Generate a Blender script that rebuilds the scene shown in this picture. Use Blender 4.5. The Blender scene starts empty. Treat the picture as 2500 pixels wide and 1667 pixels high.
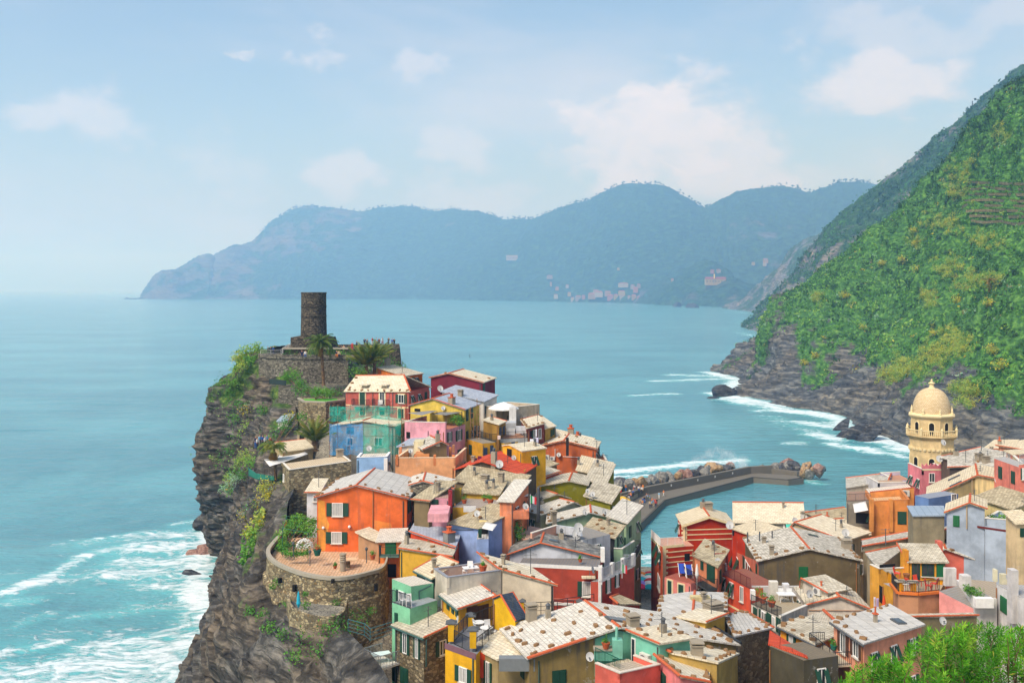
import bpy, bmesh, math, random
import numpy as np
from mathutils import Vector, Matrix
random.seed(7)
RNG = np.random.default_rng(11)
S = bpy.context.scene
COL = S.collection
R = math.radians
CAMZ, HOR, F = 53.0, 705.0, 2500.0      # camera height, horizon row and focal length in photograph pixels
cam = bpy.data.cameras.new('camera')
cam.sensor_width = 36.0; cam.lens = 36.0
cam.shift_y = -(833.5 - HOR) / 2500.0
cam.clip_start = 0.5; cam.clip_end = 60000
camo = bpy.data.objects.new('camera', cam); COL.objects.link(camo)
camo.location = (0, 0, CAMZ); camo.rotation_euler = (R(90), 0, 0)
S.camera = camo
SUN_EL, SUN_AZ = 50.0, -138.0            # azimuth measured clockwise from the view direction
w = bpy.data.worlds.new('World'); S.world = w; w.use_nodes = True
def N(nt, t, **kw):
    n = nt.nodes.new(t)
    for k, v in kw.items():
        if k.startswith('i_'):
            key = k[2:]
            n.inputs[int(key) if key.isdigit() else key.replace('_', ' ')].default_value = v
        else: setattr(n, k, v)
    return n
def L(nt, a, b, ao=0):
    nt.links.new(a.outputs[ao] if not hasattr(a, 'is_linked') else a, b)
nt = w.node_tree; nt.nodes.clear()
wo = N(nt, 'ShaderNodeOutputWorld'); bg = N(nt, 'ShaderNodeBackground'); bg.inputs[1].default_value = 0.118
sky = N(nt, 'ShaderNodeTexSky', sky_type='NISHITA', sun_disc=False, sun_elevation=R(SUN_EL), sun_rotation=R(SUN_AZ))
sky.air_density = 1.2; sky.dust_density = 2.6; sky.ozone_density = 2.0; sky.altitude = 50
tc = N(nt, 'ShaderNodeTexCoord')
def vmath(op, a, b=None):
    n = N(nt, 'ShaderNodeVectorMath', operation=op); L(nt, a, n.inputs[0])
    if b is not None:
        if isinstance(b, tuple): n.inputs[1].default_value = b
        else: L(nt, b, n.inputs[1])
    return n
def smath(op, a, b=None, clamp=False):
    n = N(nt, 'ShaderNodeMath', operation=op, use_clamp=clamp)
    for i, v in enumerate((a, b)):
        if v is None: continue
        if isinstance(v, (int, float)): n.inputs[i].default_value = v
        else: L(nt, v, n.inputs[i])
    return n
def maprange(nt, v, a, b, c=0.0, d=1.0, smooth=True):
    n = N(nt, 'ShaderNodeMapRange'); n.interpolation_type = 'SMOOTHSTEP' if smooth else 'LINEAR'
    L(nt, v, n.inputs[0])
    for i, x in enumerate((a, b, c, d)): n.inputs[i + 1].default_value = x
    return n
D = tc.outputs['Generated']
def cnoise(scale, detail, sc=(1, 1, 1), rough=.55, dist=0.0, off=(0,0,0)):
    m = N(nt, 'ShaderNodeMapping'); L(nt, D, m.inputs[0]); m.inputs['Scale'].default_value = sc; m.inputs['Location'].default_value = off
    n = N(nt, 'ShaderNodeTexNoise'); L(nt, m, n.inputs[0])
    n.inputs['Scale'].default_value = scale; n.inputs['Detail'].default_value = detail; n.inputs['Roughness'].default_value = rough; n.inputs['Distortion'].default_value = dist
    return n
veil = maprange(nt, cnoise(3.2, 7, (1, 1, 2.6), .55, .3), .42, .80, 0, .62)
fine = cnoise(16, 8, (1, 1, 1.5), .6, .2)
warp = cnoise(9, 5, (1, 1, 1.4), .6, 0.0, (3, 1, 2))
wv = vmath('SUBTRACT', warp.outputs['Color'], (.5, .5, .5)); wv = vmath('MULTIPLY', wv, (.16, .16, .13))
DW = vmath('ADD', D, wv.outputs[0])
CL = []
EDGE = smath('MULTIPLY', smath('SUBTRACT', .5, fine.outputs[0]), 1.7)
def cloud(px, py, rx, ry, a, lo=.3, hi=.95):
    d = Vector(((px - 1250) / F, 1, (HOR - py) / F)).normalized()
    v = vmath('SUBTRACT', DW, tuple(d)); v = vmath('MULTIPLY', v, (F / rx, F / rx, F / ry))
    ln = N(nt, 'ShaderNodeVectorMath', operation='LENGTH'); L(nt, v, ln.inputs[0])
    m = maprange(nt, smath('ADD', ln.outputs['Value'], EDGE), hi, lo, 0, a)
    CL.append(m)
for c in [(1610, 310, 300, 190, .85), (1500, 350, 210, 150, .8), (1760, 390, 280, 140, .7), (1590, 230, 150, 80, .9), (2180, 200, 300, 120, .75), (2300, 60, 380, 110, .45), (230, 300, 180, 120, .55), (40, 310, 110, 60, .5),
          (800, 140, 100, 65, .6), (1025, 160, 110, 60, .55), (575, 176, 70, 26, .6), (1220, 170, 60, 50, .4), (1060, 360, 170, 90, .5), (840, 430, 110, 70, .5), (560, 420, 150, 110, .35), (1150, 470, 220, 70, .4), (2000, 420, 200, 80, .4),
          (-600, 200, 500, 200, .6), (3200, 250, 700, 260, .6), (1250, -500, 800, 220, .4)]:
    cloud(*c)
acc = CL[0]
for m in CL[1:]: acc = smath('MAXIMUM', acc, m)
fn = maprange(nt, fine, .25, .62, .7, 1.0)
acc = smath('MULTIPLY', acc, fn)
tot = smath('MAXIMUM', acc, veil, True)
ccol = N(nt, 'ShaderNodeMix', data_type='RGBA')
L(nt, acc, ccol.inputs['Factor']); ccol.inputs['A'].default_value = (4.9, 4.8, 5.15, 1); ccol.inputs['B'].default_value = (6.0, 5.65, 5.8, 1)
mixc = N(nt, 'ShaderNodeMix', data_type='RGBA'); L(nt, tot, mixc.inputs['Factor']); L(nt, sky, mixc.inputs['A']); L(nt, ccol.outputs['Result'], mixc.inputs['B'])
L(nt, mixc.outputs['Result'], bg.inputs[0]); L(nt, bg, wo.inputs[0])
sl = bpy.data.lights.new('sun', 'SUN'); sl.energy = 2.8; sl.angle = R(18); sl.color = (1, .95, .88)
so = bpy.data.objects.new('sun', sl); COL.objects.link(so)
_d = Vector((math.sin(R(SUN_AZ)) * math.cos(R(SUN_EL)), math.cos(R(SUN_AZ)) * math.cos(R(SUN_EL)), math.sin(R(SUN_EL))))
so.rotation_euler = (-_d).to_track_quat('-Z', 'Y').to_euler(); so.location = (0, 0, 300)
S.view_settings.view_transform = 'Standard'; S.view_settings.look = 'None'; S.view_settings.gamma = 1; S.view_settings.exposure = 0.48
S.cycles.use_denoising = True; S.cycles.volume_bounces = 3; S.cycles.max_bounces = 6; S.cycles.transparent_max_bounces = 12
def P(px, py, Y):
    return Vector(((px - 1250) * Y / F, Y, CAMZ - (py - HOR) * Y / F))
def sea_pt(px, py):
    return P(px, py, CAMZ * F / (py - HOR))
def tag(o, label=None, cat=None, group=None, kind=None):
    if label: o['label'] = label
    if cat: o['category'] = cat
    if group: o['group'] = group
    if kind: o['kind'] = kind
    return o
def link(o, parent=None):
    COL.objects.link(o)
    if parent: o.parent = parent
    return o
def empty(name, loc=(0, 0, 0)):
    o = bpy.data.objects.new(name, None); o.location = loc; o.empty_display_size = .3
    return link(o)
def npmesh(name, V, Fq, mat=None, smooth=False, attrs=None, uv=None):
    me = bpy.data.meshes.new(name); V = np.asarray(V, np.float32); Fq = np.asarray(Fq, np.int32)
    n, k = Fq.shape
    me.vertices.add(len(V)); me.vertices.foreach_set('co', V.ravel())
    me.loops.add(n * k); me.loops.foreach_set('vertex_index', Fq.ravel())
    me.polygons.add(n); me.polygons.foreach_set('loop_start', np.arange(0, n * k, k, dtype=np.int32))
    if smooth: me.polygons.foreach_set('use_smooth', np.ones(n, bool))
    for an, av in (attrs or {}).items():
        a = me.attributes.new(an, 'FLOAT', 'POINT'); a.data.foreach_set('value', np.asarray(av, np.float32))
    me.update(calc_edges=True)
    if mat: me.materials.append(mat)
    return me
class MB:
    def __init__(s): s.v = []; s.f = []; s.uv = []
    def poly(s, pts, uv=None):
        i = len(s.v); s.v += [tuple(p) for p in pts]; s.f.append(tuple(range(i, i + len(pts))))
        if uv is None:
            p0 = Vector(pts[0]); n = Vector((0, 0, 0))
            for a in range(len(pts)):
                p, q = Vector(pts[a]), Vector(pts[(a + 1) % len(pts)])
                n += (p - p0).cross(q - p0)
            n = n.normalized() if n.length > 1e-9 else Vector((0, 0, 1))
            u = Vector((0, 0, 1)).cross(n)
            u = u.normalized() if u.length > 1e-3 else Vector((1, 0, 0))
            t = n.cross(u); uv = [(Vector(p).dot(u), Vector(p).dot(t)) for p in pts]
        s.uv += list(uv); return s
    def hexa(s, b, t):
        s.poly([b[3], b[2], b[1], b[0]]); s.poly(t)
        for i in range(4):
            j = (i + 1) % 4; s.poly([b[i], b[j], t[j], t[i]])
        return s
    def box(s, c, u, v, n, su, sv, sn):
        c = Vector(c); u = Vector(u) * su / 2; v = Vector(v) * sv / 2; n = Vector(n) * sn / 2
        return s.hexa([c - u - v - n, c + u - v - n, c + u + v - n, c - u + v - n], [c - u - v + n, c + u - v + n, c + u + v + n, c - u + v + n])
    def abox(s, x0, x1, y0, y1, z0, z1):
        return s.hexa([(x0, y0, z0), (x1, y0, z0), (x1, y1, z0), (x0, y1, z0)], [(x0, y0, z1), (x1, y0, z1), (x1, y1, z1), (x0, y1, z1)])
    def prism(s, pts, h):
        a = [Vector(p) for p in pts]; b = [p + Vector((0, 0, h)) for p in a]
        s.poly(b); s.poly(a[::-1])
        for i in range(len(a)):
            j = (i + 1) % len(a); s.poly([a[i], a[j], b[j], b[i]])
        return s
    def tube(s, pts, r, n=6, cap=True, r2=None):
        pts = [Vector(p) for p in pts]; m = len(pts); rings = []
        for k, p in enumerate(pts):
            t = (pts[min(k + 1, m - 1)] - pts[max(k - 1, 0)])
            t = t.normalized() if t.length > 1e-9 else Vector((0, 0, 1))
            a = t.cross(Vector((0, 0, 1))); a = a.normalized() if a.length > 1e-3 else Vector((1, 0, 0)); b = t.cross(a)
            rr = r if r2 is None else r + (r2 - r) * k / max(1, m - 1)
            if isinstance(r, (list, tuple)): rr = r[k]
            rings.append([p + a * (rr * math.cos(6.28318 * q / n)) + b * (rr * math.sin(6.28318 * q / n)) for q in range(n)])
        for k in range(m - 1):
            for q in range(n):
                q2 = (q + 1) % n; s.poly([rings[k][q], rings[k][q2], rings[k + 1][q2], rings[k + 1][q]])
        if cap: s.poly(rings[0][::-1]); s.poly(rings[-1])
        return s
    def lathe(s, c, prof, n=16, a0=0.0):
        c = Vector(c); rings = [[c + Vector((r * math.cos(a0 + 6.28318 * q / n), r * math.sin(a0 + 6.28318 * q / n), z)) for q in range(n)] for r, z in prof]
        for k in range(len(prof) - 1):
            for q in range(n):
                q2 = (q + 1) % n; s.poly([rings[k][q], rings[k][q2], rings[k + 1][q2], rings[k + 1][q]])
        s.poly(rings[0][::-1]); s.poly(rings[-1]); return s
    def mesh(s, name, mat, smooth=False, merge=False):
        me = bpy.data.meshes.new(name); me.from_pydata(s.v, [], s.f)
        ul = me.uv_layers.new(name='UVMap'); ul.data.foreach_set('uv', np.array(s.uv, np.float32).ravel())
        if mat: me.materials.append(mat)
        if merge:
            b = bmesh.new(); b.from_mesh(me); bmesh.ops.remove_doubles(b, verts=b.verts, dist=.0005); b.to_mesh(me); b.free()
        if smooth: me.polygons.foreach_set('use_smooth', np.ones(len(me.polygons), bool))
        me.update(); return me
    def build(s, name, mat, parent=None, smooth=False, merge=False):
        if not s.f: return None
        o = bpy.data.objects.new(name, s.mesh(name, mat, smooth, merge)); link(o, parent)
        if parent is not None and parent.location.length > 0:
            o.location = -parent.location if parent.parent is None else o.location
        return o
def vnoise(p, seed=0):
    i = np.floor(p).astype(np.int64); f = p - i; u = f * f * (3 - 2 * f)
    def h(dx, dy, dz):
        k = ((i[:, 0] + dx) * 374761393 + (i[:, 1] + dy) * 668265263 + (i[:, 2] + dz) * 1442695041 + seed * 974711) & 0xffffffff
        k = ((k ^ (k >> 13)) * 1274126177) & 0xffffffff
        return ((k ^ (k >> 16)) & 0xffff) / 65535.0
    def lx(dy, dz): return h(0, dy, dz) * (1 - u[:, 0]) + h(1, dy, dz) * u[:, 0]
    def ly(dz): return lx(0, dz) * (1 - u[:, 1]) + lx(1, dz) * u[:, 1]
    return ly(0) * (1 - u[:, 2]) + ly(1) * u[:, 2]
def fbm(p, scale, octv=4, seed=0, gain=.5):
    p = np.asarray(p, float) / scale; a, s, t = 1.0, 0, 0
    for o in range(octv):
        s = s + a * (vnoise(p, seed + o * 17) * 2 - 1); t += a; a *= gain; p = p * 2.03 + 7.1
    return s / t
def ridged(p, scale, octv=4, seed=0):
    p = np.asarray(p, float) / scale; a, s, t = 1.0, 0, 0
    for o in range(octv):
        s = s + a * (1 - np.abs(vnoise(p, seed + o * 13) * 2 - 1)); t += a; a *= .5; p = p * 2.1 + 3.7
    return s / t
def resample(pts, n, smooth=True):
    pts = np.asarray(pts, float); d = np.r_[0, np.cumsum(np.linalg.norm(np.diff(pts, axis=0), axis=1) + 1e-6)]; t = np.linspace(0, d[-1], n)
    if not smooth: return np.stack([np.interp(t, d, pts[:, c]) for c in range(3)], 1)
    i = np.clip(np.searchsorted(d, t, side='right') - 1, 0, len(pts) - 2); f = ((t - d[i]) / (d[i + 1] - d[i]))[:, None]
    p0, p1, p2, p3 = pts[np.maximum(i - 1, 0)], pts[i], pts[i + 1], pts[np.minimum(i + 2, len(pts) - 1)]
    m1, m2 = (p2 - p0) * .5, (p3 - p1) * .5
    return (2 * f**3 - 3 * f**2 + 1) * p1 + (f**3 - 2 * f**2 + f) * m1 + (-2 * f**3 + 3 * f**2) * p2 + (f**3 - f**2) * m2
def loft(stations, nu, nv):
    G = np.stack([resample(s, nv) for s in stations])
    G = np.stack([resample_idx(G[:, j], nu) for j in range(nv)], 1)
    return G
def resample_idx(pts, n):
    k = len(pts); t = np.linspace(0, k - 1, n); i = np.clip(np.floor(t).astype(int), 0, k - 2); f = (t - i)[:, None]
    p0, p1, p2, p3 = pts[np.maximum(i - 1, 0)], pts[i], pts[i + 1], pts[np.minimum(i + 2, k - 1)]
    m1, m2 = (p2 - p0) * .5, (p3 - p1) * .5
    return (2 * f**3 - 3 * f**2 + 1) * p1 + (f**3 - 2 * f**2 + f) * m1 + (-2 * f**3 + 3 * f**2) * p2 + (f**3 - f**2) * m2
def gnormals(G):
    a = np.gradient(G, axis=0); b = np.gradient(G, axis=1); n = np.cross(a, b); n /= np.linalg.norm(n, axis=2, keepdims=True) + 1e-9
    return n
def gridmesh(name, G, mat, smooth=True, attrs=None, flip=False):
    nu, nv = G.shape[:2]; idx = np.arange(nu * nv).reshape(nu, nv)
    q = np.stack([idx[:-1, :-1], idx[1:, :-1], idx[1:, 1:], idx[:-1, 1:]], -1).reshape(-1, 4)
    if flip: q = q[:, ::-1]
    return npmesh(name, G.reshape(-1, 3), q, mat, smooth, attrs)
MATS = {}
def new_mat(name):
    m = bpy.data.materials.new(name); m.use_nodes = True
    nt = m.node_tree; b = nt.nodes['Principled BSDF']; b.inputs['Specular IOR Level'].default_value = .3
    return m, nt, b
def rgb(h, g=1.0):
    h = h.lstrip('#'); c = [int(h[i:i + 2], 16) / 255 for i in (0, 2, 4)]
    return tuple(((x / 12.92) if x < .04045 else ((x + .055) / 1.055) ** 2.4) * g for x in c) + (1,)
def tex(nt, t, vec, **kw):
    n = N(nt, t, **kw)
    if vec is not None: L(nt, vec, n.inputs['Vector'])
    return n
def mapping(nt, src, sc=(1, 1, 1), rot=(0, 0, 0)):
    m = N(nt, 'ShaderNodeMapping'); L(nt, src, m.inputs[0]); m.inputs['Scale'].default_value = sc; m.inputs['Rotation'].default_value = rot
    return m.outputs[0]
def ramp(nt, fac, stops):
    r = N(nt, 'ShaderNodeValToRGB'); L(nt, fac, r.inputs[0]); e = r.color_ramp.elements
    while len(e) < len(stops): e.new(.5)
    for x, (p, c) in zip(e, stops): x.position = p; x.color = c if len(c) == 4 else tuple(c) + (1,)
    return r.outputs[0]
def mix(nt, fac, a, b, mode='MIX'):
    n = N(nt, 'ShaderNodeMix', data_type='RGBA', blend_type=mode)
    for key, v in (('Factor', fac), ('A', a), ('B', b)):
        if isinstance(v, (int, float)): n.inputs[key].default_value = v
        elif isinstance(v, tuple): n.inputs[key].default_value = v
        else: L(nt, v, n.inputs[key])
    return n.outputs['Result']
def bump(nt, b, h, strength=.4, dist=.05):
    n = N(nt, 'ShaderNodeBump'); n.inputs['Strength'].default_value = strength; n.inputs['Distance'].default_value = dist
    L(nt, h, n.inputs['Height']); L(nt, n.outputs[0], b.inputs['Normal'])
def wpos(nt):
    return N(nt, 'ShaderNodeNewGeometry').outputs['Position']
def uvco(nt):
    return N(nt, 'ShaderNodeTexCoord').outputs['UV']
def mulc(c, k): return (min(1, c[0] * k), min(1, c[1] * k), min(1, c[2] * k), 1)
def plain(key, col, rough=.7, metal=0.0, spec=.3):
    if key in MATS: return MATS[key]
    m, nt, b = new_mat(key); c = rgb(col) if isinstance(col, str) else col
    n = tex(nt, 'ShaderNodeTexNoise', wpos(nt)); n.inputs['Scale'].default_value = 3.1; n.inputs['Detail'].default_value = 5
    L(nt, mix(nt, n.outputs[0], mulc(c, .78), mulc(c, 1.18)), b.inputs['Base Color'])
    b.inputs['Roughness'].default_value = rough; b.inputs['Metallic'].default_value = metal; b.inputs['Specular IOR Level'].default_value = spec
    MATS[key] = m; return m
def stucco(col, dirt=.35):
    key = 'stucco_%s_%d' % (col.lstrip('#'), int(dirt * 100))
    if key in MATS: return MATS[key]
    m, nt, b = new_mat(key); c = rgb(col, .92); k = sum(c[:3]) / 3; c = tuple(max(0, k + (x - k) * 1.03) for x in c[:3]) + (1,); dirt = dirt * 1.3 + .06; p = wpos(nt)
    n1 = tex(nt, 'ShaderNodeTexNoise', p); n1.inputs['Scale'].default_value = .55; n1.inputs['Detail'].default_value = 7; n1.inputs['Roughness'].default_value = .62
    base = mix(nt, maprange(nt, n1, .32, .68).outputs[0], mulc(c, .74), mulc(c, 1.12))
    n2 = tex(nt, 'ShaderNodeTexNoise', mapping(nt, p, (1.6, 1.6, .16))); n2.inputs['Scale'].default_value = 1.5; n2.inputs['Detail'].default_value = 6
    n3 = tex(nt, 'ShaderNodeTexNoise', p); n3.inputs['Scale'].default_value = .23; n3.inputs['Detail'].default_value = 5
    st = smath2(nt, 'MULTIPLY', maprange(nt, n2, .46, .78).outputs[0], maprange(nt, n3, .36, .7).outputs[0])
    base = mix(nt, smath2(nt, 'MULTIPLY', st, dirt * 1.8), base, tuple(x * .34 + .05 for x in c[:3]) + (1,))
    n4 = tex(nt, 'ShaderNodeTexNoise', p); n4.inputs['Scale'].default_value = .8; n4.inputs['Detail'].default_value = 8; n4.inputs['Roughness'].default_value = .7
    base = mix(nt, smath2(nt, 'MULTIPLY', maprange(nt, n4, .60, .68).outputs[0], dirt * .8), base, tuple(.55 * x + .24 for x in c[:3]) + (1,))
    L(nt, base, b.inputs['Base Color']); b.inputs['Roughness'].default_value = .92; b.inputs['Specular IOR Level'].default_value = .12
    nb = tex(nt, 'ShaderNodeTexNoise', p); nb.inputs['Scale'].default_value = 9; nb.inputs['Detail'].default_value = 8
    bump(nt, b, nb, .35, .03)
    MATS[key] = m; return m
def smath2(nt, op, a, b=None, clamp=False):
    n = N(nt, 'ShaderNodeMath', operation=op, use_clamp=clamp)
    for i, v in enumerate((a, b)):
        if v is None: continue
        if isinstance(v, (int, float)): n.inputs[i].default_value = v
        else: L(nt, v, n.inputs[i])
    return n.outputs[0]
def slate(key, c1, c2, line, bw=.42, rh=.30, lichen=.3, mortar=.018, off=.5):
    if key in MATS: return MATS[key]
    m, nt, b = new_mat('roof_' + key); u = uvco(nt); p = wpos(nt); c1, c2, line = rgb(c1), rgb(c2), rgb(line)
    w_ = tex(nt, 'ShaderNodeTexNoise', p); w_.inputs['Scale'].default_value = 1.3; w_.inputs['Detail'].default_value = 3
    wv = N(nt, 'ShaderNodeVectorMath', operation='MULTIPLY_ADD'); L(nt, w_.outputs['Color'], wv.inputs[0]); wv.inputs[1].default_value = (.08, .05, 0); L(nt, u, wv.inputs[2])
    br = tex(nt, 'ShaderNodeTexBrick', wv.outputs[0]); br.offset = off
    for k, v in (('Color1', c1), ('Color2', c2), ('Mortar', line)): br.inputs[k].default_value = v
    for k, v in (('Scale', 1), ('Mortar Size', mortar), ('Mortar Smooth', .35), ('Bias', 0), ('Brick Width', bw), ('Row Height', rh)): br.inputs[k].default_value = v
    n1 = tex(nt, 'ShaderNodeTexNoise', p); n1.inputs['Scale'].default_value = .5; n1.inputs['Detail'].default_value = 8; n1.inputs['Roughness'].default_value = .65
    n2 = tex(nt, 'ShaderNodeTexNoise', p); n2.inputs['Scale'].default_value = 4.2; n2.inputs['Detail'].default_value = 7; n2.inputs['Roughness'].default_value = .7
    base = mix(nt, maprange(nt, n2, .35, .7).outputs[0], br.outputs[0], mix(nt, 1.0, br.outputs[0], (1.16, 1.14, 1.08, 1), 'MULTIPLY'))
    base = mix(nt, smath2(nt, 'MULTIPLY', maprange(nt, n1, .47, .72).outputs[0], lichen * 1.5, True), base, mulc(line, 1.25))
    sp = tex(nt, 'ShaderNodeTexNoise', p); sp.inputs['Scale'].default_value = 11; sp.inputs['Detail'].default_value = 4
    base = mix(nt, smath2(nt, 'MULTIPLY', maprange(nt, sp, .6, .75).outputs[0], lichen * .6), base, mulc(line, .8))
    L(nt, base, b.inputs['Base Color']); b.inputs['Roughness'].default_value = .85; b.inputs['Specular IOR Level'].default_value = .2
    h = smath2(nt, 'ADD', smath2(nt, 'MULTIPLY', br.outputs['Fac'], -1.0), smath2(nt, 'MULTIPLY', n2.outputs[0], .8))
    bump(nt, b, h, .7, .05)
    MATS[key] = m; return m
def masonry(key, cols, mort, size=.36, bstr=.9):
    if key in MATS: return MATS[key]
    m, nt, b = new_mat('masonry_' + key); p = wpos(nt)
    w_ = tex(nt, 'ShaderNodeTexNoise', p); w_.inputs['Scale'].default_value = 2.2; w_.inputs['Detail'].default_value = 2
    wv = N(nt, 'ShaderNodeVectorMath', operation='MULTIPLY_ADD'); L(nt, w_.outputs['Color'], wv.inputs[0]); wv.inputs[1].default_value = (.25, .25, .12); L(nt, p, wv.inputs[2])
    pm = mapping(nt, wv.outputs[0], (1 / size, 1 / size, 1.7 / size))
    v = tex(nt, 'ShaderNodeTexVoronoi', pm, feature='F1'); v.inputs['Scale'].default_value = 1
    e = tex(nt, 'ShaderNodeTexVoronoi', pm, feature='DISTANCE_TO_EDGE'); e.inputs['Scale'].default_value = 1
    sep = N(nt, 'ShaderNodeSeparateColor'); L(nt, v.outputs['Color'], sep.inputs[0])
    k = len(cols); c = ramp(nt, sep.outputs[0], [((i + .5) / k, rgb(x)) for i, x in enumerate(cols)])
    n1 = tex(nt, 'ShaderNodeTexNoise', p); n1.inputs['Scale'].default_value = .5; n1.inputs['Detail'].default_value = 7; n1.inputs['Roughness'].default_value = .65
    jm = maprange(nt, e.outputs['Distance'], .02, .10)
    base = mix(nt, jm.outputs[0], rgb(mort), c)
    base = mix(nt, maprange(nt, n1, .45, .75, 0, .5).outputs[0], base, mulc(rgb(mort), .7))
    n2 = tex(nt, 'ShaderNodeTexNoise', p); n2.inputs['Scale'].default_value = 6; n2.inputs['Detail'].default_value = 6
    base = mix(nt, n2.outputs[0], mix(nt, 1.0, base, (.75, .75, .75, 1), 'MULTIPLY'), mix(nt, 1.0, base, (1.3, 1.28, 1.22, 1), 'MULTIPLY'))
    L(nt, base, b.inputs['Base Color']); b.inputs['Roughness'].default_value = .95; b.inputs['Specular IOR Level'].default_value = .1
    bump(nt, b, smath2(nt, 'ADD', jm.outputs[0], smath2(nt, 'MULTIPLY', n2.outputs[0], .7)), bstr, .09)
    MATS[key] = m; return m
def rock(key, dark, mid, light, sc=1.0, green=None, tilt=(.5, .25, 0), moss=0.0):
    if key in MATS: return MATS[key]
    m, nt, b = new_mat('rock_' + key); p = wpos(nt)
    w_ = tex(nt, 'ShaderNodeTexNoise', p); w_.inputs['Scale'].default_value = .12 * sc; w_.inputs['Detail'].default_value = 4
    wv = N(nt, 'ShaderNodeVectorMath', operation='MULTIPLY_ADD'); L(nt, w_.outputs['Color'], wv.inputs[0]); wv.inputs[1].default_value = (2.6 / sc,) * 3; L(nt, p, wv.inputs[2])
    pm = mapping(nt, wv.outputs[0], (.13 * sc, .13 * sc, 1.5 * sc), tilt)
    n1 = tex(nt, 'ShaderNodeTexNoise', pm); n1.inputs['Scale'].default_value = 1; n1.inputs['Detail'].default_value = 9; n1.inputs['Roughness'].default_value = .62
    n2 = tex(nt, 'ShaderNodeTexNoise', p); n2.inputs['Scale'].default_value = .5 * sc; n2.inputs['Detail'].default_value = 9; n2.inputs['Roughness'].default_value = .66
    n3 = tex(nt, 'ShaderNodeTexNoise', p); n3.inputs['Scale'].default_value = .09 * sc; n3.inputs['Detail'].default_value = 5
    f = smath2(nt, 'ADD', smath2(nt, 'MULTIPLY', n1.outputs[0], .62), smath2(nt, 'MULTIPLY', n2.outputs[0], .38))
    c = ramp(nt, f, [(.36, rgb(dark)), (.49, rgb(mid)), (.64, rgb(light)), (.75, mulc(rgb(light), 1.35))])
    c = mix(nt, maprange(nt, n3, .40, .62, 0, .75).outputs[0], c, mix(nt, 1.0, c, (1.25, 1.04, .8, 1), 'MULTIPLY')); vo = tex(nt, 'ShaderNodeTexVoronoi', mapping(nt, wv.outputs[0], (.11 * sc, .11 * sc, .5 * sc), tilt), feature='DISTANCE_TO_EDGE'); vo.inputs['Scale'].default_value = 1.3; cr = maprange(nt, vo.outputs['Distance'], .0, .09); c = mix(nt, cr.outputs[0], mix(nt, 1.0, c, (.72, .72, .74, 1), 'MULTIPLY'), c); f = smath2(nt, 'ADD', f, smath2(nt, 'MULTIPLY', cr.outputs[0], .10))
    if green:
        g = N(nt, 'ShaderNodeAttribute'); g.attribute_name = 'green'
        n4 = tex(nt, 'ShaderNodeTexNoise', p); n4.inputs['Scale'].default_value = .25 * sc; n4.inputs['Detail'].default_value = 7
        n5 = tex(nt, 'ShaderNodeTexNoise', p); n5.inputs['Scale'].default_value = .9 * sc; n5.inputs['Detail'].default_value = 6
        gm = maprange(nt, smath2(nt, 'ADD', g.outputs['Fac'], smath2(nt, 'MULTIPLY', smath2(nt, 'SUBTRACT', n4.outputs[0], .5), 1.3)), .42, .62)
        gc = ramp(nt, n5.outputs[0], [(.3, rgb(green[0])), (.5, rgb(green[1])), (.68, rgb(green[2]))])
        c = mix(nt, gm.outputs[0], c, gc)
    L(nt, c, b.inputs['Base Color']); b.inputs['Roughness'].default_value = .9; b.inputs['Specular IOR Level'].default_value = .2
    bump(nt, b, f, 1.0, .9 / sc)
    MATS[key] = m; return m
def leafmat(key, stops, trans=.25):
    if key in MATS: return MATS[key]
    m, nt, b = new_mat('leaf_' + key); a = N(nt, 'ShaderNodeAttribute'); a.attribute_name = 'tint'
    c = ramp(nt, a.outputs['Fac'], [(p, rgb(x)) for p, x in stops])
    n = tex(nt, 'ShaderNodeTexNoise', wpos(nt)); n.inputs['Scale'].default_value = 1.7; n.inputs['Detail'].default_value = 4
    c = mix(nt, n.outputs[0], mix(nt, 1.0, c, (.62, .66, .6, 1), 'MULTIPLY'), mix(nt, 1.0, c, (1.35, 1.3, 1.2, 1), 'MULTIPLY'))
    L(nt, c, b.inputs['Base Color']); b.inputs['Roughness'].default_value = .6; b.inputs['Specular IOR Level'].default_value = .25
    tr = N(nt, 'ShaderNodeBsdfTranslucent'); L(nt, mix(nt, 1.0, c, (1.2, 1.25, .6, 1), 'MULTIPLY'), tr.inputs[0])
    ms = N(nt, 'ShaderNodeMixShader'); ms.inputs[0].default_value = trans; L(nt, b, ms.inputs[1]); L(nt, tr, ms.inputs[2])
    L(nt, ms, nt.nodes['Material Output'].inputs['Surface'])
    MATS[key] = m; return m
SHRUB = leafmat('shrub', [(0, '203B1D'), (.22, '346226'), (.45, '5A9438'), (.6, '84AE48'), (.72, 'A8B45C'), (.82, 'D0C028'), (.9, '7A6644'), (1, '9CC4AC')])
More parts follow.
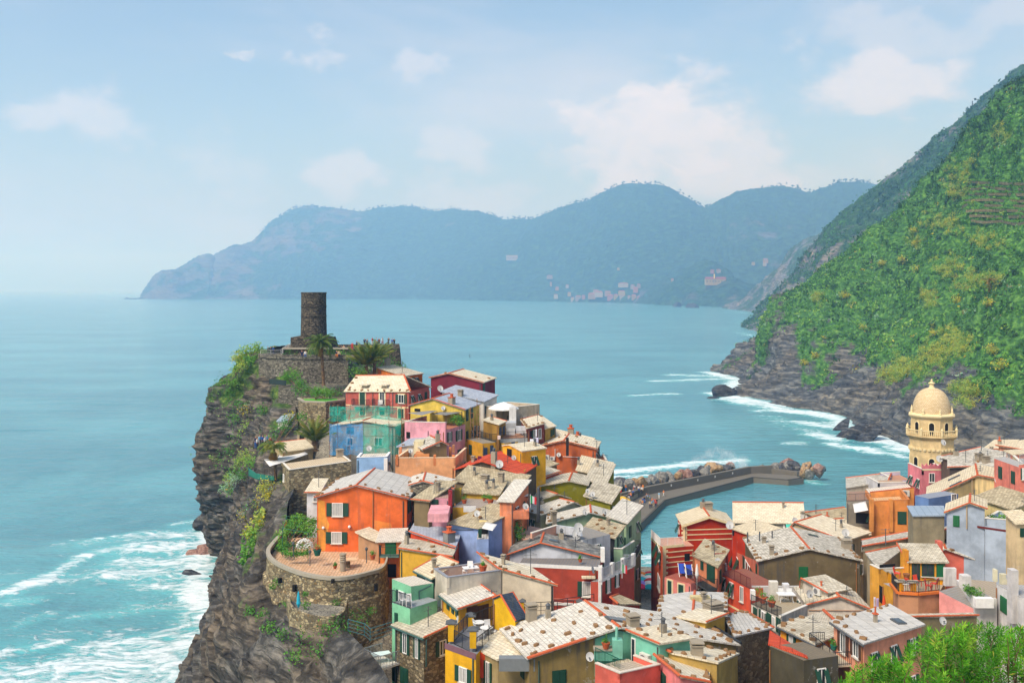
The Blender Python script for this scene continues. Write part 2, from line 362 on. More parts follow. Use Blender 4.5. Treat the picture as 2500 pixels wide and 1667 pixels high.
def clumps(name, C, Rr, tint, n, size, mat=None, flat=1.0, seed=1, aspect=.55, jit=.9):
    g = np.random.default_rng(seed); C = np.asarray(C, float); Rr = np.asarray(Rr, float); K = len(C)
    d = g.normal(size=(K, n, 3)); d /= np.linalg.norm(d, axis=2, keepdims=True)
    rad = Rr[:, None] * (g.random((K, n)) ** .35) * (1 + .25 * g.normal(size=(K, n)))
    pos = C[:, None] + d * rad[..., None] * np.array([1, 1, flat])
    nrm = d + jit * g.normal(size=d.shape); nrm /= np.linalg.norm(nrm, axis=2, keepdims=True)
    t = np.cross(nrm, g.normal(size=d.shape)); t /= np.linalg.norm(t, axis=2, keepdims=True) + 1e-9
    bt = np.cross(nrm, t); sz = np.asarray(size, float) * np.ones(K); s = (sz[:, None] * (.6 + .8 * g.random((K, n))))[..., None]
    q = np.stack([pos - t * s, pos - bt * s * aspect, pos + t * s, pos + bt * s * aspect], 2).reshape(-1, 3)
    ti = np.repeat(np.clip(np.asarray(tint)[:, None] + .05 * g.normal(size=(K, n)), 0, 1).ravel(), 4)
    return npmesh(name, q, np.arange(len(q)).reshape(-1, 4), mat or SHRUB, False, {'tint': ti})
def cap_field(X, Y, segs):
    f = np.zeros_like(X)
    for (x1, y1, x2, y2, wd, a) in segs:
        p, q = sea_pt(x1, y1), sea_pt(x2, y2); ax, ay = p.x, p.y; dx, dy = q.x - ax, q.y - ay; l2 = dx * dx + dy * dy + 1e-6
        t = np.clip(((X - ax) * dx + (Y - ay) * dy) / l2, 0, 1); d = np.hypot(X - ax - t * dx, Y - ay - t * dy)
        f = np.maximum(f, a * np.exp(-(d / (wd * 1.5)) ** 2))
    return f
SHO = [(1737, 906), (1770, 912), (1800, 926), (1790, 955), (1830, 982), (1900, 994), (1970, 1001), (2040, 1015), (2085, 1045), (2160, 1070), (2230, 1098)]
FOAM = [  # photograph pixels of the surf lines, width in metres, strength
    (211, 1318, 330, 1298, 1.6, .85), (330, 1300, 520, 1310, 3.0, .8), (0, 1458, 130, 1408, 2.0, .9), (130, 1408, 215, 1360, 1.8, .8), (215, 1360, 300, 1335, 2.2, .9),
    (300, 1345, 520, 1330, 5, .85), (330, 1375, 500, 1365, 5, .85), (280, 1405, 500, 1400, 5, .72), (200, 1330, 480, 1290, 5, .55), (360, 1425, 505, 1430, 4, .75), (150, 1420, 330, 1390, 4, .5),
    (0, 1480, 60, 1470, 1.5, .8), (60, 1520, 110, 1500, 2, .55), (200, 1500, 330, 1490, 2.2, .6), (330, 1480, 500, 1475, 3, .62), (0, 1595, 140, 1576, 1.6, 1.0), (220, 1590, 500, 1550, 3, .85), (180, 1640, 500, 1600, 6, .95),
    (0, 1640, 200, 1660, 4, .8), (180, 1680, 480, 1660, 7, .95), (0, 1700, 400, 1720, 7, .8), (380, 1580, 500, 1560, 4, .8), (505, 1300, 500, 1480, 3, 1.0), (500, 1480, 470, 1640, 3, .95),
    (250, 1400, 480, 1500, 9, .35), (100, 1560, 450, 1620, 9, .4), (430, 1275, 505, 1265, 2, .6), (0, 1420, 200, 1440, 6, .35), (0, 1530, 240, 1540, 7, .3),
    (1490, 1150, 1680, 1142, 2.5, 1.0), (1680, 1140, 1800, 1120, 3, 1.0), (1490, 1165, 1600, 1160, 2, .9), (1985, 1175, 2010, 1180, 1.2, .8), (1950, 1150, 1990, 1172, 1.2, .7),
    (1545, 1368, 1600, 1372, 2.2, .9), (1545, 1385, 1600, 1390, 1.5, .8),
    (1535, 965, 1640, 962, 3, .75), (1610, 930, 1740, 925, 5, .8), (1640, 915, 1830, 922, 6, .75), (1740, 960, 1900, 990, 5, 1.0), (1780, 975, 1860, 990, 5, .9), (1850, 1003, 1905, 1000, 3, .8),
    (1900, 1000, 2040, 1020, 4, 1.0), (1950, 1030, 2050, 1045, 4, .9), (1990, 1060, 2060, 1075, 4, .95), (1915, 1085, 1960, 1080, 3, .6), (2050, 1085, 2160, 1105, 3.5, 1.0), (2100, 1060, 2200, 1085, 4, .9), (2180, 1105, 2225, 1120, 2.5, .8), (2150, 1040, 2200, 1075, 4, .8),
    (1880, 1020, 2000, 1060, 6, .45), (1740, 795, 1820, 790, 12, .8), (1770, 808, 1850, 818, 9, .9), (1735, 787, 1800, 785, 10, .6), (1600, 757, 1830, 765, 14, .6), (1600, 740, 1700, 748, 16, .5),
    *[(a[0] - 6, a[1] + 3, b[0] - 6, b[1] + 3, 5.5, .95) for a, b in zip(SHO[:-1], SHO[1:])], (820, 732.5, 1250, 733, 30, .45), (1380, 738, 1620, 740, 25, .5)]
def axis(lo, hi, step, far):
    a = list(np.arange(lo, hi + step * .5, step)); d = step
    while a[-1] < far: d *= 1.35; a.append(a[-1] + d)
    d = step
    while a[0] > -far: d *= 1.35; a.insert(0, a[0] - d)
    return np.array(a)
gx = axis(-140, 210, 1.6, 23000); gy = axis(110, 720, 1.8, 23000); gy = gy[gy > -2000]
XX, YY = np.meshgrid(gx, gy, indexing='ij')
_p = np.stack([XX.ravel(), YY.ravel(), 0 * XX.ravel()], 1); foam = cap_field(XX + 5 * fbm(_p, 22, 3, 61).reshape(XX.shape), YY + 7 * fbm(_p, 26, 3, 62).reshape(XX.shape), FOAM)
pp = np.stack([XX.ravel(), YY.ravel(), np.zeros(XX.size)], 1)
swell = (fbm(pp * np.array([1, .55, 1]), 14, 3, 5) * .38 + fbm(pp, 4.5, 2, 9) * .16).reshape(XX.shape)
fade = np.exp(-np.maximum(0, np.hypot(XX, YY) - 500) / 400)
ZZ = swell * fade + foam * .25 * fade
m, nt, b = new_mat('sea_water'); p = wpos(nt); MATS['sea'] = m
at = N(nt, 'ShaderNodeAttribute'); at.attribute_name = 'foam'
w_ = tex(nt, 'ShaderNodeTexNoise', p); w_.inputs['Scale'].default_value = .09; w_.inputs['Detail'].default_value = 3
wv = N(nt, 'ShaderNodeVectorMath', operation='MULTIPLY_ADD'); L(nt, w_.outputs['Color'], wv.inputs[0]); wv.inputs[1].default_value = (9, 9, 0); L(nt, p, wv.inputs[2])
f1 = tex(nt, 'ShaderNodeTexNoise', mapping(nt, wv.outputs[0], (.42, .75, 1), (0, 0, R(-8)))); f1.inputs['Scale'].default_value = 1; f1.inputs['Detail'].default_value = 9; f1.inputs['Roughness'].default_value = .68
f2 = tex(nt, 'ShaderNodeTexNoise', mapping(nt, wv.outputs[0], (.06, .17, 1), (0, 0, R(-10)))); f2.inputs['Scale'].default_value = 1; f2.inputs['Detail'].default_value = 6; f2.inputs['Roughness'].default_value = .6
fs = smath2(nt, 'ADD', smath2(nt, 'MULTIPLY', f1.outputs[0], .6), smath2(nt, 'MULTIPLY', f2.outputs[0], .4))
fv = smath2(nt, 'SUBTRACT', smath2(nt, 'MULTIPLY', at.outputs['Fac'], 1.0), maprange(nt, fs, .37, .63, 1.0, 0.0, False).outputs[0])
fm = maprange(nt, fv, -.10, .5)
wc = tex(nt, 'ShaderNodeTexNoise', mapping(nt, p, (.05, .16, 1))); wc.inputs['Scale'].default_value = 1; wc.inputs['Detail'].default_value = 7; wc.inputs['Roughness'].default_value = .7
wcm = maprange(nt, wc.outputs[0], .70, .76, 0, .35)
fm2 = smath2(nt, 'MAXIMUM', fm.outputs[0], wcm.outputs[0])
aer = maprange(nt, at.outputs['Fac'], .08, .75, 0, .85)
big = tex(nt, 'ShaderNodeTexNoise', mapping(nt, p, (.008, .014, 1))); big.inputs['Scale'].default_value = 1; big.inputs['Detail'].default_value = 5
deep = mix(nt, maprange(nt, big, .35, .65).outputs[0], (.08, .26, .305, 1), (.115, .345, .385, 1))
wcol = mix(nt, aer.outputs[0], deep, (.12, .50, .51, 1))
L(nt, mix(nt, smath2(nt, 'MULTIPLY', fm2, .9), wcol, (.78, .84, .86, 1)), b.inputs['Base Color'])
L(nt, maprange(nt, fm2, 0, 1, .16, .8).outputs[0], b.inputs['Roughness']); b.inputs['Specular IOR Level'].default_value = .5; b.inputs['IOR'].default_value = 1.33
r1 = tex(nt, 'ShaderNodeTexNoise', mapping(nt, p, (.55, .9, 1), (0, 0, R(12)))); r1.inputs['Scale'].default_value = 1; r1.inputs['Detail'].default_value = 8; r1.inputs['Roughness'].default_value = .62
r2 = tex(nt, 'ShaderNodeTexNoise', mapping(nt, p, (.10, .22, 1), (0, 0, R(-6)))); r2.inputs['Scale'].default_value = 1; r2.inputs['Detail'].default_value = 4
hh = smath2(nt, 'ADD', smath2(nt, 'ADD', r1.outputs[0], smath2(nt, 'MULTIPLY', r2.outputs[0], 2.0)), smath2(nt, 'MULTIPLY', fm2, .4))
bump(nt, b, hh, .8, .55)
G = np.stack([XX, YY, ZZ], -1)
o = link(bpy.data.objects.new('sea', gridmesh('sea', G, m, True, {'foam': foam.ravel()}))); tag(o, 'turquoise sea with white surf along the rocks', 'sea', kind='structure')

def hill(name, label, stations, nu, nv, mat, amp, sc, green, squeeze=1.0, back=None, seed=3, smooth=True, kind='structure', sea_drop=4.0):
    st = []
    for s in stations:
        y0 = s[0][2]; pts = [P(x, y, y0 + (Y - y0) * squeeze) for x, y, Y in s]
        p0 = pts[0].copy(); p0.z -= sea_drop; q = pts[-1]; bk = back or 120
        pts = [p0] + pts + [q + Vector((q.x * bk / q.y * .9, bk * .5, -bk * .12)), q + Vector((q.x * bk / q.y * 1.5, bk, -bk * .6))]
        st.append([tuple(v) for v in pts])
    G = loft(st, nu, nv); Nn = gnormals(G); nn = Nn.reshape(-1, 3); g0 = G.reshape(-1, 3)
    if nn[:, 1].mean() > 0: nn = -nn; flip = True
    else: flip = False
    d = amp * (fbm(g0, sc, 5, seed) * 1.0 + 2.0 * (ridged(g0 * np.array([1, 1, .35]), sc * 2.2, 2, seed + 9) - .6) + (ridged(g0 * np.array([1, 1, .5]), sc * .45, 4, seed + 5) - .6) * .9)
    hgt = np.clip((g0[:, 2]) / (amp * 2 + 1), 0, 1); tv = np.tile(np.linspace(0, 1, nv), nu)
    d = d * (.35 + .65 * hgt) + amp * .16 * (((g0 @ np.array([.35, .1, .93]) + amp * .5 * fbm(g0, sc * .7, 2, 7)) / (amp * .5)) % 1.0 - .5)
    g1 = g0 + nn * d[:, None]; gr = green(g1, nn, tv)
    ob = link(bpy.data.objects.new(name, gridmesh(name, g1.reshape(G.shape), mat, smooth, {'green': gr}, flip)))
    tag(ob, label, 'hill', kind=kind)
    return g1.reshape(G.shape), nn.reshape(G.shape), gr.reshape(G.shape[:2])
GREEN_FAR = ('1F3A22', '2C4E2A', '46663A'); GREEN_NEAR = ('243F1D', '3C682A', '66903E')
rk_near = rock('hill_near', '202426', '4C5052', '868780', .55, GREEN_NEAR, (.15, .5, .3))
rk_mid = rock('hill_mid', '3A3F42', '63676A', '9C958C', .18, ('1B331D', '2A4A26', '47683A'), (.5, .3, 0))
rk_far = rock('hill_far', '40464A', '545856', '666864', .05, ('16301F', '234226', '3B5B34'), (.5, .3, 0))
near_st = [
 [(1737, 906, 659), (1740, 902, 662), (1745, 898, 665)],
 [(1770, 911, 643), (1790, 885, 665), (1816, 851, 690)],
 [(1800, 925, 602), (1845, 870, 660), (1877, 800, 700)],
 [(1795, 953, 534), (1850, 905, 600), (1880, 830, 650), (1903, 739, 690)],
 [(1830, 980, 482), (1885, 900, 560), (1915, 800, 640), (1940, 695, 700)],
 [(1900, 992, 462), (1935, 910, 510), (1970, 800, 590), (2006, 653, 710)],
 [(1970, 999, 450), (1995, 930, 480), (2020, 800, 560), (2060, 680, 640), (2067, 585, 715)],
 [(2040, 1012, 432), (2060, 950, 450), (2100, 800, 530), (2140, 620, 640), (2152, 506, 720)],
 [(2090, 1040, 396), (2120, 950, 430), (2180, 780, 510), (2230, 580, 620), (2250, 408, 700)],
 [(2160, 1066, 367), (2200, 950, 400), (2270, 760, 480), (2320, 540, 590), (2339, 326, 680)],
 [(2230, 1095, 340), (2280, 950, 370), (2360, 740, 450), (2410, 500, 560), (2428, 224, 640)],
 [(2330, 1120, 319), (2400, 950, 340), (2450, 720, 420), (2480, 480, 520), (2499, 190, 600)],
 [(2450, 1130, 300), (2520, 950, 320), (2560, 720, 400), (2590, 450, 490), (2600, 130, 560)],
 [(2650, 1130, 285), (2700, 950, 300), (2760, 700, 370), (2800, 420, 450), (2820, 60, 520)],
 [(2950, 1130, 270), (3000, 950, 290), (3060, 700, 350), (3100, 420, 420), (3120, 0, 480)]]
def green_near(g, n, tv):
    px = 1250 + F * g[:, 0] / g[:, 1]; py = HOR - F * (g[:, 2] - CAMZ) / g[:, 1]
    bd = np.interp(px, [1740, 1820, 1880, 1905, 1930, 1960, 2000, 2050, 2100, 2150, 2200, 2260, 2330, 2400, 2500, 2700], [885, 850, 790, 715, 770, 870, 890, 850, 860, 890, 940, 950, 900, 980, 1020, 1040])
    return np.clip(.5 + (bd - py) / 170 + 1.0 * fbm(g * np.array([1, 1, .4]), 24, 4, 8), 0, 1)
NG, NN, NGR = hill('near_hillside', 'steep green hillside above black rocks by the harbour', near_st, 420, 200, rk_near, 9.0, 34, green_near, .72, 90, 3, False)
mid_st = [
 [(1805, 791, 1540), (1812, 786, 1550), (1820, 778, 1560)], [(1826, 805, 1320), (1845, 775, 1450), (1850, 742, 1600)], [(1880, 815, 1200), (1905, 740, 1400), (1920, 668, 1600)],
 [(1920, 825, 1105), (1960, 720, 1300), (1992, 573, 1600)], [(1980, 835, 1020), (2010, 700, 1250), (2060, 517, 1600)], [(2050, 840, 980), (2100, 650, 1250), (2176, 415, 1600)],
 [(2140, 845, 945), (2200, 600, 1200), (2250, 350, 1550)], [(2200, 850, 914), (2280, 560, 1200), (2325, 296, 1500)], [(2350, 850, 914), (2380, 520, 1180), (2400, 245, 1450)], [(2500, 850, 914), (2540, 480, 1180), (2560, 150, 1400)], [(2700, 850, 914), (2740, 420, 1180), (2760, 60, 1350)]]
MG, MN, MGR = hill('second_ridge', 'wooded ridge with grey rock faces behind the near hillside', mid_st, 260, 140, rk_mid, 14, 110, lambda g, n, tv: np.clip(.40 + g[:, 2] / 600 + .8 * fbm(g, 90, 4, 4), 0, 1), .7, 200, 13)
spur_st = [[(1765, 752, 2819), (1780, 745, 2830), (1795, 742, 2840)], [(1826, 762, 2320), (1850, 720, 2500), (1868, 684, 2650)], [(1880, 768, 2103), (1910, 690, 2400), (1941, 613, 2700)], [(1950, 772, 1980), (1975, 660, 2350), (2000, 563, 2700)], [(2100, 775, 1893), (2130, 600, 2300), (2150, 500, 2700)]]
hill('far_spur', 'hazy wooded spur beyond the second ridge', spur_st, 120, 70, rk_mid, 18, 160, lambda g, n, tv: np.clip(.55 + .4 * fbm(g, 120, 4, 4), 0, 1), .8, 260, 23)
SKYL = [(300, 731), (352, 730), (375, 704), (400, 676), (418, 663), (452, 670), (490, 648), (511, 636), (521, 642), (541, 623), (580, 606), (622, 589), (656, 555), (690, 533), (720, 519), (758, 510), (801, 510), (881, 519), (940, 511), (1009, 506), (1051, 510), (1149, 510), (1200, 521),
        (1264, 530), (1300, 526), (1349, 516), (1405, 506), (1450, 492), (1490, 477), (1550, 466), (1596, 470), (1660, 492), (1703, 511), (1732, 515), (1770, 500), (1809, 485), (1873, 475), (1924, 470), (1975, 481), (2010, 465), (2043, 449), (2085, 445), (2128, 449), (2200, 440), (2300, 430), (2500, 470), (2800, 440)]
far_st = []
for (x, y) in SKYL:
    by = 730.3 if x < 1000 else 730.3 + min(12, (x - 1000) / 60.0)
    Y0 = CAMZ * F / (by - HOR); k = min(1, max(0, (x - 352) / 350)); Yt = Y0 + 250 + 1150 * k
    if x < 360: far_st.append([(x, by, Y0), (x + 4, min(by - 1, y + 2), Y0 + 30), (x + 6, min(by - 1.5, y), Y0 + 60)])
    else: far_st.append([(x - 10 * k, by, Y0), (x - 5 * k, by + (y - by) * .32, Y0 + (Yt - Y0) * .3), (x, by + (y - by) * .72, Y0 + (Yt - Y0) * .66), (x, y, Yt)])
FG, FN, FGR = hill('far_headland', 'long blue mountain headland with rocky point across the bay', far_st, 520, 90, rk_far, 46, 420, lambda g, n, tv: np.clip(.9 - np.clip((-700 - g[:, 0]) / 900, 0, 1) * .5 + .65 * fbm(g, 330, 5, 4) + .1 * tv, 0, 1), .85, 500, 33, sea_drop=8)
knoll_st = [[(1500, 735, 4300), (1505, 734, 4310), (1510, 733, 4330)], [(1545, 740, 3786), (1560, 715, 3850), (1580, 697, 3950)], [(1600, 744, 3397), (1630, 700, 3500), (1650, 668, 3700)], [(1670, 746, 3232), (1690, 690, 3400), (1715, 641, 3650)], [(1730, 748, 3081), (1750, 700, 3300), (1765, 652, 3600)], [(1790, 752, 2819), (1800, 720, 3100), (1815, 690, 3500)], [(1880, 752, 2819), (1890, 725, 3100), (1900, 700, 3500)]]
KG, KN, KGR = hill('convent_hill', 'dark wooded hill above the far town', knoll_st, 120, 60, rk_far, 16, 160, lambda g, n, tv: np.clip(.75 + .3 * fbm(g, 120, 4, 4), 0, 1), .6, 160, 43)
def scatter(G, Nn, gr, n, thr, seed, jump=1.0, vlo=.0, vhi=.86):
    g = np.random.default_rng(seed); nu, nv = gr.shape; i = g.integers(0, nu - 1, n * 4); j = g.integers(int(nv * vlo), int(nv * vhi), n * 4)
    a = np.linalg.norm(np.cross(G[i + 1, j] - G[i, j], G[i, np.minimum(j + 1, nv - 1)] - G[i, j]), axis=1); keep = (g.random(len(i)) < a / np.percentile(a, 85)) & (gr[i, j] + .18 * g.normal(size=len(i)) > thr)
    i, j = i[keep][:n], j[keep][:n]; f = g.random((len(i), 2))
    p = G[i, j] + (G[i + 1, j] - G[i, j]) * f[:, :1] + (G[i, np.minimum(j + 1, nv - 1)] - G[i, j]) * f[:, 1:]
    return p, Nn[i, j]
g_ = np.random.default_rng(6)
p_, n_ = scatter(NG, NN, NGR, 6200, .5, 5)
sel = (p_[:, 2] > 5) & (fbm(p_, 20, 3, 77) + .25 * g_.normal(size=len(p_)) > -.22); p_, n_ = p_[sel], n_[sel]
big_ = fbm(p_, 45, 3, 42); t_ = .36 + .36 * fbm(p_, 11, 3, 41) + .34 * big_ + .07 * g_.normal(size=len(p_)); hi_ = np.clip((p_[:, 2] - 85) / 50, 0, 1); u_ = g_.random(len(p_))
t_ = np.where(u_ < .015, .82, np.where(u_ < .05, .9, np.where(u_ < .085 - .03 * hi_, 1.0, np.clip(t_ - .2 * hi_, .02, .62))))
r_ = (1.1 + 3.6 * g_.random(len(p_)) ** 2.4 + 1.3 * hi_ * g_.random(len(p_))) * np.clip(1 - (t_ > .7) * .3, .5, 1)
o = link(bpy.data.objects.new('hillside_shrubs', clumps('hillside_shrubs', p_ + n_ * (.45 * r_[:, None]), r_, t_, 64, .26 + .10 * r_, flat=.85, seed=8, jit=.4)))
tag(o, 'dense green scrub covering the steep hillside', 'shrubs', kind='stuff')
q_, m_ = scatter(NG, NN, NGR, 1500, .58, 25); r_ = 2.4 + 3.4 * g_.random(len(q_)) ** 2; t_ = np.clip(.05 + .2 * g_.random(len(q_)) + .22 * (g_.random(len(q_)) < .25), 0, 1)
o = link(bpy.data.objects.new('hillside_oaks', clumps('hillside_oaks', q_ + m_ * (.5 * r_[:, None]), r_, t_, 120, .30 + .09 * r_, flat=.8, seed=18, jit=.4))); tag(o, 'dark evergreen oaks dotted among the hillside scrub', 'trees', kind='stuff')
p_, n_ = scatter(MG, MN, MGR, 5200, .42, 15, vlo=.05)
t_ = np.clip(.18 + .22 * fbm(p_, 60, 3, 41), 0, .5); r_ = 3.0 + 4.2 * g_.random(len(p_)) ** 2
o = link(bpy.data.objects.new('ridge_woodland', clumps('ridge_woodland', p_ + n_ * (.4 * r_[:, None]), r_, t_, 26, .36 * r_, flat=.8, seed=9, jit=.4)))
tag(o, 'dark green woodland on the second ridge', 'woodland', kind='stuff')
k_ = FG.shape[1]; top = np.concatenate([FG[120:470, int(k_ * f)] for f in (.70, .72, .735, .75, .765)])
g_ = np.random.default_rng(3); sel = g_.random(len(top)) < .62; top = top[sel] + g_.normal(size=(sel.sum(), 3)) * np.array([10, 20, 2])
r_ = 3.2 + 3.5 * g_.random(len(top))
o = link(bpy.data.objects.new('skyline_pines', clumps('skyline_pines', top + np.array([0, 0, 9.0]), r_, np.full(len(top), .12), 14, 3.5, flat=.7, seed=10)))
tag(o, 'row of small pines along the far mountain skyline', 'trees', kind='stuff')
GP = np.array([(-42, 205, 40), (-30, 205, 39), (-52, 200, 39), (-27, 170, 30), (-36, 172, 31), (-20, 178, 32), (-14, 165, 28), (-17, 112, 21.5), (-26, 108, 19), (-28, 122, 22), (-34, 150, 26), (-24, 140, 22), (-10, 128, 17), (-8, 150, 20), (0, 150, 14), (6, 140, 10),
  (14, 150, 6), (8, 170, 8), (2, 185, 2), (-10, 195, 20), (-15, 210, 10), (12, 120, 9), (0, 108, 13), (-8, 95, 15), (-14, 82, 15), (-20, 80, 14), (0, 80, 13), (10, 95, 11), (19, 140, 4.5), (22, 165, 2.6), (20, 180, 2.6), (24, 186, 1.6), (26, 200, -1.5), (12, 190, 1.5), (22, 110, 6), (30, 150, 4), (36, 165, 2.5),
  (40, 182, -1), (45, 210, -5), (60, 230, -5), (80, 215, -5), (100, 250, -4), (55, 190, -2), (20, 215, -3), (5, 215, -3), (-30, 232, -4), (-60, 232, -5), (45, 110, 8), (30, 85, 10), (55, 80, 16), (45, 125, 6), (60, 140, 5), (60, 165, 1.5), (76, 175, 3), (90, 190, 1.5), (72, 190, -1), (62, 178, -2), (100, 150, 18), (80, 100, 20), (95, 120, 20), (120, 140, 30), (130, 180, 16), (120, 220, 6), (70, 60, 24), (110, 80, 34), (40, 60, 20), (0, 55, 20), (-25, 60, 12), (-30, 40, 14), (0, 20, 36), (0, 5, 47), (40, 25, 40), (12, 22, 42), (0, -20, 52), (80, 20, 46), (-30, 15, 28), (-30, -20, 44), (120, 40, 48), (140, 110, 44), (170, 170, 40), (160, 240, 20)], float)
def gz(x, y):
    x = np.atleast_1d(np.asarray(x, float)); y = np.atleast_1d(np.asarray(y, float))
    d = (x[:, None] - GP[:, 0])**2 + (y[:, None] - GP[:, 1])**2; wgt = 1 / (d + 9) ** 1.8
    return (wgt * GP[:, 2]).sum(1) / wgt.sum(1)
xs = np.arange(-50, 172, 1.5); ys = np.arange(-24, 232, 2.0); XX, YY = np.meshgrid(xs, ys, indexing='ij')
ZZ = gz(XX.ravel(), YY.ravel()).reshape(XX.shape)
XL = np.interp(YY, [22, 48, 72, 88, 99, 112, 125, 140, 160, 180, 193, 208, 218], [-7.5, -6.7, -8.4, -13.4, -19, -24, -27.5, -29.7, -33, -38, -43, -49, -39])
TT = np.clip((XL + 1.5 - XX) / 2.0, 0, 1); ZZ = ZZ * (1 - TT) - 8 * TT; ZZ = np.where(ZZ < -3, -3 + (ZZ + 3) * .5, ZZ)
g0 = np.stack([XX, YY, ZZ], -1)
m, nt, b = new_mat('paved_ground'); p = wpos(nt); MATS['ground'] = m
v_ = tex(nt, 'ShaderNodeTexVoronoi', p, feature='DISTANCE_TO_EDGE'); v_.inputs['Scale'].default_value = 2.6
n_ = tex(nt, 'ShaderNodeTexNoise', p); n_.inputs['Scale'].default_value = .7; n_.inputs['Detail'].default_value = 7
L(nt, mix(nt, maprange(nt, v_.outputs['Distance'], .02, .08).outputs[0], rgb('4A463E'), ramp(nt, n_.outputs[0], [(.3, rgb('6E6A60')), (.6, rgb('96907F')), (.8, rgb('AFA794'))])), b.inputs['Base Color']); b.inputs['Roughness'].default_value = .9
o = link(bpy.data.objects.new('village_ground', gridmesh('village_ground', g0, m, True))); tag(o, 'paved lanes and ground between the village houses', 'ground', kind='structure')
cst = [
 [(800, 838, 218), (780, 900, 228), (740, 1050, 236), (700, 1270, 235)],
 [(660, 850, 208), (592, 856, 203), (562, 905, 203), (529, 938, 202), (513, 992, 202), (498, 1060, 202), (490, 1120, 202), (493, 1190, 203), (505, 1240, 205), (523, 1300, 207), (527, 1352, 209)],
 [(690, 884, 193), (650, 910, 192), (612, 965, 191), (578, 1040, 191), (562, 1130, 190), (560, 1220, 191), (560, 1290, 193), (545, 1382, 197)],
 [(720, 990, 180), (668, 1010, 178), (632, 1080, 177), (604, 1150, 177), (582, 1230, 177), (562, 1310, 178), (538, 1400, 181), (520, 1446, 181)],
 [(730, 1090, 160), (660, 1120, 158), (622, 1180, 155), (605, 1240, 154), (588, 1300, 156), (560, 1370, 160), (532, 1430, 165), (512, 1500, 168)],
 [(720, 1180, 140), (660, 1230, 138), (625, 1290, 136), (600, 1350, 137), (575, 1410, 141), (545, 1470, 147), (520, 1540, 153), (505, 1580, 153)],
 [(700, 1250, 125), (672, 1280, 122), (648, 1330, 120), (622, 1400, 120), (588, 1450, 125), (548, 1500, 133), (520, 1570, 144), (500, 1620, 147)],
 [(720, 1420, 112), (640, 1440, 110), (608, 1474, 108), (570, 1515, 110), (530, 1555, 113), (490, 1595, 117), (458, 1638, 121), (446, 1700, 126), (440, 1755, 128)],
 [(770, 1490, 99), (700, 1520, 97), (645, 1570, 97), (585, 1625, 98), (525, 1685, 102), (472, 1755, 108), (430, 1850, 112), (420, 1900, 113)],
 [(870, 1560, 88), (820, 1600, 86), (755, 1660, 86), (680, 1740, 87), (600, 1830, 90), (530, 1950, 98), (490, 2080, 100)],
 [(960, 1700, 72), (880, 1760, 72), (780, 1850, 72), (680, 1960, 75), (600, 2090, 80), (520, 2330, 85)],
 [(900, 2100, 48), (760, 2300, 50), (600, 2700, 52), (420, 3260, 54)],
 [(400, 2700, 22), (200, 3300, 24), (-400, 4500, 27), (-800, 6200, 26)]]
G = loft([[tuple(P(*q)) for q in s] for s in cst], 420, 230); Nn = gnormals(G); nn = Nn.reshape(-1, 3); gg = G.reshape(-1, 3)
sgn = -1.0 if nn[:, 0].mean() > 0 else 1.0
nn = nn * sgn
beds = gg @ np.array([[.82, .1, .42], [-.3, .9, .1], [-.45, -.2, .95]]).T       # tilted strata
d = 2.4 * fbm(gg, 11, 4, 2) + 2.0 * (ridged(beds * np.array([.22, .22, 1]), 2.4, 4, 6) - .62) + .8 * (ridged(gg, 4.2, 4, 16) - .6) + .35 * fbm(beds * np.array([.3, .3, 1]), .8, 3, 21) + .6 * (ridged(gg, 1.7, 3, 44) - .6) + (.65 + .5 * fbm(gg, 12, 2, 91)) * (((beds[:, 2] + 2.4 * fbm(gg, 8, 3, 5)) / 1.9) % 1.0 - .5)
tv = np.tile(np.linspace(0, 1, 230), 420); d *= np.clip(tv * 8, .12, 1)
gg = gg + nn * d[:, None]; CG = gg.reshape(G.shape); CN = nn.reshape(G.shape)
gr = np.clip(.24 + .32 * fbm(gg, 7, 4, 31) + .30 * np.clip((gg[:, 2] - 22) / 16, -.6, 1) - .3 * np.clip((10 - gg[:, 2]) / 8, 0, 1), 0, 1)
rk_cliff = rock('cliff', '1A1A1A', '444340', '807C74', 1.3, ('2A3A1C', '3D5A24', '6A7A38'), (.5, .35, .2))
o = link(bpy.data.objects.new('sea_cliff', gridmesh('sea_cliff', CG, rk_cliff, False, {'green': gr}, sgn < 0))); tag(o, 'dark layered sea cliff below the castle and terrace', 'cliff', kind='structure')
def boulder(name, c, s, mat, seed, cuts=5, rot=None, flatz=1.0, sub=2):
    g = np.random.default_rng(seed); bm = bmesh.new(); bmesh.ops.create_icosphere(bm, subdivisions=sub, radius=1)
    co = np.array([v.co for v in bm.verts])
    for _ in range(cuts + 4):
        n = g.normal(size=3); n /= np.linalg.norm(n); lim = .55 + .3 * g.random(); dd = co @ n; co = co - np.outer(np.maximum(0, dd - lim) * .92, n)
    co = co * (1 + .07 * fbm(co * 3 + seed, 1, 2, seed)[:, None]) * np.array(s) * np.array([1, 1, flatz])
    for v, q in zip(bm.verts, co): v.co = q
    me = bpy.data.meshes.new(name); bm.to_mesh(me); bm.free(); me.materials.append(mat)
    o = bpy.data.objects.new(name, me); o.location = c; o.rotation_euler = rot or tuple(g.random(3) * 6.28); link(o); return o
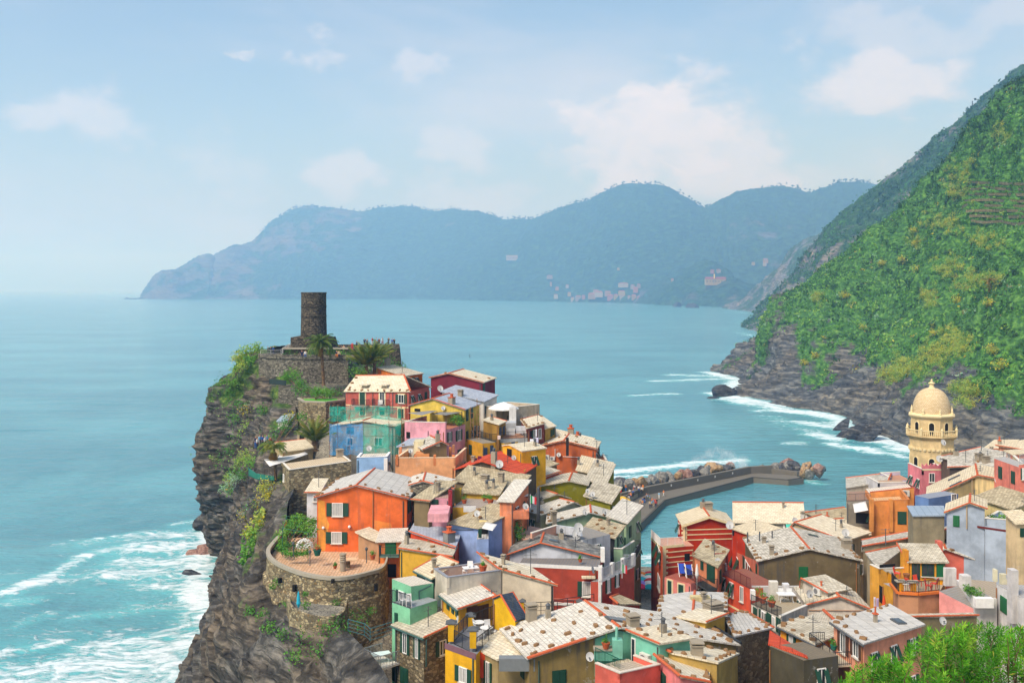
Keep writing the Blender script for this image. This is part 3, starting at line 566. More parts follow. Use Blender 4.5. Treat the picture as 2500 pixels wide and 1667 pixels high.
def simple_rock(key, a, b_, c):
    if key in MATS: return MATS[key]
    m, nt, bb = new_mat('boulder_' + key); oc = N(nt, 'ShaderNodeTexCoord').outputs['Object']
    n1 = tex(nt, 'ShaderNodeTexNoise', oc); n1.inputs['Scale'].default_value = 1.4; n1.inputs['Detail'].default_value = 9; n1.inputs['Roughness'].default_value = .68
    L(nt, ramp(nt, n1.outputs[0], [(.32, rgb(a)), (.5, rgb(b_)), (.68, rgb(c))]), bb.inputs['Base Color']); bb.inputs['Roughness'].default_value = .9; bump(nt, bb, n1, .9, .15)
    MATS[key] = m; return m
BR = [('grey', simple_rock('grey', '3E3F40', '76746E', 'A8A49A')), ('tan', simple_rock('tan', '5E4A36', '9A7E5C', 'C2AC88')), ('dark', simple_rock('dark', '1E1F22', '45464A', '6E6E6C')), ('reddish', simple_rock('reddish', '553C36', '8E6C60', 'B69A8C'))]
g_ = np.random.default_rng(77)
def T10(x, y): return (1400 + x / 3.36, 1050 + y / 3.36)
nb = 0
def brow(path, rows, n, smin, smax, z0, where, dn):
    global nb
    for i in range(n):
        t = (i + .5 * g_.random()) / n * (len(path) - 1); k = min(int(t), len(path) - 2); a, b2 = Vector(path[k]), Vector(path[k + 1]); c = a + (b2 - a) * (t - k)
        for r in range(rows):
            s = smin + (smax - smin) * g_.random() ** 1.6; kn, mt = BR[[0, 0, 2, 1, 3, 0, 2][g_.integers(0, 7)]]
            q = c + Vector(dn) * (r * 1.75 + g_.normal() * .3) + Vector((g_.normal() * .5, g_.normal() * .4, z0 - r * .75 + g_.random() * .7))
            o = boulder('boulder', q, (s, s * (.7 + .3 * g_.random()), s * (.6 + .3 * g_.random())), mt, 100 + nb, 5)
            size = 'large' if s > smin + .55 * (smax - smin) else 'small'
            tag(o, '%s %s boulder heaped %s' % (size, kn, where), 'boulder', 'boulders of the harbour breakwater'); nb += 1
brow([(10, 246, 0), (24, 256, 0), (36, 263.5, 0), (50, 275, 0), (63, 287.5, 0)], 5, 24, 1.2, 2.8, 3.1, 'against the seaward side of the harbour wall', (-.55, 1.0, 0))
brow([(77, 289, 0), (82, 286, 0), (86, 283, 0)], 5, 9, 1.2, 2.9, 2.6, 'at the tip of the harbour breakwater', (-1.1, .8, 0))
def slab_rock(px, py, Y, s, label, seed, rot=(.5, .5, .3), mat=None):
    o = boulder('sea_rock', P(px, py, Y), s, mat or rk_sea, seed, 7, rot, sub=3); tag(o, label, 'rock'); return o
rk_sea = rock('searock', '15171A', '34373B', '6B6E70', 1.6, None, (.9, .5, .2))
SLB = slab_rock(2095, 1072, 362, (6, 4.5, 5), 'slanted black slab rock in the surf off the hillside', 5, (.1, -.2, .3))
for k in range(7): q = P(2052 + 12 * k, 1070 - 2 * k + 5 * (k % 2), 366 - k * 1.5); o = boulder('slab', q - SLB.location, (9.5 - .5 * abs(k - 3), 3.2, 1.1), rk_sea, 60 + k, 6, (.25, -.62, .35), sub=3); o.parent = SLB; o.matrix_parent_inverse = SLB.rotation_euler.to_matrix().to_4x4().inverted()
slab_rock(2050, 1048, 384, (7, 2.5, 2), 'thin tilted black rock behind the slanted slab rock', 6, (.3, -.6, .4))
slab_rock(2128, 1062, 372, (5, 4, 4), 'rounded black rock between the slab rock and the shore', 9, (.2, -.4, .1))
slab_rock(1764, 966, 506, (6.5, 5, 6), 'pointed black rock standing off the cape', 12, (.2, .2, .1)); slab_rock(1789, 963, 510, (3, 3, 4), 'small black rock between pointed rock and cape', 13, (.1, .3, .2)); slab_rock(1742, 972, 498, (3.5, 2, 1), 'low flat rock awash beside the pointed rock', 14, (0, 0, .2))
slab_rock(472, 1406, 190, (2.4, 2, 1.3), 'dark rock awash in the white surf', 15, (.1, .2, .2)); slab_rock(508, 1345, 206, (3.2, 2.6, 2.2), 'reddish brown rock at the foot of the cliff', 16, (.3, .1, .2), BR[3][1]); slab_rock(506, 1278, 226, (3.4, 2.6, 2.4), 'pointed dark rock at the waterline behind the cliff', 17, (.2, -.3, .4)); slab_rock(484, 1352, 205, (2.4, 2, 1.2), 'wet brown rock in the backwash beside the cliff', 18, (.2, .1, .4), BR[3][1])
slab_rock(1652, 749, 3010, (15, 12, 16), 'small pointed stack rock off the far town', 21, (.2, .1, .1)); slab_rock(1690, 751, 2880, (20, 14, 14), 'dark rock at the foot of the convent hill', 22, (.1, .1, .1)); slab_rock(1630, 741, 3680, (18, 12, 9), 'low rock by the far beach', 23, (.1, .1, .1))
conc = plain('concrete', '6E695E', .92); concd = plain('concrete_wet', '4F4B42', .85)
mole = empty('harbour_mole', (40, 255, 0)); tag(mole, 'concrete harbour mole with high sea wall and lower quay', 'mole')
WB = [(24.5, 247.5), (34, 257.5), (66.5, 286.5), (72, 285.5)]                    # foot of the sea wall
WE = [(27, 221), (37.4, 249.5), (66, 280), (74.5, 276), (79, 279)]       # quay edge
mb = MB(); mb.prism([(23, 223, -3), (27, 221, -3), (37.4, 249.5, -3), (66, 280, -3), (74.5, 276, -3), (79.5, 279, -3), (78, 283.5, -3), (66.5, 288, -3), (33, 258.2, -3), (18, 246, -3)], 4.4); mb.build('quay', conc, mole)
mb = MB()
for a, b2 in zip(WE[:-1], WE[1:]):                                                # raised coping along the quay edge
    a, b2 = Vector((*a, 0)), Vector((*b2, 0)); u = (b2 - a).normalized(); n = Vector((-u.y, u.x, 0)); c = (a + b2) / 2 + n * .25
    mb.box((c.x, c.y, 1.5), u, n, (0, 0, 1), (b2 - a).length, .5, .22)
mb.build('coping', concd, mole)
mb = MB()
for a, b2, h, wd in ((WB[0], WB[1], 3.3, .9), (WB[1], WB[2], 3.35, 1.1), (WB[2], (73, 288.5), 3.3, 1.1), ((73, 288.5), (79, 283.5), 2.5, .9)):
    a, b2 = Vector((*a, 0)), Vector((*b2, 0)); u = (b2 - a).normalized(); n = Vector((-u.y, u.x, 0)); c = (a + b2) / 2
    mb.box((c.x, c.y, (h + 1.0) / 2), u, n, (0, 0, 1), (b2 - a).length + .4, wd, h - 1.0)
mb.build('sea_wall', conc, mole)
for t in (.2, .45, .62, .8):                                                       # small white signs fixed on the wall
    x, y = WB[1][0] + t * 32.5, WB[1][1] + t * 29; u = Vector((.746, .666, 0)); n = Vector((.666, -.746, 0))
    mb = MB(); mb.box(Vector((x, y, 2.6)) + n * .60, u, n, (0, 0, 1), .35, .05, .5); mb.build('sign_plate', plain('white_paint', 'E8E6E0', .6), mole)
prom = empty('promenade', (20, 235, 0)); tag(prom, 'raised harbour promenade behind the quay wall', 'promenade')
mb = MB(); mb.prism([(8, 205, -3), (21.2, 205, -3), (22.8, 223, -3), (24.2, 240, -3), (31.5, 254.5, -3), (24, 252, -3), (8, 244, -3)], 5.6); mb.build('deck', plain('promenade_stone', 'B3A78E', .9), prom)
mb = MB(); pts = [(21.4, 205), (23.0, 223), (24.4, 240), (31.6, 254.4)]
for a, b2 in zip(pts[:-1], pts[1:]):
    a, b2 = Vector((*a, 0)), Vector((*b2, 0)); u = (b2 - a).normalized(); n = Vector((-u.y, u.x, 0)); c = (a + b2) / 2; mb.box((c.x, c.y, 3.0), u, n, (0, 0, 1), (b2 - a).length, .4, .85)
mb.build('parapet', conc, prom)
g_ = np.random.default_rng(4); n = 260; t = g_.random(n); hgt = g_.random(n) ** 1.5 * 6.5 * (1 - np.abs(t - .5) * 1.3)
C = np.stack([50 + t * 17 + g_.normal(size=n) * .6, 287.5 + t * 6 + g_.normal(size=n) * .8, 2 + hgt], 1)
m, nt, b = new_mat('spray'); b.inputs['Base Color'].default_value = (.9, .93, .95, 1); b.inputs['Roughness'].default_value = .9; MATS['spray'] = m
tr = N(nt, 'ShaderNodeBsdfTransparent'); ms = N(nt, 'ShaderNodeMixShader'); ms.inputs[0].default_value = .38; L(nt, tr, ms.inputs[1]); L(nt, b, ms.inputs[2]); L(nt, ms, nt.nodes['Material Output'].inputs[0])
o = link(bpy.data.objects.new('wave_spray', clumps('wave_spray', C, .9 + .5 * g_.random(n), np.zeros(n), 70, .05 + .04 * g_.random(n), m, seed=5))); tag(o, 'white spray of a wave breaking over the harbour wall', 'spray', kind='stuff')
st_castle = masonry('castle', ['3A362F', '5A5348', '756C5D', '4A463F', '887B66'], '39352E', .34, 1.0)
st_wall = masonry('terrace_wall', ['6B604C', '9A8A6A', 'B5A583', '5A5244', 'C7B893', '7E6B4E'], '77705F', .42, 1.0)
st_grey = masonry('grey_rubble', ['5E5A52', '8A8579', '746E62', 'A19A8A', '4E4A44'], '5A564C', .38, .9)
cst_ = empty('castle_tower', tuple(P(766, 850, 206))); tag(cst_, 'round stone castle tower on square base above the sea', 'tower')
c = P(766, 713.5, 206); r0 = 2.48
prof = [(2.66, 40.5), (2.6, 44.0), (2.52, 47), (2.48, c.z - .35), (2.56, c.z - .3), (2.56, c.z), (2.1, c.z), (2.1, c.z - 1.0)]
mb = MB(); mb.lathe((c.x, c.y, 0), prof, 40); mb.build('tower_shaft', st_castle, cst_)
mb = MB()
for k in range(3): mb.lathe((c.x, c.y, 45.6 + k * 1.9), [(2.60, 0), (2.64, .03), (2.64, .10), (2.60, .13)], 40)
mb.build('stone_band', st_castle, cst_)
a = P(711, 852, 203); b2 = P(818, 852, 203); mb = MB()
mb.hexa([(a.x, 202, 38), (b2.x, 202, 38), (b2.x + .3, 211, 38), (a.x + .2, 211, 38)], [(a.x, 202.4, 43.4), (b2.x - 1.4, 202.4, 43.2), (b2.x - 1.2, 210.6, 43.2), (a.x + .3, 210.6, 43.4)]); mb.build('tower_base', st_castle, cst_)
q = P(782, 762, 203.4); mb = MB(); mb.box((q.x, q.y + .12, q.z), (1, 0, 0), (0, 1, 0), (0, 0, 1), .5, .1, .9); mb.build('slit_window', plain('dark_hole', '15120F', .9), cst_)
bas = empty('castle_bastion', (-38, 200, 34)); tag(bas, 'grey stone bastion and terrace wall round the castle', 'wall')
def pris(name, pix, zt, zb, mat, parent, batter=0.0):
    pts = [P(x, y, Y) for x, y, Y in pix]; c = sum(pts, Vector()) / len(pts); top = [Vector((p.x, p.y, zt)) for p in pts]; bot = [Vector((p.x + (p.x - c.x) * batter, p.y + (p.y - c.y) * batter, zb)) for p in pts]
    mb = MB(); mb.poly(top)
    for i in range(len(pts)):
        j = (i + 1) % len(pts); mb.poly([bot[i], bot[j], top[j], top[i]])
    return mb.build(name, mat, parent)
pris('upper_platform', [(690, 866, 200), (850, 860, 200), (975, 852, 203), (976, 846, 214), (880, 842, 218), (700, 845, 216)], 41.2, 33, st_castle, bas, .07)
pris('lower_terrace', [(632, 880, 192), (690, 888, 189), (760, 890, 188), (850, 886, 189), (868, 880, 195), (868, 865, 204), (640, 865, 204)], 40.1, 30, st_grey, bas, .02)
pris('garden_terrace', [(680, 950, 181), (770, 948, 179), (855, 945, 180), (868, 930, 190), (680, 930, 190)], 35.6, 26, st_grey, bas, .03)
def wallline(name, pix, h, t, mat, parent, z=None):
    mb = MB(); pts = [P(*q) for q in pix]
    for a, b2 in zip(pts[:-1], pts[1:]):
        d = (b2 - a); d.z = 0; u = d.normalized(); n = Vector((-u.y, u.x, 0)); za, zb = (a.z, b2.z) if z is None else (z, z)
        lo = [a - n * t / 2, b2 - n * t / 2, b2 + n * t / 2, a + n * t / 2]; zz = [za, zb, zb, za]
        mb.hexa([(p.x, p.y, q) for p, q in zip(lo, zz)], [(p.x, p.y, q + h) for p, q in zip(lo, zz)])
    return mb.build(name, mat, parent)
wallline('parapet', [(632, 880, 192), (690, 888, 189), (760, 890, 188), (850, 886, 189)], .8, .4, st_grey, bas, 40.1)
wallline('parapet', [(850, 860, 201), (975, 852, 203)], .9, .4, st_grey, bas, 41.2)
wallline('parapet', [(690, 866, 199.8), (850, 860, 199.8)], .35, .35, plain('coping_stone', 'A39A88', .9), bas, 41.2)
lawn_root = empty('lawn_terrace', tuple(P(780, 985, 172))); tag(lawn_root, 'bright green lawn on a curved stone terrace below the castle', 'terrace')
pris('terrace_wall', [(729, 965, 175), (742, 984, 170), (795, 984, 168.5), (842, 970, 172), (842, 958, 178), (735, 957, 178)], 34.2, 24, st_wall, lawn_root, .02)
m, nt, b = new_mat('lawn'); nn_ = tex(nt, 'ShaderNodeTexNoise', wpos(nt)); nn_.inputs['Scale'].default_value = 3; nn_.inputs['Detail'].default_value = 6; L(nt, ramp(nt, nn_.outputs[0], [(.3, rgb('3F8A1E')), (.7, rgb('62B82C'))]), b.inputs['Base Color']); b.inputs['Roughness'].default_value = .9; MATS['lawn'] = m
pris('grass', [(741, 966, 174.5), (747, 981, 171), (794, 981, 169.8), (826, 972, 172), (822, 964, 175)], 34.26, 34.0, m, lawn_root)
wallline('kerb', [(729, 965, 175), (742, 984, 170.2), (795, 984, 168.8), (842, 970, 172)], .3, .4, plain('coping_stone', 'A39A88', .9), lawn_root, 34.15)
bt = empty('stone_bastion', tuple(P(760, 1480, 104))); tag(bt, 'curved rubble stone bastion carrying the tiled terrace', 'wall')
ring = [(695, 1300, 121.5), (668, 1318, 116), (652, 1340, 111.5), (668, 1362, 107.5), (715, 1380, 104), (760, 1393, 102.2), (810, 1400, 101.3), (850, 1397, 101.6), (900, 1382, 103.2), (938, 1362, 105.5), (942, 1330, 112), (900, 1300, 122)]
ZT = 24.2
pts = [P(*q) for q in ring]; c = Vector((-17.5, 112, 0)); mb = MB()
def ringpt(p, k, z): return Vector((c.x + (p.x - c.x) * k, c.y + (p.y - c.y) * k, z))
lev = [(1.0, ZT + .15), (1.015, ZT - 2.2), (1.05, ZT - 2.3), (1.09, 17), (1.14, 9)]
RP = resample(np.array([tuple(p) for p in pts]), 72)
RP = [Vector(p) for p in RP]
for (k1, z1), (k2, z2) in zip(lev[:-1], lev[1:]):
    for i in range(71):
        mb.poly([ringpt(RP[i], k2, z2), ringpt(RP[i + 1], k2, z2), ringpt(RP[i + 1], k1, z1), ringpt(RP[i], k1, z1)])
mb.build('curved_wall', st_wall, bt)
mb = MB()
for i in range(71):
    a, b2, a2, b3 = ringpt(RP[i], 1.012, ZT), ringpt(RP[i + 1], 1.012, ZT), ringpt(RP[i], .965, ZT), ringpt(RP[i + 1], .965, ZT)
    up = Vector((0, 0, .32)); mb.hexa([a, b2, b3, a2], [a + up, b2 + up, b3 + up, a2 + up])
mb.build('coping', plain('coping_stone', 'A39A88', .9), bt)
mt_tile = slate('terrace_tiles', 'C49A78', 'D6B494', 'A08468', .34, .34, .15, .03, 0)
mb = MB(); mb.poly([ringpt(p, .97, 23.55) for p in RP]); mb.build('tiled_floor', mt_tile, bt)
for (x, y, h) in ((692, 1414, 12), (808, 1414, 9), (916, 1430, 18), (730, 1432, 16)):
    p = min(RP[12:60], key=lambda p: abs(1250 + F * p.x / p.y - x)); z = CAMZ - (y - HOR) * p.y / F; q = ringpt(p, 1.05, z); n = Vector((q.x - c.x, q.y - c.y, 0)).normalized(); mb = MB(); mb.box(q, (-n.y, n.x, 0), n, (0, 0, 1), .3, .35, h * .04); mb.build('loophole', plain('dark_hole', '15120F', .9), bt)
lt = empty('lower_bastion', tuple(P(770, 1500, 96))); tag(lt, 'small curved stone terrace below the bastion with turquoise parasol', 'terrace')
ring2 = [(700, 1462, 101), (704, 1488, 97.5), (725, 1502, 95), (760, 1512, 93.5), (800, 1514, 93), (838, 1508, 94.5), (850, 1480, 99)]
q2 = [Vector(p) for p in resample(np.array([tuple(P(*q)) for q in ring2]), 30)]; c2 = Vector((-18.4, 98, 0)); mb = MB()
def rp2(p, k, z): return Vector((c2.x + (p.x - c2.x) * k, c2.y + (p.y - c2.y) * k, z))
for (k1, z1), (k2, z2) in zip([(.93, 23.2), (1, 23.2), (1.02, 20)], [(1, 23.2), (1.02, 20), (1.1, 10)]):
    for i in range(29): mb.poly([rp2(q2[i], k2, z2), rp2(q2[i + 1], k2, z2), rp2(q2[i + 1], k1, z1), rp2(q2[i], k1, z1)])
for i in range(29): mb.poly([rp2(q2[i + 1], .93, 22.2), rp2(q2[i], .93, 22.2), rp2(q2[i], .93, 23.2), rp2(q2[i + 1], .93, 23.2)])
mb.build('curved_wall', st_wall, lt)
mb = MB(); mb.poly([rp2(p, .94, 22.3) for p in q2]); mb.build('floor', MATS['ground'], lt)
from mathutils.geometry import intersect_ray_tri
TILE = {1: (480, 690, 3.92), 2: (900, 850, 3.92), 3: (480, 1060, 3.92), 4: (960, 1200, 3.92), 5: (1500, 1200, 3.92), 6: (1900, 900, 3.92), 7: (1900, 1267, 3.92), 8: (850, 1360, 5.107), 9: (1250, 1360, 5.107), 10: (1400, 1050, 3.36), 0: (0, 0, 1)}
def tz(t, x, y): a, b, s = TILE[t]; return a + x / s, b + y / s
def rdir(px, py): return Vector(((px - 1250) / F, 1, -(py - HOR) / F))
EYE = Vector((0, 0, CAMZ)); UP = Vector((0, 0, 1))
ROOFS = {
 'pale': slate('pale', 'C0BAAE', 'D6D1C6', '857F74', .42, .34, .10), 'white': slate('white', 'B6B3AD', 'C8C5BF', '86837C', .34, .9, .08, .02, 0), 'beige': slate('beige', 'C9BA9C', 'DACDB2', '8E8068', .5, .32, .18), 'ivory': slate('ivory', 'CBBFA6', 'DDD4BE', '978A70', .5, .36, .18),
 'brown': slate('brown', 'A09378', 'C4B799', '5A5140', .36, .34, .35), 'old': slate('old', 'B4AA96', 'CFC7B4', '6A6250', .40, .36, .4), 'grey': slate('grey', '77787A', '888886', '525250', .4, .25, .2), 'blue': slate('blue', '98A1B0', 'B0B7C2', '707682', .4, .3, .15),
 'red': slate('red', 'C4482C', 'D85C3A', '842E1C', .22, .9, .15, .03, 0), 'dark': slate('dark', '3C4046', '52565C', '25282C', .4, .3, .2), 'slateb': slate('slateb', '4A5563', '5A6675', '2E3640', .32, .28, .05), 'mottle': slate('mottle', 'D6D0C4', 'A09A8C', '7A7466', .3, .32, .25), 'metal': slate('metal', '8FA0B0', '9CAAB8', '6F7C88', .7, 4, .1, .02, 0)}
ORANGE = plain('terracotta', 'C0603A', .85); GUTTER = plain('gutter', '3A5A55', .5); DKG = plain('gutter_grey', '55585A', .5); WHITE = plain('white_paint', 'E8E6E0', .6); IRON = plain('iron', '2C2E30', .5); GLASSD = plain('dark_hole', '15120F', .9); TRIM = plain('cream_trim', 'E2CFA0', .8)
STONE = plain('roof_stone', '8A6A48', .95); CHIM = plain('chimney_stone', '9A8F7C', .95)
def shutter_mat(key, col):
    k = 'shutter_' + key
    if k in MATS: return MATS[k]
    m, nt, b = new_mat(k); c = rgb(col); w_ = tex(nt, 'ShaderNodeTexWave', wpos(nt)); w_.bands_direction = 'Z'; w_.inputs['Scale'].default_value = 4.5; w_.inputs['Distortion'].default_value = .2
    L(nt, mix(nt, w_.outputs[0], mulc(c, .55), mulc(c, 1.2)), b.inputs['Base Color']); b.inputs['Roughness'].default_value = .55; bump(nt, b, w_, .6, .02); MATS[k] = m; return m
SH = {'g': shutter_mat('green', '1E4A38'), 'b': shutter_mat('brown', '5A3A28'), 'k': shutter_mat('blue', '3C4C66'), 'e': shutter_mat('emerald', '1C6A3A')}
m, nt, b = new_mat('window_glass'); b.inputs['Base Color'].default_value = (.03, .04, .045, 1); b.inputs['Roughness'].default_value = .08; b.inputs['Specular IOR Level'].default_value = .6; GLASS = m; MATS['glass'] = m
def stone_meshes():
    out = []
    for k in range(4):
        g = np.random.default_rng(50 + k); bm = bmesh.new(); bmesh.ops.create_cube(bm, size=1); bmesh.ops.subdivide_edges(bm, edges=bm.edges[:], cuts=1, use_grid_fill=True)
        for v in bm.verts:
            q = Vector(v.co); v.co = q * (.8 + .2 / max(.5, q.length)) + Vector(g.normal(size=3) * .05)
        me = bpy.data.meshes.new('stone'); bm.to_mesh(me); bm.free(); me.materials.append(STONE); out.append(me)
    return out
STONES = stone_meshes()
def tile_run(mb, a, b2, r=.12, tl=.42):
    a, b2 = Vector(a), Vector(b2); d = b2 - a; n = max(1, round(d.length / tl)); u = d.normalized(); s = u.cross(UP); s = s.normalized() if s.length > 1e-3 else Vector((1, 0, 0)); t = s.cross(u)
    for k in range(n):
        p, q = a + d * (k / n), a + d * ((k + 1.12) / n)
        ring = []
        for pt, rr in ((p, r * 1.12), (q, r * .92)):
            ring.append([pt + s * (rr * math.cos(x)) + t * (rr * math.sin(x)) for x in (-.25, .55, 1.2, 1.94, 2.59, 3.39)])
        for i in range(5): mb.poly([ring[0][i], ring[0][i + 1], ring[1][i + 1], ring[1][i]])
        mb.poly(ring[0][::-1])
class House:
    def __init__(s, name, label, t, prof, Y, ext, wall, roof=None, steps=None, base=None, drop=None, over=.28, ridge=True, rake='', thick=.14, stones=0, cat='house', flat=0.0, sides='fblr', floor='C9A184', wins=(), group=None, trim=None, cop=None, dirt=.35, gut='', hip=(0, 0)):
        s.t = t; ya, yb = Y if isinstance(Y, tuple) else (Y, None)
        px = [tz(t, *q) for q in prof]; A = P(*px[0], ya); s.px = px
        if yb is None: yb = (CAMZ - A.z) * F / (px[-1][1] - HOR)
        B = P(*px[-1], yb); u = B - A; u.z = 0; s.len = u.length; u.normalize(); n = Vector((u.y, -u.x, 0)); s.u, s.n = u, n
        Q = [A]
        for q in px[1:-1]:
            d = rdir(*q); k = (A - EYE).dot(n) / d.dot(n); Q.append(EYE + d * k)
        Q.append(B); s.Q = Q
        if isinstance(ext, (int, float)): e = -n * ext; ez = 0
        else:
            x, y = tz(t, ext[0], ext[1]); Yt = ext[2] if len(ext) > 2 else None; i = ext[3] if len(ext) > 3 else max(range(len(Q)), key=lambda k: Q[k].z)
            if Yt is None: Yt = (CAMZ - Q[i].z) * F / (y - HOR)
            T = P(x, y, Yt); e = T - Q[i]; ez = e.z; e.z = 0
        s.e = e; s.eh = e.normalized()
        if steps is None: steps = [(0, 0), (1, ez)]
        elif steps[0][0] != 0: steps = [(0, 0)] + list(steps)
        s.steps = steps; s.flat = flat
        low = min(q.z for q in Q) + min(0, min(st[1] for st in steps)) - flat
        if base is None:
            if drop: base = low - drop
            else: base = min(low - 2.5, float(min(gz([A.x, B.x, A.x + e.x, B.x + e.x], [A.y, B.y, A.y + e.y, B.y + e.y]))) - .6)
        s.base = base; cen = (A + B + e) / 2; s.cen = Vector((cen.x, cen.y, 0))
        s.root = empty(name, (cen.x, cen.y, base)); tag(s.root, label, cat, group)
        wm = wall if not isinstance(wall, str) else stucco(wall, dirt); s.wm = wm
        hA, hB = hip; Rg = []
        for k, (f, dz) in enumerate(steps):
            row = [q + e * f + UP * (dz - flat) for q in Q]
            if 0 < k < len(steps) - 1: row[0] = row[0] + u * hA; row[-1] = row[-1] - u * hB
            Rg.append(row)
        s.R = Rg
        mb = MB(); K = len(Rg)
        def gp(p): return Vector((p.x, p.y, base))
        mb.poly([gp(Q[0])] + [gp(Q[-1])] + Rg[0][::-1])
        bk = Rg[-1]; mb.poly([gp(bk[-1]), gp(bk[0])] + bk)
        for col, hh, rev in ((0, hA, True), (-1, hB, False)):
            tp = [r[col] for r in Rg] if not hh else [Rg[0][col], Rg[-1][col]]
            pl = [gp(tp[0]), gp(tp[-1])] + tp[::-1]
            mb.poly(pl[::-1] if rev else pl)
        if flat:
            for k in range(K - 1):
                for i in range(len(Q) - 1): mb.poly([Rg[k][i], Rg[k][i + 1], Rg[k + 1][i + 1], Rg[k + 1][i]])
        s.wall = mb.build('wall', wm, s.root)
        if flat: s._parapet(sides, floor, cop)
        elif roof: s._roof(roof, over, thick, ridge, rake, stones, gut)
        if trim:
            mb = MB(); tm = trim if not isinstance(trim, str) else plain('trim_' + trim, trim, .8)
            for q in (A, B): mb.box(Vector((q.x, q.y, (q.z - .1 + base) / 2)) + n * .01, u, n, UP, .45, .1, q.z - .1 - base)
            mb.build('corner_trim', tm, s.root)
        for wn in wins: s.win(*wn)
        s._auto({q[0] for q in wins}, roof, cat)
    def _auto(s, done, roof, cat):
        g = np.random.default_rng(int(abs(s.cen.x * 91 + s.cen.y * 37)))
        if cat == 'house':                                          # side walls towards the lanes get their shuttered windows
            for c in 'rl':
                o, u, n = s.face(c); W = s.e.length; top = min(s.Q[-1 if c == 'r' else 0].z, s.Q[-1 if c == 'r' else 0].z + s.steps[-1][1]) - s.flat
                if c in done or W < 2.4 or n.dot(EYE - o) < 8: continue
                k = max(1, int(W / 2.3))
                for i in range(k):
                    for j in range(3):
                        z = top - 1.35 - j * 2.9
                        if z - 1 > s.base and g.random() < .72: p = o + s.e * ((i + .5) / k); p.z = z; window(s.root, p, s.eh, n, .75, 1.25, 'sco'[g.integers(0, 3)] if W / k > 1.9 else 'c', 'g')
        if roof and cat == 'house' and g.random() < .55:             # television aerial
            a = s.top[0][0] * .3 + s.top[-1][-1] * .35 + s.top[0][-1] * .35; mb = MB(); h = 1.3 + g.random(); mb.tube([a - UP * .3, a + UP * h], .035, 4)
            for j in range(3): q = a + UP * (h - .12 - .22 * j); d = Vector((math.cos(j + h * 9), math.sin(j + h * 9), 0)) * (.3 + .15 * j); mb.tube([q - d, q + d], .02, 4)
            mb.build('aerial', DKG, s.root)
        if roof and cat == 'house':
            for j in range(int(g.integers(0, 2))): x, y = .2 + .6 * g.random(), .25 + .5 * g.random(); k = int(g.integers(0, len(s.top[0]) - 1)); r0, r1 = s.top[0], s.top[1]; chimney(s.root, (r0[k] * (1 - x) + r0[k + 1] * x) * (1 - y) + (r1[k] * (1 - x) + r1[k + 1] * x) * y, .25 + .2 * g.random(), .35 + .4 * g.random(), ['stone', 'pot', 'pipe', 'pipe'][g.integers(0, 4)], None, s.u)
        if cat == 'house' and g.random() < .7: f = .04 if g.random() < .4 else .96; p = s.Q[0] * (1 - f) + s.Q[-1] * f + s.n * .09; mb = MB(); mb.tube([Vector((p.x, p.y, p.z - .25 - s.flat)), Vector((p.x, p.y, s.base))], .05, 5); mb.build('drainpipe', [DKG, plain('rust_pipe', '9A6A40', .7), GUTTER][g.integers(0, 3)], s.root)
    def _parapet(s, sides, floor, cop):
        Rg = s.R; h = s.flat; loop = {'f': (Rg[0][0], Rg[0][-1]), 'b': (Rg[-1][-1], Rg[-1][0]), 'l': (Rg[-1][0], Rg[0][0]), 'r': (Rg[0][-1], Rg[-1][-1])}
        mb = MB(); mc = MB()
        for c in sides:
            a, b2 = loop[c]; d = b2 - a; u = d.normalized(); n = Vector((u.y, -u.x, 0)).normalized(); dd = -n * .22
            mb.hexa([a, b2, b2 + dd, a + dd], [a + UP * h, b2 + UP * h, b2 + dd + UP * h, a + dd + UP * h])
            up, o = UP * h, n * .04; mc.hexa([a + up + o, b2 + up + o, b2 + up + dd - o, a + up + dd - o], [a + up + o + UP * .07, b2 + up + o + UP * .07, b2 + up + dd - o + UP * .07, a + up + dd - o + UP * .07])
        if sides: mb.build('parapet', s.wm, s.root); mc.build('coping', plain('coping_' + (cop or 'D8D2C4'), cop or 'D8D2C4', .85), s.root)
        fl = MB(); fl.poly([Rg[0][0] + UP * .012, Rg[0][-1] + UP * .012, Rg[-1][-1] + UP * .012, Rg[-1][0] + UP * .012]); fl.build('terrace_floor', slate('floor_' + floor, floor, floor, '8A7A68', .3, .3, .12, .02, 0), s.root)
    def _roof(s, roof, o, th, ridge, rake, stones, gut):
        Rg = [[q.copy() for q in r] for r in s.R]; K, M = len(Rg), len(Rg[0])
        for r in Rg:
            d0 = (r[0] - r[1]).normalized(); d1 = (r[-1] - r[-2]).normalized(); r[0] += d0 * o; r[-1] += d1 * o
        for i in range(M):
            d0 = (Rg[0][i] - Rg[1][i]).normalized(); d1 = (Rg[-1][i] - Rg[-2][i]).normalized(); Rg[0][i] += d0 * o; Rg[-1][i] += d1 * o
        top = [[q + UP * (th + .01) for q in r] for r in Rg]; bot = [[q + UP * .01 for q in r] for r in Rg]; s.top = top
        mb = MB()
        for k in range(K - 1):
            for i in range(M - 1):
                a, b2, c, d = top[k][i], top[k][i + 1], top[k + 1][i + 1], top[k + 1][i]
                slope_e = abs((d - a).normalized().z) >= abs((b2 - a).normalized().z)     # v up the slope
                ul = (b2 - a).normalized(); vl = (d - a) - ul * (d - a).dot(ul); vl.normalize()
                def uvp(p): x, y = (p - a).dot(ul), (p - a).dot(vl); return (x, y) if slope_e else (y, x)
                mb.poly([a, b2, c, d], [uvp(p) for p in (a, b2, c, d)]); mb.poly([bot[k][i], bot[k + 1][i], bot[k + 1][i + 1], bot[k][i + 1]])
        for i in range(M - 1):
            mb.poly([bot[0][i], bot[0][i + 1], top[0][i + 1], top[0][i]]); mb.poly([bot[-1][i + 1], bot[-1][i], top[-1][i], top[-1][i + 1]])
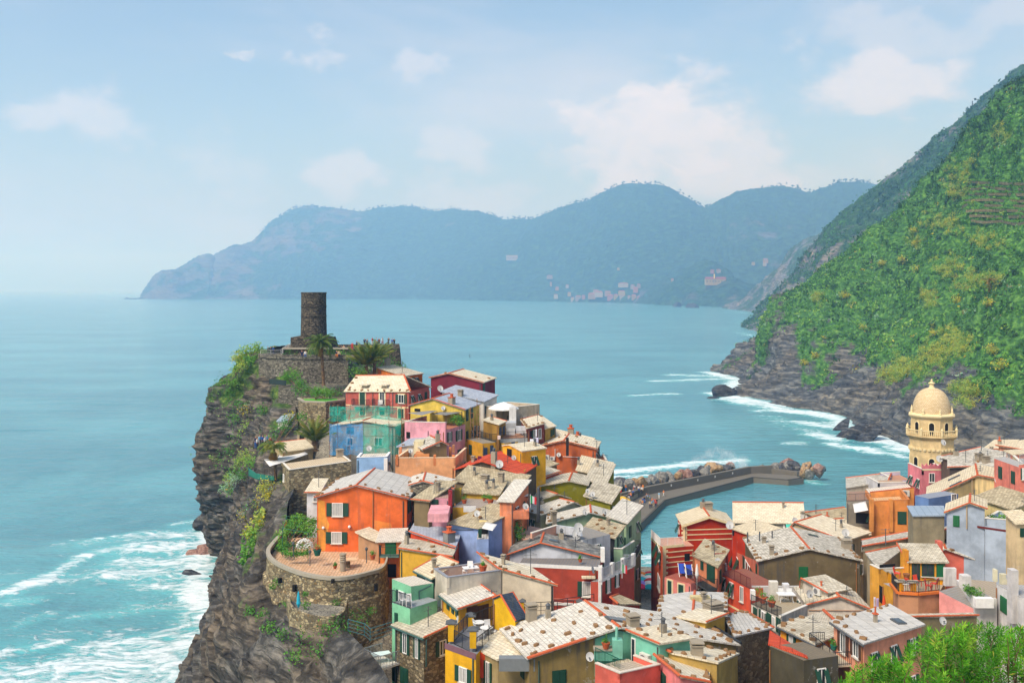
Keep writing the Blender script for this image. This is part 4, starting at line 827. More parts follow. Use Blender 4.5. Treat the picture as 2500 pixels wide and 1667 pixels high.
        for k in range(K - 1):
            mb.poly([bot[k + 1][0], bot[k][0], top[k][0], top[k + 1][0]]); mb.poly([bot[k][-1], bot[k + 1][-1], top[k + 1][-1], top[k][-1]])
        s.roof = mb.build('roof', ROOFS[roof] if isinstance(roof, str) else roof, s.root)
        tm = MB()
        if ridge:
            for i in range(1, M - 1):
                for k in range(K - 1): tile_run(tm, top[k][i], top[k + 1][i], .115)
            for k in range(1, K - 1):
                if s.steps[k][1] >= max(s.steps[k - 1][1], s.steps[k + 1][1]):
                    for i in range(M - 1): tile_run(tm, top[k][i], top[k][i + 1], .115)
        for c in rake:
            if c == 'f': [tile_run(tm, top[0][i], top[0][i + 1], .08) for i in range(M - 1)]
            if c == 'b': [tile_run(tm, top[-1][i], top[-1][i + 1], .08) for i in range(M - 1)]
            if c == 'l': [tile_run(tm, top[k][0], top[k + 1][0], .08) for k in range(K - 1)]
            if c == 'r': [tile_run(tm, top[k][-1], top[k + 1][-1], .08) for k in range(K - 1)]
            if c == 'H' : tile_run(tm, top[0][-1], top[1][-1], .14)
            if c == 'h' : tile_run(tm, top[0][0], top[1][0], .14)
        if tm.f: ob = tm.build('ridge_tiles', ORANGE, s.roof); ob['kind'] = 'stuff'
        for c in gut:
            mg = MB(); a, b2 = {'f': (bot[0][0], bot[0][-1]), 'l': (bot[0][0], bot[-1][0]), 'r': (bot[0][-1], bot[-1][-1])}[c.lower()]
            off = {'f': -s.eh, 'l': -s.u, 'r': s.u}[c.lower()] * .05 - UP * .04; mg.tube([a + off, b2 + off], .085, 6); mg.build('gutter', GUTTER if c.islower() else DKG, s.roof)
        if stones: s.put_stones(stones)
    def put_stones(s, spec, g=None):
        g = g or np.random.default_rng(int(abs(s.cen.x * 31 + s.cen.y * 17)) + 1); top = s.top; K, M = len(top), len(top[0])
        for k in range(K - 1):
            for i in range(M - 1):
                a, b2, c, d = top[k][i], top[k][i + 1], top[k + 1][i + 1], top[k + 1][i]; lu = (b2 - a).length; lv = (d - a).length
                nrm = (b2 - a).cross(d - a).normalized(); spots = []
                if spec == 'edge' or spec == 'all':
                    nu = max(2, int(lu / 1.3)); spots += [((j + .5) / nu + g.normal() * .01, .06) for j in range(nu)]; nv = max(2, int(lv / 1.3))
                    spots += [(.06 if i == 0 else .94, (j + .5) / nv) for j in range(nv)] if (i == 0 or i == M - 2) else []
                    if spec == 'all': spots += [((x + .5 + .5 * (y % 2)) / max(2, int(lu / 2.0)), (y + .9) / max(2, int(lv / 1.5))) for x in range(int(lu / 2.0)) for y in range(int(lv / 1.5) - 1)]
                else: spots = [(g.random(), g.random()) for _ in range(int(spec))]
                for (x, y) in spots:
                    x, y = min(.97, max(.03, x + g.normal() * .012)), min(.97, max(.03, y + g.normal() * .02))
                    p = a * (1 - x) * (1 - y) + b2 * x * (1 - y) + c * x * y + d * (1 - x) * y
                    ob = bpy.data.objects.new('stone', STONES[g.integers(0, 4)]); sc = .8 + .5 * g.random()
                    ob.scale = (.36 * sc, .22 * sc, .19 * sc); q = nrm.to_track_quat('Z', 'X'); ob.rotation_euler = (q.to_matrix() @ Matrix.Rotation(g.random() * 6.28, 3, 'Z')).to_euler(); ob.location = p + nrm * .07; link(ob, s.roof)
    def face(s, c):
        if c == 'f': return s.Q[0], s.u, s.n
        if c == 'r': o = s.Q[-1]
        else: o = s.Q[0]
        u = s.eh; n = Vector((u.y, -u.x, 0))
        if (o - s.cen).dot(n) < 0: n = -n
        if c == 'l': u = -u
        return o, u, n
    def onface(s, c, x, y, raw=False):
        o, u, n = s.face(c); q = (x, y) if raw else tz(s.t, x, y); d = rdir(*q); k = (o - EYE).dot(n) / d.dot(n); return EYE + d * k
    def rect(s, c, x0, y0, x1, y1):
        xm, ym = (x0 + x1) / 2, (y0 + y1) / 2; a, b2, lo, hi = s.onface(c, x0, ym), s.onface(c, x1, ym), s.onface(c, xm, y1), s.onface(c, xm, y0)
        ctr = s.onface(c, xm, ym); ctr.z = (lo.z + hi.z) / 2; d = b2 - a; d.z = 0; return ctr, d.length, hi.z - lo.z
    def win(s, c, x0, y0, x1, y1, st='s', col='g', extra=''):
        ctr, w_, h = s.rect(c, x0, y0, x1, y1); o, u, n = s.face(c); w_ = min(w_, 3.5)
        window(s.root, ctr, u, n, w_, h, st, col, extra)
    def hit(s, x, y, raw=False):
        q = (x, y) if raw else tz(s.t, x, y); d = rdir(*q); best = None
        top = s.top if hasattr(s, 'top') else s.R
        for k in range(len(top) - 1):
            for i in range(len(top[0]) - 1):
                a, b2, c, e = top[k][i], top[k][i + 1], top[k + 1][i + 1], top[k + 1][i]
                for tri in ((a, b2, c), (a, c, e)):
                    p = intersect_ray_tri(*tri, d, EYE, True)
                    if p is not None and (best is None or p.y < best.y): best = p
        return best
    def chimney(s, x, y, w_=.6, h=1.0, kind='stone', col=None):
        p = s.hit(x, y)
        if p is None: return s
        chimney(s.root, p, w_, h, kind, col, s.u); return s
    def dish(s, x, y, r=.42, c=None, face=None):
        p = s.onface(c, x, y) if c else (s.hit(x, y) or s.onface('f', x, y)); n = s.face(c or 'f')[2]
        if not c: p = p + UP * .7
        dish(s.root, p + n * .35, r, face); return s
    def skylight(s, x, y, w_=.8, l=.55):
        p = s.hit(x, y)
        if p is None: return s
        top = s.top; nrm = None
        for k in range(len(top) - 1):
            for i in range(len(top[0]) - 1):
                a, b2, c, e = top[k][i], top[k][i + 1], top[k + 1][i + 1], top[k + 1][i]; n = (b2 - a).cross(e - a).normalized()
                if abs((p - a).dot(n)) < .02: nrm = n; ua = (b2 - a).normalized()
        if nrm is None: return s
        va = nrm.cross(ua); mb = MB(); mb.box(p + nrm * .06, ua, va, nrm, w_ + .14, l + .14, .12); f = mb.build('skylight', DKG, s.root); mb = MB(); mb.box(p + nrm * .125, ua, va, nrm, w_, l, .03); mb.build('pane', GLASS, f); return s
    def ac(s, c, x, y, w_=.85, h=.6):
        p = s.onface(c, x, y); o, u, n = s.face(c); acunit(s.root, p + n * .2, u, n, w_, h); return s
    def pipe(s, c, x0, y0, x1, y1, r=.05, mat=None):
        a, b2 = s.onface(c, x0, y0), s.onface(c, x1, y1); n = s.face(c)[2] * .08; mb = MB(); mb.tube([a + n, b2 + n], r, 6); mb.build('drainpipe', mat or DKG, s.root); return s
    def band(s, c, x0, y0, x1, y1, h=.16, mat=None):
        a, b2 = s.onface(c, x0, y0), s.onface(c, x1, y1); o, u, n = s.face(c); b2.z = a.z if abs(a.z - b2.z) < .6 else b2.z; d = (b2 - a); mb = MB(); mb.box((a + b2) / 2, d.normalized(), n, d.normalized().cross(n), d.length, .06, h); mb.build('band', mat or TRIM, s.root); return s
    def balcony(s, c, x0, y0, x1, dep=.9, h=1.0, slab='9A948A', bars=True):
        a, b2 = s.onface(c, x0, y0), s.onface(c, x1, y0); o, u, n = s.face(c); z = (a.z + b2.z) / 2; a.z = b2.z = z; d = (b2 - a).normalized()
        mb = MB(); mb.box((a + b2) / 2 + n * dep / 2, d, n, UP, (b2 - a).length, dep, .14); sl = mb.build('balcony', plain('balcony_' + slab, slab, .9), s.root)
        rail(sl, [a + UP * .07, a + n * (dep - .05) + UP * .07, b2 + n * (dep - .05) + UP * .07, b2 + UP * .07], h); return s
def rail(parent, pts, h=1.0, mat=None, gap=.14, name='railing', mid=False):
    mb = MB(); mat = mat or IRON
    for a, b2 in zip(pts[:-1], pts[1:]):
        a, b2 = Vector(a), Vector(b2); d = b2 - a; n = max(1, int(d.length / gap)); u = d.normalized(); s = UP.cross(u); s = s.normalized() if s.length > 0 else Vector((1, 0, 0))
        mb.box((a + b2) / 2 + UP * h, u, s, UP, d.length, .05, .045); mb.box((a + b2) / 2 + UP * .1, u, s, UP, d.length, .035, .035)
        if mid:
            for q in (.4, .7): mb.box((a + b2) / 2 + UP * h * q, u, s, UP, d.length, .03, .03)
            n = max(1, int(d.length / 1.5))
        for k in range(n + 1):
            w_ = .022 if (k % 8 and not mid) else .045; p = a + d * (k / n); mb.box(p + UP * h / 2, u, s, UP, w_, w_, h)
    return mb.build(name, mat, parent)
def window(root, ctr, u, n, w_, h, st='s', col='g', extra=''):
    sm = SH[col]; ctr = Vector(ctr); u = Vector(u); n = Vector(n); door = 'd' in extra
    if st == 'h':
        mb = MB(); mb.box(ctr + n * .01, u, n, UP, w_, .06, h); return mb.build('opening', GLASSD, root)
    fr = MB(); f = .07; fm = WHITE if st in 'swo' else sm
    if st in 'swog':
        for sg in (-1, 1):
            fr.box(ctr + u * (sg * (w_ / 2 - f / 2)) + n * .035, u, n, UP, f, .11, h); fr.box(ctr + UP * (sg * (h / 2 - f / 2)) + n * .035, u, n, UP, w_ - 2 * f, .11, f)
        fr.box(ctr + n * .035, u, n, UP, f * .8, .09, h - 2 * f)
        W = fr.build('window', fm, root); g = MB(); g.box(ctr + n * .015, u, n, UP, w_ - 2 * f, .04, h - 2 * f); g.build('pane', GLASS, W)
        if 'k' in extra:
            cm = MB(); cm.box(ctr + n * .042 - u * w_ * .24, u, n, UP, w_ * .36, .01, h * .92); cm.box(ctr + n * .042 + u * w_ * .24, u, n, UP, w_ * .36, .01, h * .92); cm.build('curtain', plain('curtain', 'B8B6B0', .9), W)
        if not door: sb = MB(); sb.box(ctr - UP * (h / 2 + .05) + n * .07, u, n, UP, w_ + .16, .2, .08); sb.build('sill', plain('sill_stone', 'C9C2B4', .8), W)
        if st == 's':
            for sg in (-1, 1):
                m_ = MB(); m_.box(ctr + u * (sg * (w_ * .77)) + n * .06, u, n, UP, w_ * .5, .06, h); m_.build('shutter', sm, W)
        if st == 'o':                                               # shutters pushed out at the foot
            for sg in (-.5, .5):
                m_ = MB(); t = (UP * -.92 + n * .42).normalized(); m_.box(ctr + u * (sg * w_) - UP * .0 + n * (.22 * h), u, t, u.cross(t), w_ * .48, h * .98, .05); m_.build('shutter', sm, W)
    elif st in 'c':
        fr.box(ctr + n * .02, u, n, UP, w_ + .14, .08, h + .14); W = fr.build('window' if not door else 'door', plain('surround', 'CFC6B0', .85) if 't' in extra else sm, root)
        for sg in (-1, 1): m_ = MB(); m_.box(ctr + u * (sg * w_ / 4) + n * .07, u, n, UP, w_ / 2 - .02, .06, h); m_.build('shutter', sm, W)
    elif st == 'd':
        fr.box(ctr + n * .02, u, n, UP, w_ + .16, .1, h + .08); W = fr.build('door', WHITE if 'w' in extra else sm, root)
        m_ = MB(); m_.box(ctr + n * .075 - UP * .02, u, n, UP, w_, .03, h - .04); m_.build('door_leaf', sm if 'w' not in extra else GLASS, W)
    if 't' in extra:
        tm = MB(); ww = w_ * (1.0 if st != 's' else 1.0)
        for sg in (-1, 1): tm.box(ctr + u * (sg * (ww / 2 + .09)) + n * .02, u, n, UP, .16, .05, h + .3)
        tm.box(ctr + UP * (h / 2 + .09) + n * .022, u, n, UP, ww + .02, .05, .16); tm.build('surround', TRIM, W)
    return W
def chimney(root, p, w_=.6, h=1.0, kind='stone', col=None, u=Vector((1, 0, 0))):
    v = Vector((-u.y, u.x, 0)); mat = CHIM if not col else stucco(col); mb = MB(); mb.box(p + UP * (h / 2 - .25), u, v, UP, w_, w_, h + .5); c = mb.build('chimney', mat, root); mb = MB()
    if kind == 'stone':
        for k in range(2): mb.box(p + UP * (h + .06 + k * .2), u, v, UP, w_ + .16, w_ + .16, .08)
        for sg in (-1, 1):
            for k in range(2): mb.box(p + u * (sg * w_ * .36) + UP * (h - .0 + k * .2), u, v, UP, w_ * .2, w_ * .8, .16)
        mb.build('chimney_cap', CHIM, c)
    elif kind == 'pot':
        mb.box(p + UP * (h + .04), u, v, UP, w_ + .14, w_ + .14, .08); mb.lathe(p + UP * (h + .08), [(w_ * .3, 0), (w_ * .26, .4), (w_ * .36, .42), (w_ * .36, .5)], 8); mb.build('chimney_pot', ORANGE, c)
    elif kind == 'pipe':
        mb.lathe(p + UP * h, [(.16, 0), (.16, .3), (.24, .32), (.05, .5)], 8); mb.build('chimney_cowl', DKG, c)
    return c
_dish = {}
def dish_mesh(r):
    if r not in _dish:
        mb = MB(); n = 18; rings = [[Vector((rr * r * math.cos(6.28318 * q / n), rr * r * 1.08 * math.sin(6.28318 * q / n), .22 * r * rr * rr)) for q in range(n)] for rr in (.02, .5, .8, 1.0)]
        for k in range(3):
            for q in range(n): q2 = (q + 1) % n; mb.poly([rings[k][q], rings[k][q2], rings[k + 1][q2], rings[k + 1][q]]); mb.poly([rings[k + 1][q] - Vector((0, 0, .02)), rings[k + 1][q2] - Vector((0, 0, .02)), rings[k][q2] - Vector((0, 0, .02)), rings[k][q] - Vector((0, 0, .02))])
        d = mb.mesh('satellite_dish', plain('dish_white', 'B9B9B6', .5), False); mb = MB(); mb.tube([(0, -r, 0), (0, -.25 * r, .62 * r)], .025, 5); mb.box((0, -.25 * r, .64 * r), (1, 0, 0), (0, 1, 0), (0, 0, 1), .09, .09, .14)
        mb.tube([(0, 0, -.02), (0, 0, -.3), (0, -.45, -.42)], .03, 5); _dish[r] = (d, mb.mesh('feed_arm', DKG))
    return _dish[r]
_dn = [0]
def dish(root, p, r=.42, face=None):
    d, arm = dish_mesh(round(r * .64, 2)); o = bpy.data.objects.new('satellite_dish', d); _dn[0] += 1; f = Vector(face or (.25 * math.sin(_dn[0] * 2.1) + .1, -1, .55)).normalized()
    o.rotation_euler = f.to_track_quat('Z', 'Y').to_euler(); link(o, root); o.location = Vector(p) - root.location; a = bpy.data.objects.new('feed_arm', arm); link(a, o); return o
def acunit(root, p, u, n, w_=.85, h=.6):
    mb = MB(); mb.box(p, u, n, UP, w_, .32, h); a = mb.build('air_conditioner', plain('ac_white', 'D2D0C8', .6), root); mb = MB(); mb2 = MB(); c = p + n * .165 - u * w_ * .12
    mb.poly([c + n * .002 + u * (h * .4 * math.cos(k * .5236)) + UP * (h * .4 * math.sin(k * .5236)) for k in range(12)]); mb.build('fan_grille', plain('fan_grey', '77787A', .6), a); return a
H = House
def _panel(s, c, pts, mat, off=.03):
    n = s.face(c)[2]; q = [s.onface(c, *p) + n * off for p in pts]; mb = MB(); mb.poly(q)
    for i in range(len(q)): j = (i + 1) % len(q); mb.poly([q[i] - n * off, q[j] - n * off, q[j], q[i]])
    mb.build('plaster_field', mat if not isinstance(mat, str) else stucco(mat), s.root); return s
House.panel = _panel
def pbox(name, t, x0, y0, x1, y1, Y, dep, mat, root, u=None):
    a, b2 = P(*tz(t, x0, y1), Y), P(*tz(t, x1, y0), Y); c = (a + b2) / 2; uu = Vector(u) if u else Vector((1, 0, 0)); v = Vector((-uu.y, uu.x, 0))
    mb = MB(); mb.box(c + v * dep / 2, uu, v, UP, b2.x - a.x, dep, b2.z - a.z); return mb.build(name, mat if not isinstance(mat, str) else stucco(mat), root)
class PH:
    hit = House.hit; chimney = House.chimney
    def __init__(s, name, label, t, pts, wall, roof='old', base=None, over=.2, edge=(), cat='house', stones=0, floor=None, thick=.13, group=None, par=()):
        q = [P(*tz(t, x, y), Y) for x, y, Y in pts]; s.t = t; c = sum(q, Vector()) / len(q); s.u = Vector((1, 0, 0))
        if base is None: base = min(min(p.z for p in q) - 2.5, float(min(gz([p.x for p in q], [p.y for p in q]))) - .6)
        s.root = empty(name, (c.x, c.y, base)); tag(s.root, label, cat, group); s.base = base; s.q = q; s.c = c
        ar = sum(q[i].x * q[(i + 1) % len(q)].y - q[(i + 1) % len(q)].x * q[i].y for i in range(len(q)))
        mb = MB(); wm = wall if not isinstance(wall, str) else stucco(wall)
        for i in range(len(q)):
            a, b2 = q[i], q[(i + 1) % len(q)]; mb.poly([Vector((a.x, a.y, base)), Vector((b2.x, b2.y, base)), b2, a])
        s.wall = mb.build('wall', wm, s.root); s.wm = wm
        out = []
        for p in q: d = p - c; d.z = 0; out.append(p + d.normalized() * over)
        if floor:
            mb = MB(); mb.poly([p + UP * .01 for p in q]); mb.build('terrace_floor', slate('floor_' + floor, floor, floor, '8A7A68', .3, .3, .12, .02, 0), s.root); s.R = [[q[0], q[1]], [q[-1], q[2]]]
        else:
            mb = MB(); u = (out[1] - out[0]).normalized(); cc = sum(out, Vector()) / len(out); nn = Vector((0, 0, 0))
            for i in range(len(out)): nn += (out[i] - cc).cross(out[(i + 1) % len(out)] - cc)
            nn.normalize(); nn = nn if nn.z > 0 else -nn; v = nn.cross(u)
            if abs(u.z) > abs(v.z): u, v = v, u
            def uvp(p): return ((p - out[0]).dot(u), (p - out[0]).dot(v))
            up = [p + UP * thick for p in out]; ct = cc + UP * thick
            for i in range(len(out)):
                j = (i + 1) % len(out); mb.poly([up[i], up[j], ct], [uvp(up[i]), uvp(up[j]), uvp(ct)]); mb.poly([out[i], out[j], up[j], up[i]]); mb.poly([out[j], out[i], cc])
            s.roof = mb.build('roof', ROOFS[roof], s.root); tm = MB()
            for i in edge: tile_run(tm, up[i], up[(i + 1) % len(up)], .11)
            if tm.f: tm.build('ridge_tiles', ORANGE, s.roof)['kind'] = 'stuff'
            s.top = [[up[0], up[1]], [up[3 % len(up)], up[2]]]
            if stones:
                g = np.random.default_rng(int(abs(c.x * 13 + c.y)) + 3)
                for i in range(len(up)):
                    a, b2 = up[i], up[(i + 1) % len(up)]; m_ = max(1, int((b2 - a).length / 1.3))
                    for k in range(m_):
                        p = (a + (b2 - a) * ((k + .5) / m_)) * .88 + ct * .12; ob = bpy.data.objects.new('stone', STONES[g.integers(0, 4)]); sc = .8 + .5 * g.random(); ob.scale = (.36 * sc, .22 * sc, .19 * sc); ob.rotation_euler = (0, 0, g.random() * 6); ob.location = p + UP * .06; link(ob, s.roof)
        for i in par:
            a, b2 = q[i], q[(i + 1) % len(q)]; d = b2 - a; u = d.normalized(); n = Vector((u.y, -u.x, 0)).normalized()
            if (a - c).dot(n) > 0: n = -n
            mb = MB(); h = UP * .8; w_ = n * .2; mb.hexa([a, b2, b2 + w_, a + w_], [a + h, b2 + h, b2 + w_ + h, a + w_ + h]); mb.build('parapet', wm, s.root)
    def win(s, i, f0, f1, z0, z1, st='s', col='g', extra=''):
        a, b2 = s.q[i], s.q[(i + 1) % len(s.q)]; d = b2 - a; d.z = 0; u = d.normalized(); n = Vector((u.y, -u.x, 0))
        if (a - s.c).dot(n) < 0: n = -n
        c = a + (b2 - a) * ((f0 + f1) / 2) - UP * ((z0 + z1) / 2); window(s.root, c, u, n, d.length * (f1 - f0), z1 - z0, st, col, extra); return s
PEACH = stucco('E6A878')
h = H('orange_cottage', 'small orange house with slate roof beside the castle palms', 2, [(80, 188), (345, 270)], (186, 176), (515, 245, 181, -1), 'DE7A30', 'old', base=29, ridge=False, wins=[('r', 372, 288, 398, 315, 'c'), ('r', 415, 282, 432, 320, 'c'), ('r', 445, 278, 470, 335, 'o')], trim='E6C070'); h.chimney(180, 165, .9, 1.0); h.pipe('f', 118, 215, 120, 275)
h = H('orange_balcony_block', 'small orange terrace with white chairs below the orange cottage', 2, [(470, 408), (585, 398)], (170, 171), 4, 'E27F2C', flat=.15, sides='', floor='8A6A50', base=26, cat='terrace', wins=[('f', 500, 430, 535, 470, 'h')]); rail(h.root, [h.R[0][0], h.R[0][1]], 1.0)
h = H('maroon_house', 'long maroon house with pale roof on the ridge above the sea', 2, [(595, 284), (770, 246), (1088, 330)], (174, 172), 9, '7E2F3C', 'ivory', rake='f', base=24, dirt=.15, stones=2, wins=[('r', 1092, 345, 1110, 425, 'c')]); h.dish(690, 385, .8, 'f'); h.chimney(640, 255, .35, 1.0, 'pipe')
h = H('maroon_terrace', 'maroon roof terrace at the sea end of the maroon house', 2, [(1105, 450), (1212, 440)], (170, 172), 5, '8A3A44', flat=.9, sides='flr', floor='8A7A6A', base=20, cat='terrace')
h = H('maroon_front_wall', 'maroon parapet wall in front of the maroon house', 2, [(830, 418), (1108, 480)], (171, 166), 1.2, '8E3A46', flat=.1, sides='', floor='8E3A46', base=28, cat='wall')
h = H('grey_roof_house', 'low house under blue grey slates between maroon and yellow houses', 2, [(705, 420), (1100, 512)], (166, 163), 5, 'D8D4CC', 'blue', steps=[(0, 0), (1, .5)], ridge=False, base=24); h.chimney(880, 455, .7, .7, 'stone')
h = H('rose_house', 'rose pink house with two balconies and cream slate roof under the castle', 1, [(1428, 1038), (2030, 1040)], (166, 162), 7.5, 'C4665A', 'ivory', steps=[(.5, 2.1), (1, 0)], hip=(0, 3.0), rake='H', base=20, stones='edge',
      wins=[('f', 1563, 1040, 1612, 1166, 'c', 'g', 't'), ('f', 1752, 1042, 1800, 1168, 'w', 'g', 'td'), ('f', 1932, 1070, 1986, 1152, 's', 'g', 't'), ('f', 1563, 1202, 1612, 1262, 'c', 'g', 't'), ('f', 1752, 1202, 1800, 1262, 'c', 'g', 't'), ('f', 1930, 1206, 1982, 1290, 'c', 'g', 't')])
h.balcony('f', 1508, 1176, 1652, .9).balcony('f', 1702, 1178, 1842, .9).band('f', 1430, 1168, 2028, 1176).pipe('f', 1688, 1045, 1688, 1250).pipe('f', 1878, 1045, 1878, 1250)
for x0, x1 in ((1575, 1662), (1765, 1848)):
    p = h.hit((x0 + x1) / 2, 990); mb = MB(); mb.box(p + UP * .22 - h.eh * .1, h.u, h.eh, UP, (x1 - x0) / 3.92 * 165 / 2500, 1.6, .16); mb.build('dormer_roof', ROOFS['ivory'], h.root)
RH = h
h = H('yellow_gable_house', 'yellow gabled house with blue grey slates and scaffolding', 2, [(400, 548), (615, 488), (915, 588)], 155, (770, 440), 'DFC25C', 'blue', rake='f', base=10, wins=[('f', 440, 577, 495, 604, 'h'), ('r', 932, 592, 952, 690, 'c'), ('r', 972, 578, 996, 665, 'c'), ('r', 1000, 745, 1020, 830, 's'), ('r', 932, 795, 950, 880, 'c'), ('r', 985, 780, 1008, 850, 'o'), ('r', 1035, 745, 1052, 830, 's'), ('r', 935, 950, 955, 1050, 'c'), ('r', 985, 930, 1003, 1010, 'c'), ('r', 1035, 912, 1052, 1010, 'c')]); h.chimney(795, 530, .8, .9, 'pot').dish(728, 572, .5, 'f')
YG = h
h = H('pink_terrace_house', 'pink house with awning terrace in front of the yellow gable', 2, [(345, 702), (735, 712)], (146, 141), (925, 658, 147, -1), 'E2A0AA', flat=1.05, sides='fl', floor='B0664A', base=12, wins=[('f', 362, 800, 398, 862, 'h'), ('r', 762, 800, 785, 892, 's'), ('r', 848, 780, 878, 882, 's'), ('r', 852, 972, 882, 1076, 'c', 'g')]); h.pipe('f', 572, 790, 572, 850)
PT = h
h = H('slate_lean_to', 'low house with blue grey slates and orange ridge behind the peach terrace', 2, [(285, 945), (525, 918)], (137, 136), (700, 802, 149, -1), 'CFC7BA', 'blue', base=18, rake='rb', ridge=False, stones=3); h.chimney(660, 850, .5, 1.0, 'pipe')
h = H('brown_gable_hut', 'small brown gable between the slate lean-to and the pink wall', 2, [(530, 968), (690, 898), (748, 925)], (132, 133), 5, '7E6C50', 'mottle', rake='f', base=18); h.chimney(660, 900, .5, 1.1, 'pipe')
h = H('peach_terrace_house', 'peach house topped by a roof terrace with orange posts', 2, [(255, 1050), (830, 1048)], (130, 129), 8, PEACH, flat=1.0, sides='flr', floor='DCC6A0', base=14, cop='E6C8A4', dirt=.1); PE = h
for x in (270, 445, 632, 810): pbox('terrace_post', 2, x - 12, 1022, x + 12, 1120, 129.3 if x > 500 else 129.8, .5, 'DE8A58', h.root)
for x in (303, 640, 780): pbox('terrace_post', 2, x - 12, 950, x + 12, 1050, 135.5, .5, 'DE8A58', h.root)
pbox('stair_hut', 2, 432, 892, 524, 1010, 134, 2.2, 'E2D6B0', h.root); pbox('stair_hut', 2, 445, 1008, 580, 1085, 132, 2.0, 'E09A66', h.root); pbox('chimney', 2, 800, 928, 822, 1000, 131, .7, 'B07A58', h.root)
p = P(*tz(2, 400, 980), 131); dish(h.root, p, .45)
h = H('beige_wall_house', 'weathered beige flat roofed house with white parasol on top', 2, [(1040, 548), (1345, 572)], (165, 160), 7, 'BEB09A', flat=.9, sides='fblr', floor='A89A88', base=14, dirt=.6); pbox('white_stair_hut', 2, 1345, 572, 1412, 705, 157, 3, 'D0CECA', h.root); BW = h
h = H('ochre_balcony_house', 'ochre house with pale roof and potted balcony', 2, [(1098, 692), (1245, 734)], (150, 146), (1312, 704, 151, -1), 'A5803C', 'ivory', rake='b', ridge=False, base=8, wins=[('r', 1252, 760, 1266, 830, 'k' if False else 'c', 'k'), ('r', 1285, 750, 1300, 820, 'c', 'k')]); h.balcony('f', 1098, 872, 1225, .9, slab='6A6A60'); h.chimney(1178, 690, .4, .5, 'pipe')
h = H('yellow_lane_house', 'yellow house with blue shutters below the ochre balcony', 2, [(1090, 905), (1215, 893)], (143, 144), 5, 'DCA43A', flat=.1, sides='', floor='8A8478', base=6, wins=[('f', 1106, 955, 1130, 1040, 'c', 'k'), ('f', 1166, 932, 1188, 1015, 'c', 'k')])
h = H('grey_terrace_house', 'pale grey terrace house with white table above the yellow wall', 2, [(1262, 860), (1520, 850)], (147, 148), 5, 'B8B8B4', flat=.12, sides='', floor='C08A6A', base=10); rail(h.root, [h.R[0][0], h.R[0][1]], 1.0); pbox('terrace_wall', 2, 1318, 768, 1402, 830, 149, .3, 'C9C9C8', h.root); pbox('terrace_wall', 2, 1410, 745, 1520, 815, 150, .3, 'CDD0D4', h.root); pbox('stair_hut', 2, 1240, 715, 1412, 770, 154, 3, 'BFC2C4', h.root); GT = h
h = H('yellow_rear_house', 'yellow wall with tilted grey shutters under the grey terrace', 2, [(1300, 905), (1535, 872)], (146, 149), 6, 'D8AE4C', flat=.1, sides='', floor='8A8478', base=6, wins=[('f', 1370, 900, 1395, 938, 'c', 'k'), ('f', 1440, 902, 1470, 965, 'o', 'k'), ('f', 1480, 888, 1513, 950, 'o', 'k')])
h = H('yellow_stair_house', 'bright yellow stair house with dark doorway', 2, [(1285, 935), (1350, 928), (1468, 990)], (133, 130), 4, 'E4AC30', 'ivory', base=6, over=.12, ridge=False, wins=[('f', 1326, 962, 1370, 1045, 'h')]); h.dish(1408, 1045, .5, 'f')
h = H('maroon_laundry_house', 'dark red house with pale roof and laundry on the line', 2, [(1520, 770), (1682, 724)], (148, 152), (1462, 690, 157, 0), '86463E', 'ivory', base=6, ridge=False, stones='edge', rake='b', wins=[('f', 1545, 790, 1560, 850, 'h'), ('f', 1572, 780, 1592, 855, 's'), ('f', 1622, 768, 1650, 862, 'w')]); ML = h
h = H('ochre_end_house', 'narrow ochre house with pale roof at the seaward end', 2, [(1690, 772), (1787, 748)], (153, 156), (1492, 626, 167, 0), 'AE8A40', 'ivory', base=4, ridge=False, stones=5, wins=[('f', 1742, 782, 1756, 840, 'c'), ('f', 1764, 768, 1776, 825, 'c')])
h = H('red_roofline_house', 'long red house with cream roof nearest the open sea', 2, [(1785, 845), (2135, 928)], (159, 158), 5, 'A64A38', 'ivory', steps=[(.5, .7), (1, 0)], ridge=False, base=2); h.chimney(1935, 815, .9, .8, 'pot').chimney(2000, 870, .8, .6, 'pot').chimney(2025, 885, .3, .8, 'pipe')
h = H('terracotta_house', 'broad terracotta house with air conditioners and black flue', 2, [(1592, 950), (1868, 890), (2172, 965)], 150, 7, 'C86A3E', 'ivory', rake='f', base=2, stones=3); h.ac('f', 1702, 1048, .85, .95).ac('f', 1760, 1050, .7, .5).pipe('f', 1785, 960, 1785, 1040, .04, WHITE).pipe('f', 1860, 1035, 2115, 1045, .04, WHITE)
pbox('flue', 2, 1890, 858, 1916, 1030, 147.4, .5, plain('flue_black', '2A2422', .7), h.root); h.dish(1822, 1015, .5, 'f')
h = H('terracotta_sea_block', 'terracotta terrace block at the sea end of the terracotta house', 2, [(2140, 1082), (2285, 1078)], (147, 147), 6, 'D2764C', flat=.25, sides='fr', floor='C08A6A', base=0); rail(h.root, [h.R[0][0] + UP * .3, h.R[0][1] + UP * .3], .8)
h = H('beige_roof_house', 'low beige roofed house in front of the terracotta house', 2, [(2000, 1170), (2288, 1236)], (141, 140.2), 6, 'B9A276', 'beige', steps=[(0, 0), (1, .9)], ridge=False, base=3); h.chimney(2010, 1110, .4, .6, 'pipe')
h = H('rust_wall_house', 'rust red wall with mossy roof left of the olive house', 2, [(1588, 1258), (1822, 1182)], (134, 138), 5, 'C46044', 'old', steps=[(0, 0), (1, .7)], rake='f', ridge=False, base=4); h.chimney(1665, 1200, .4, .7, 'pipe').chimney(1815, 1160, .4, .6, 'pipe')
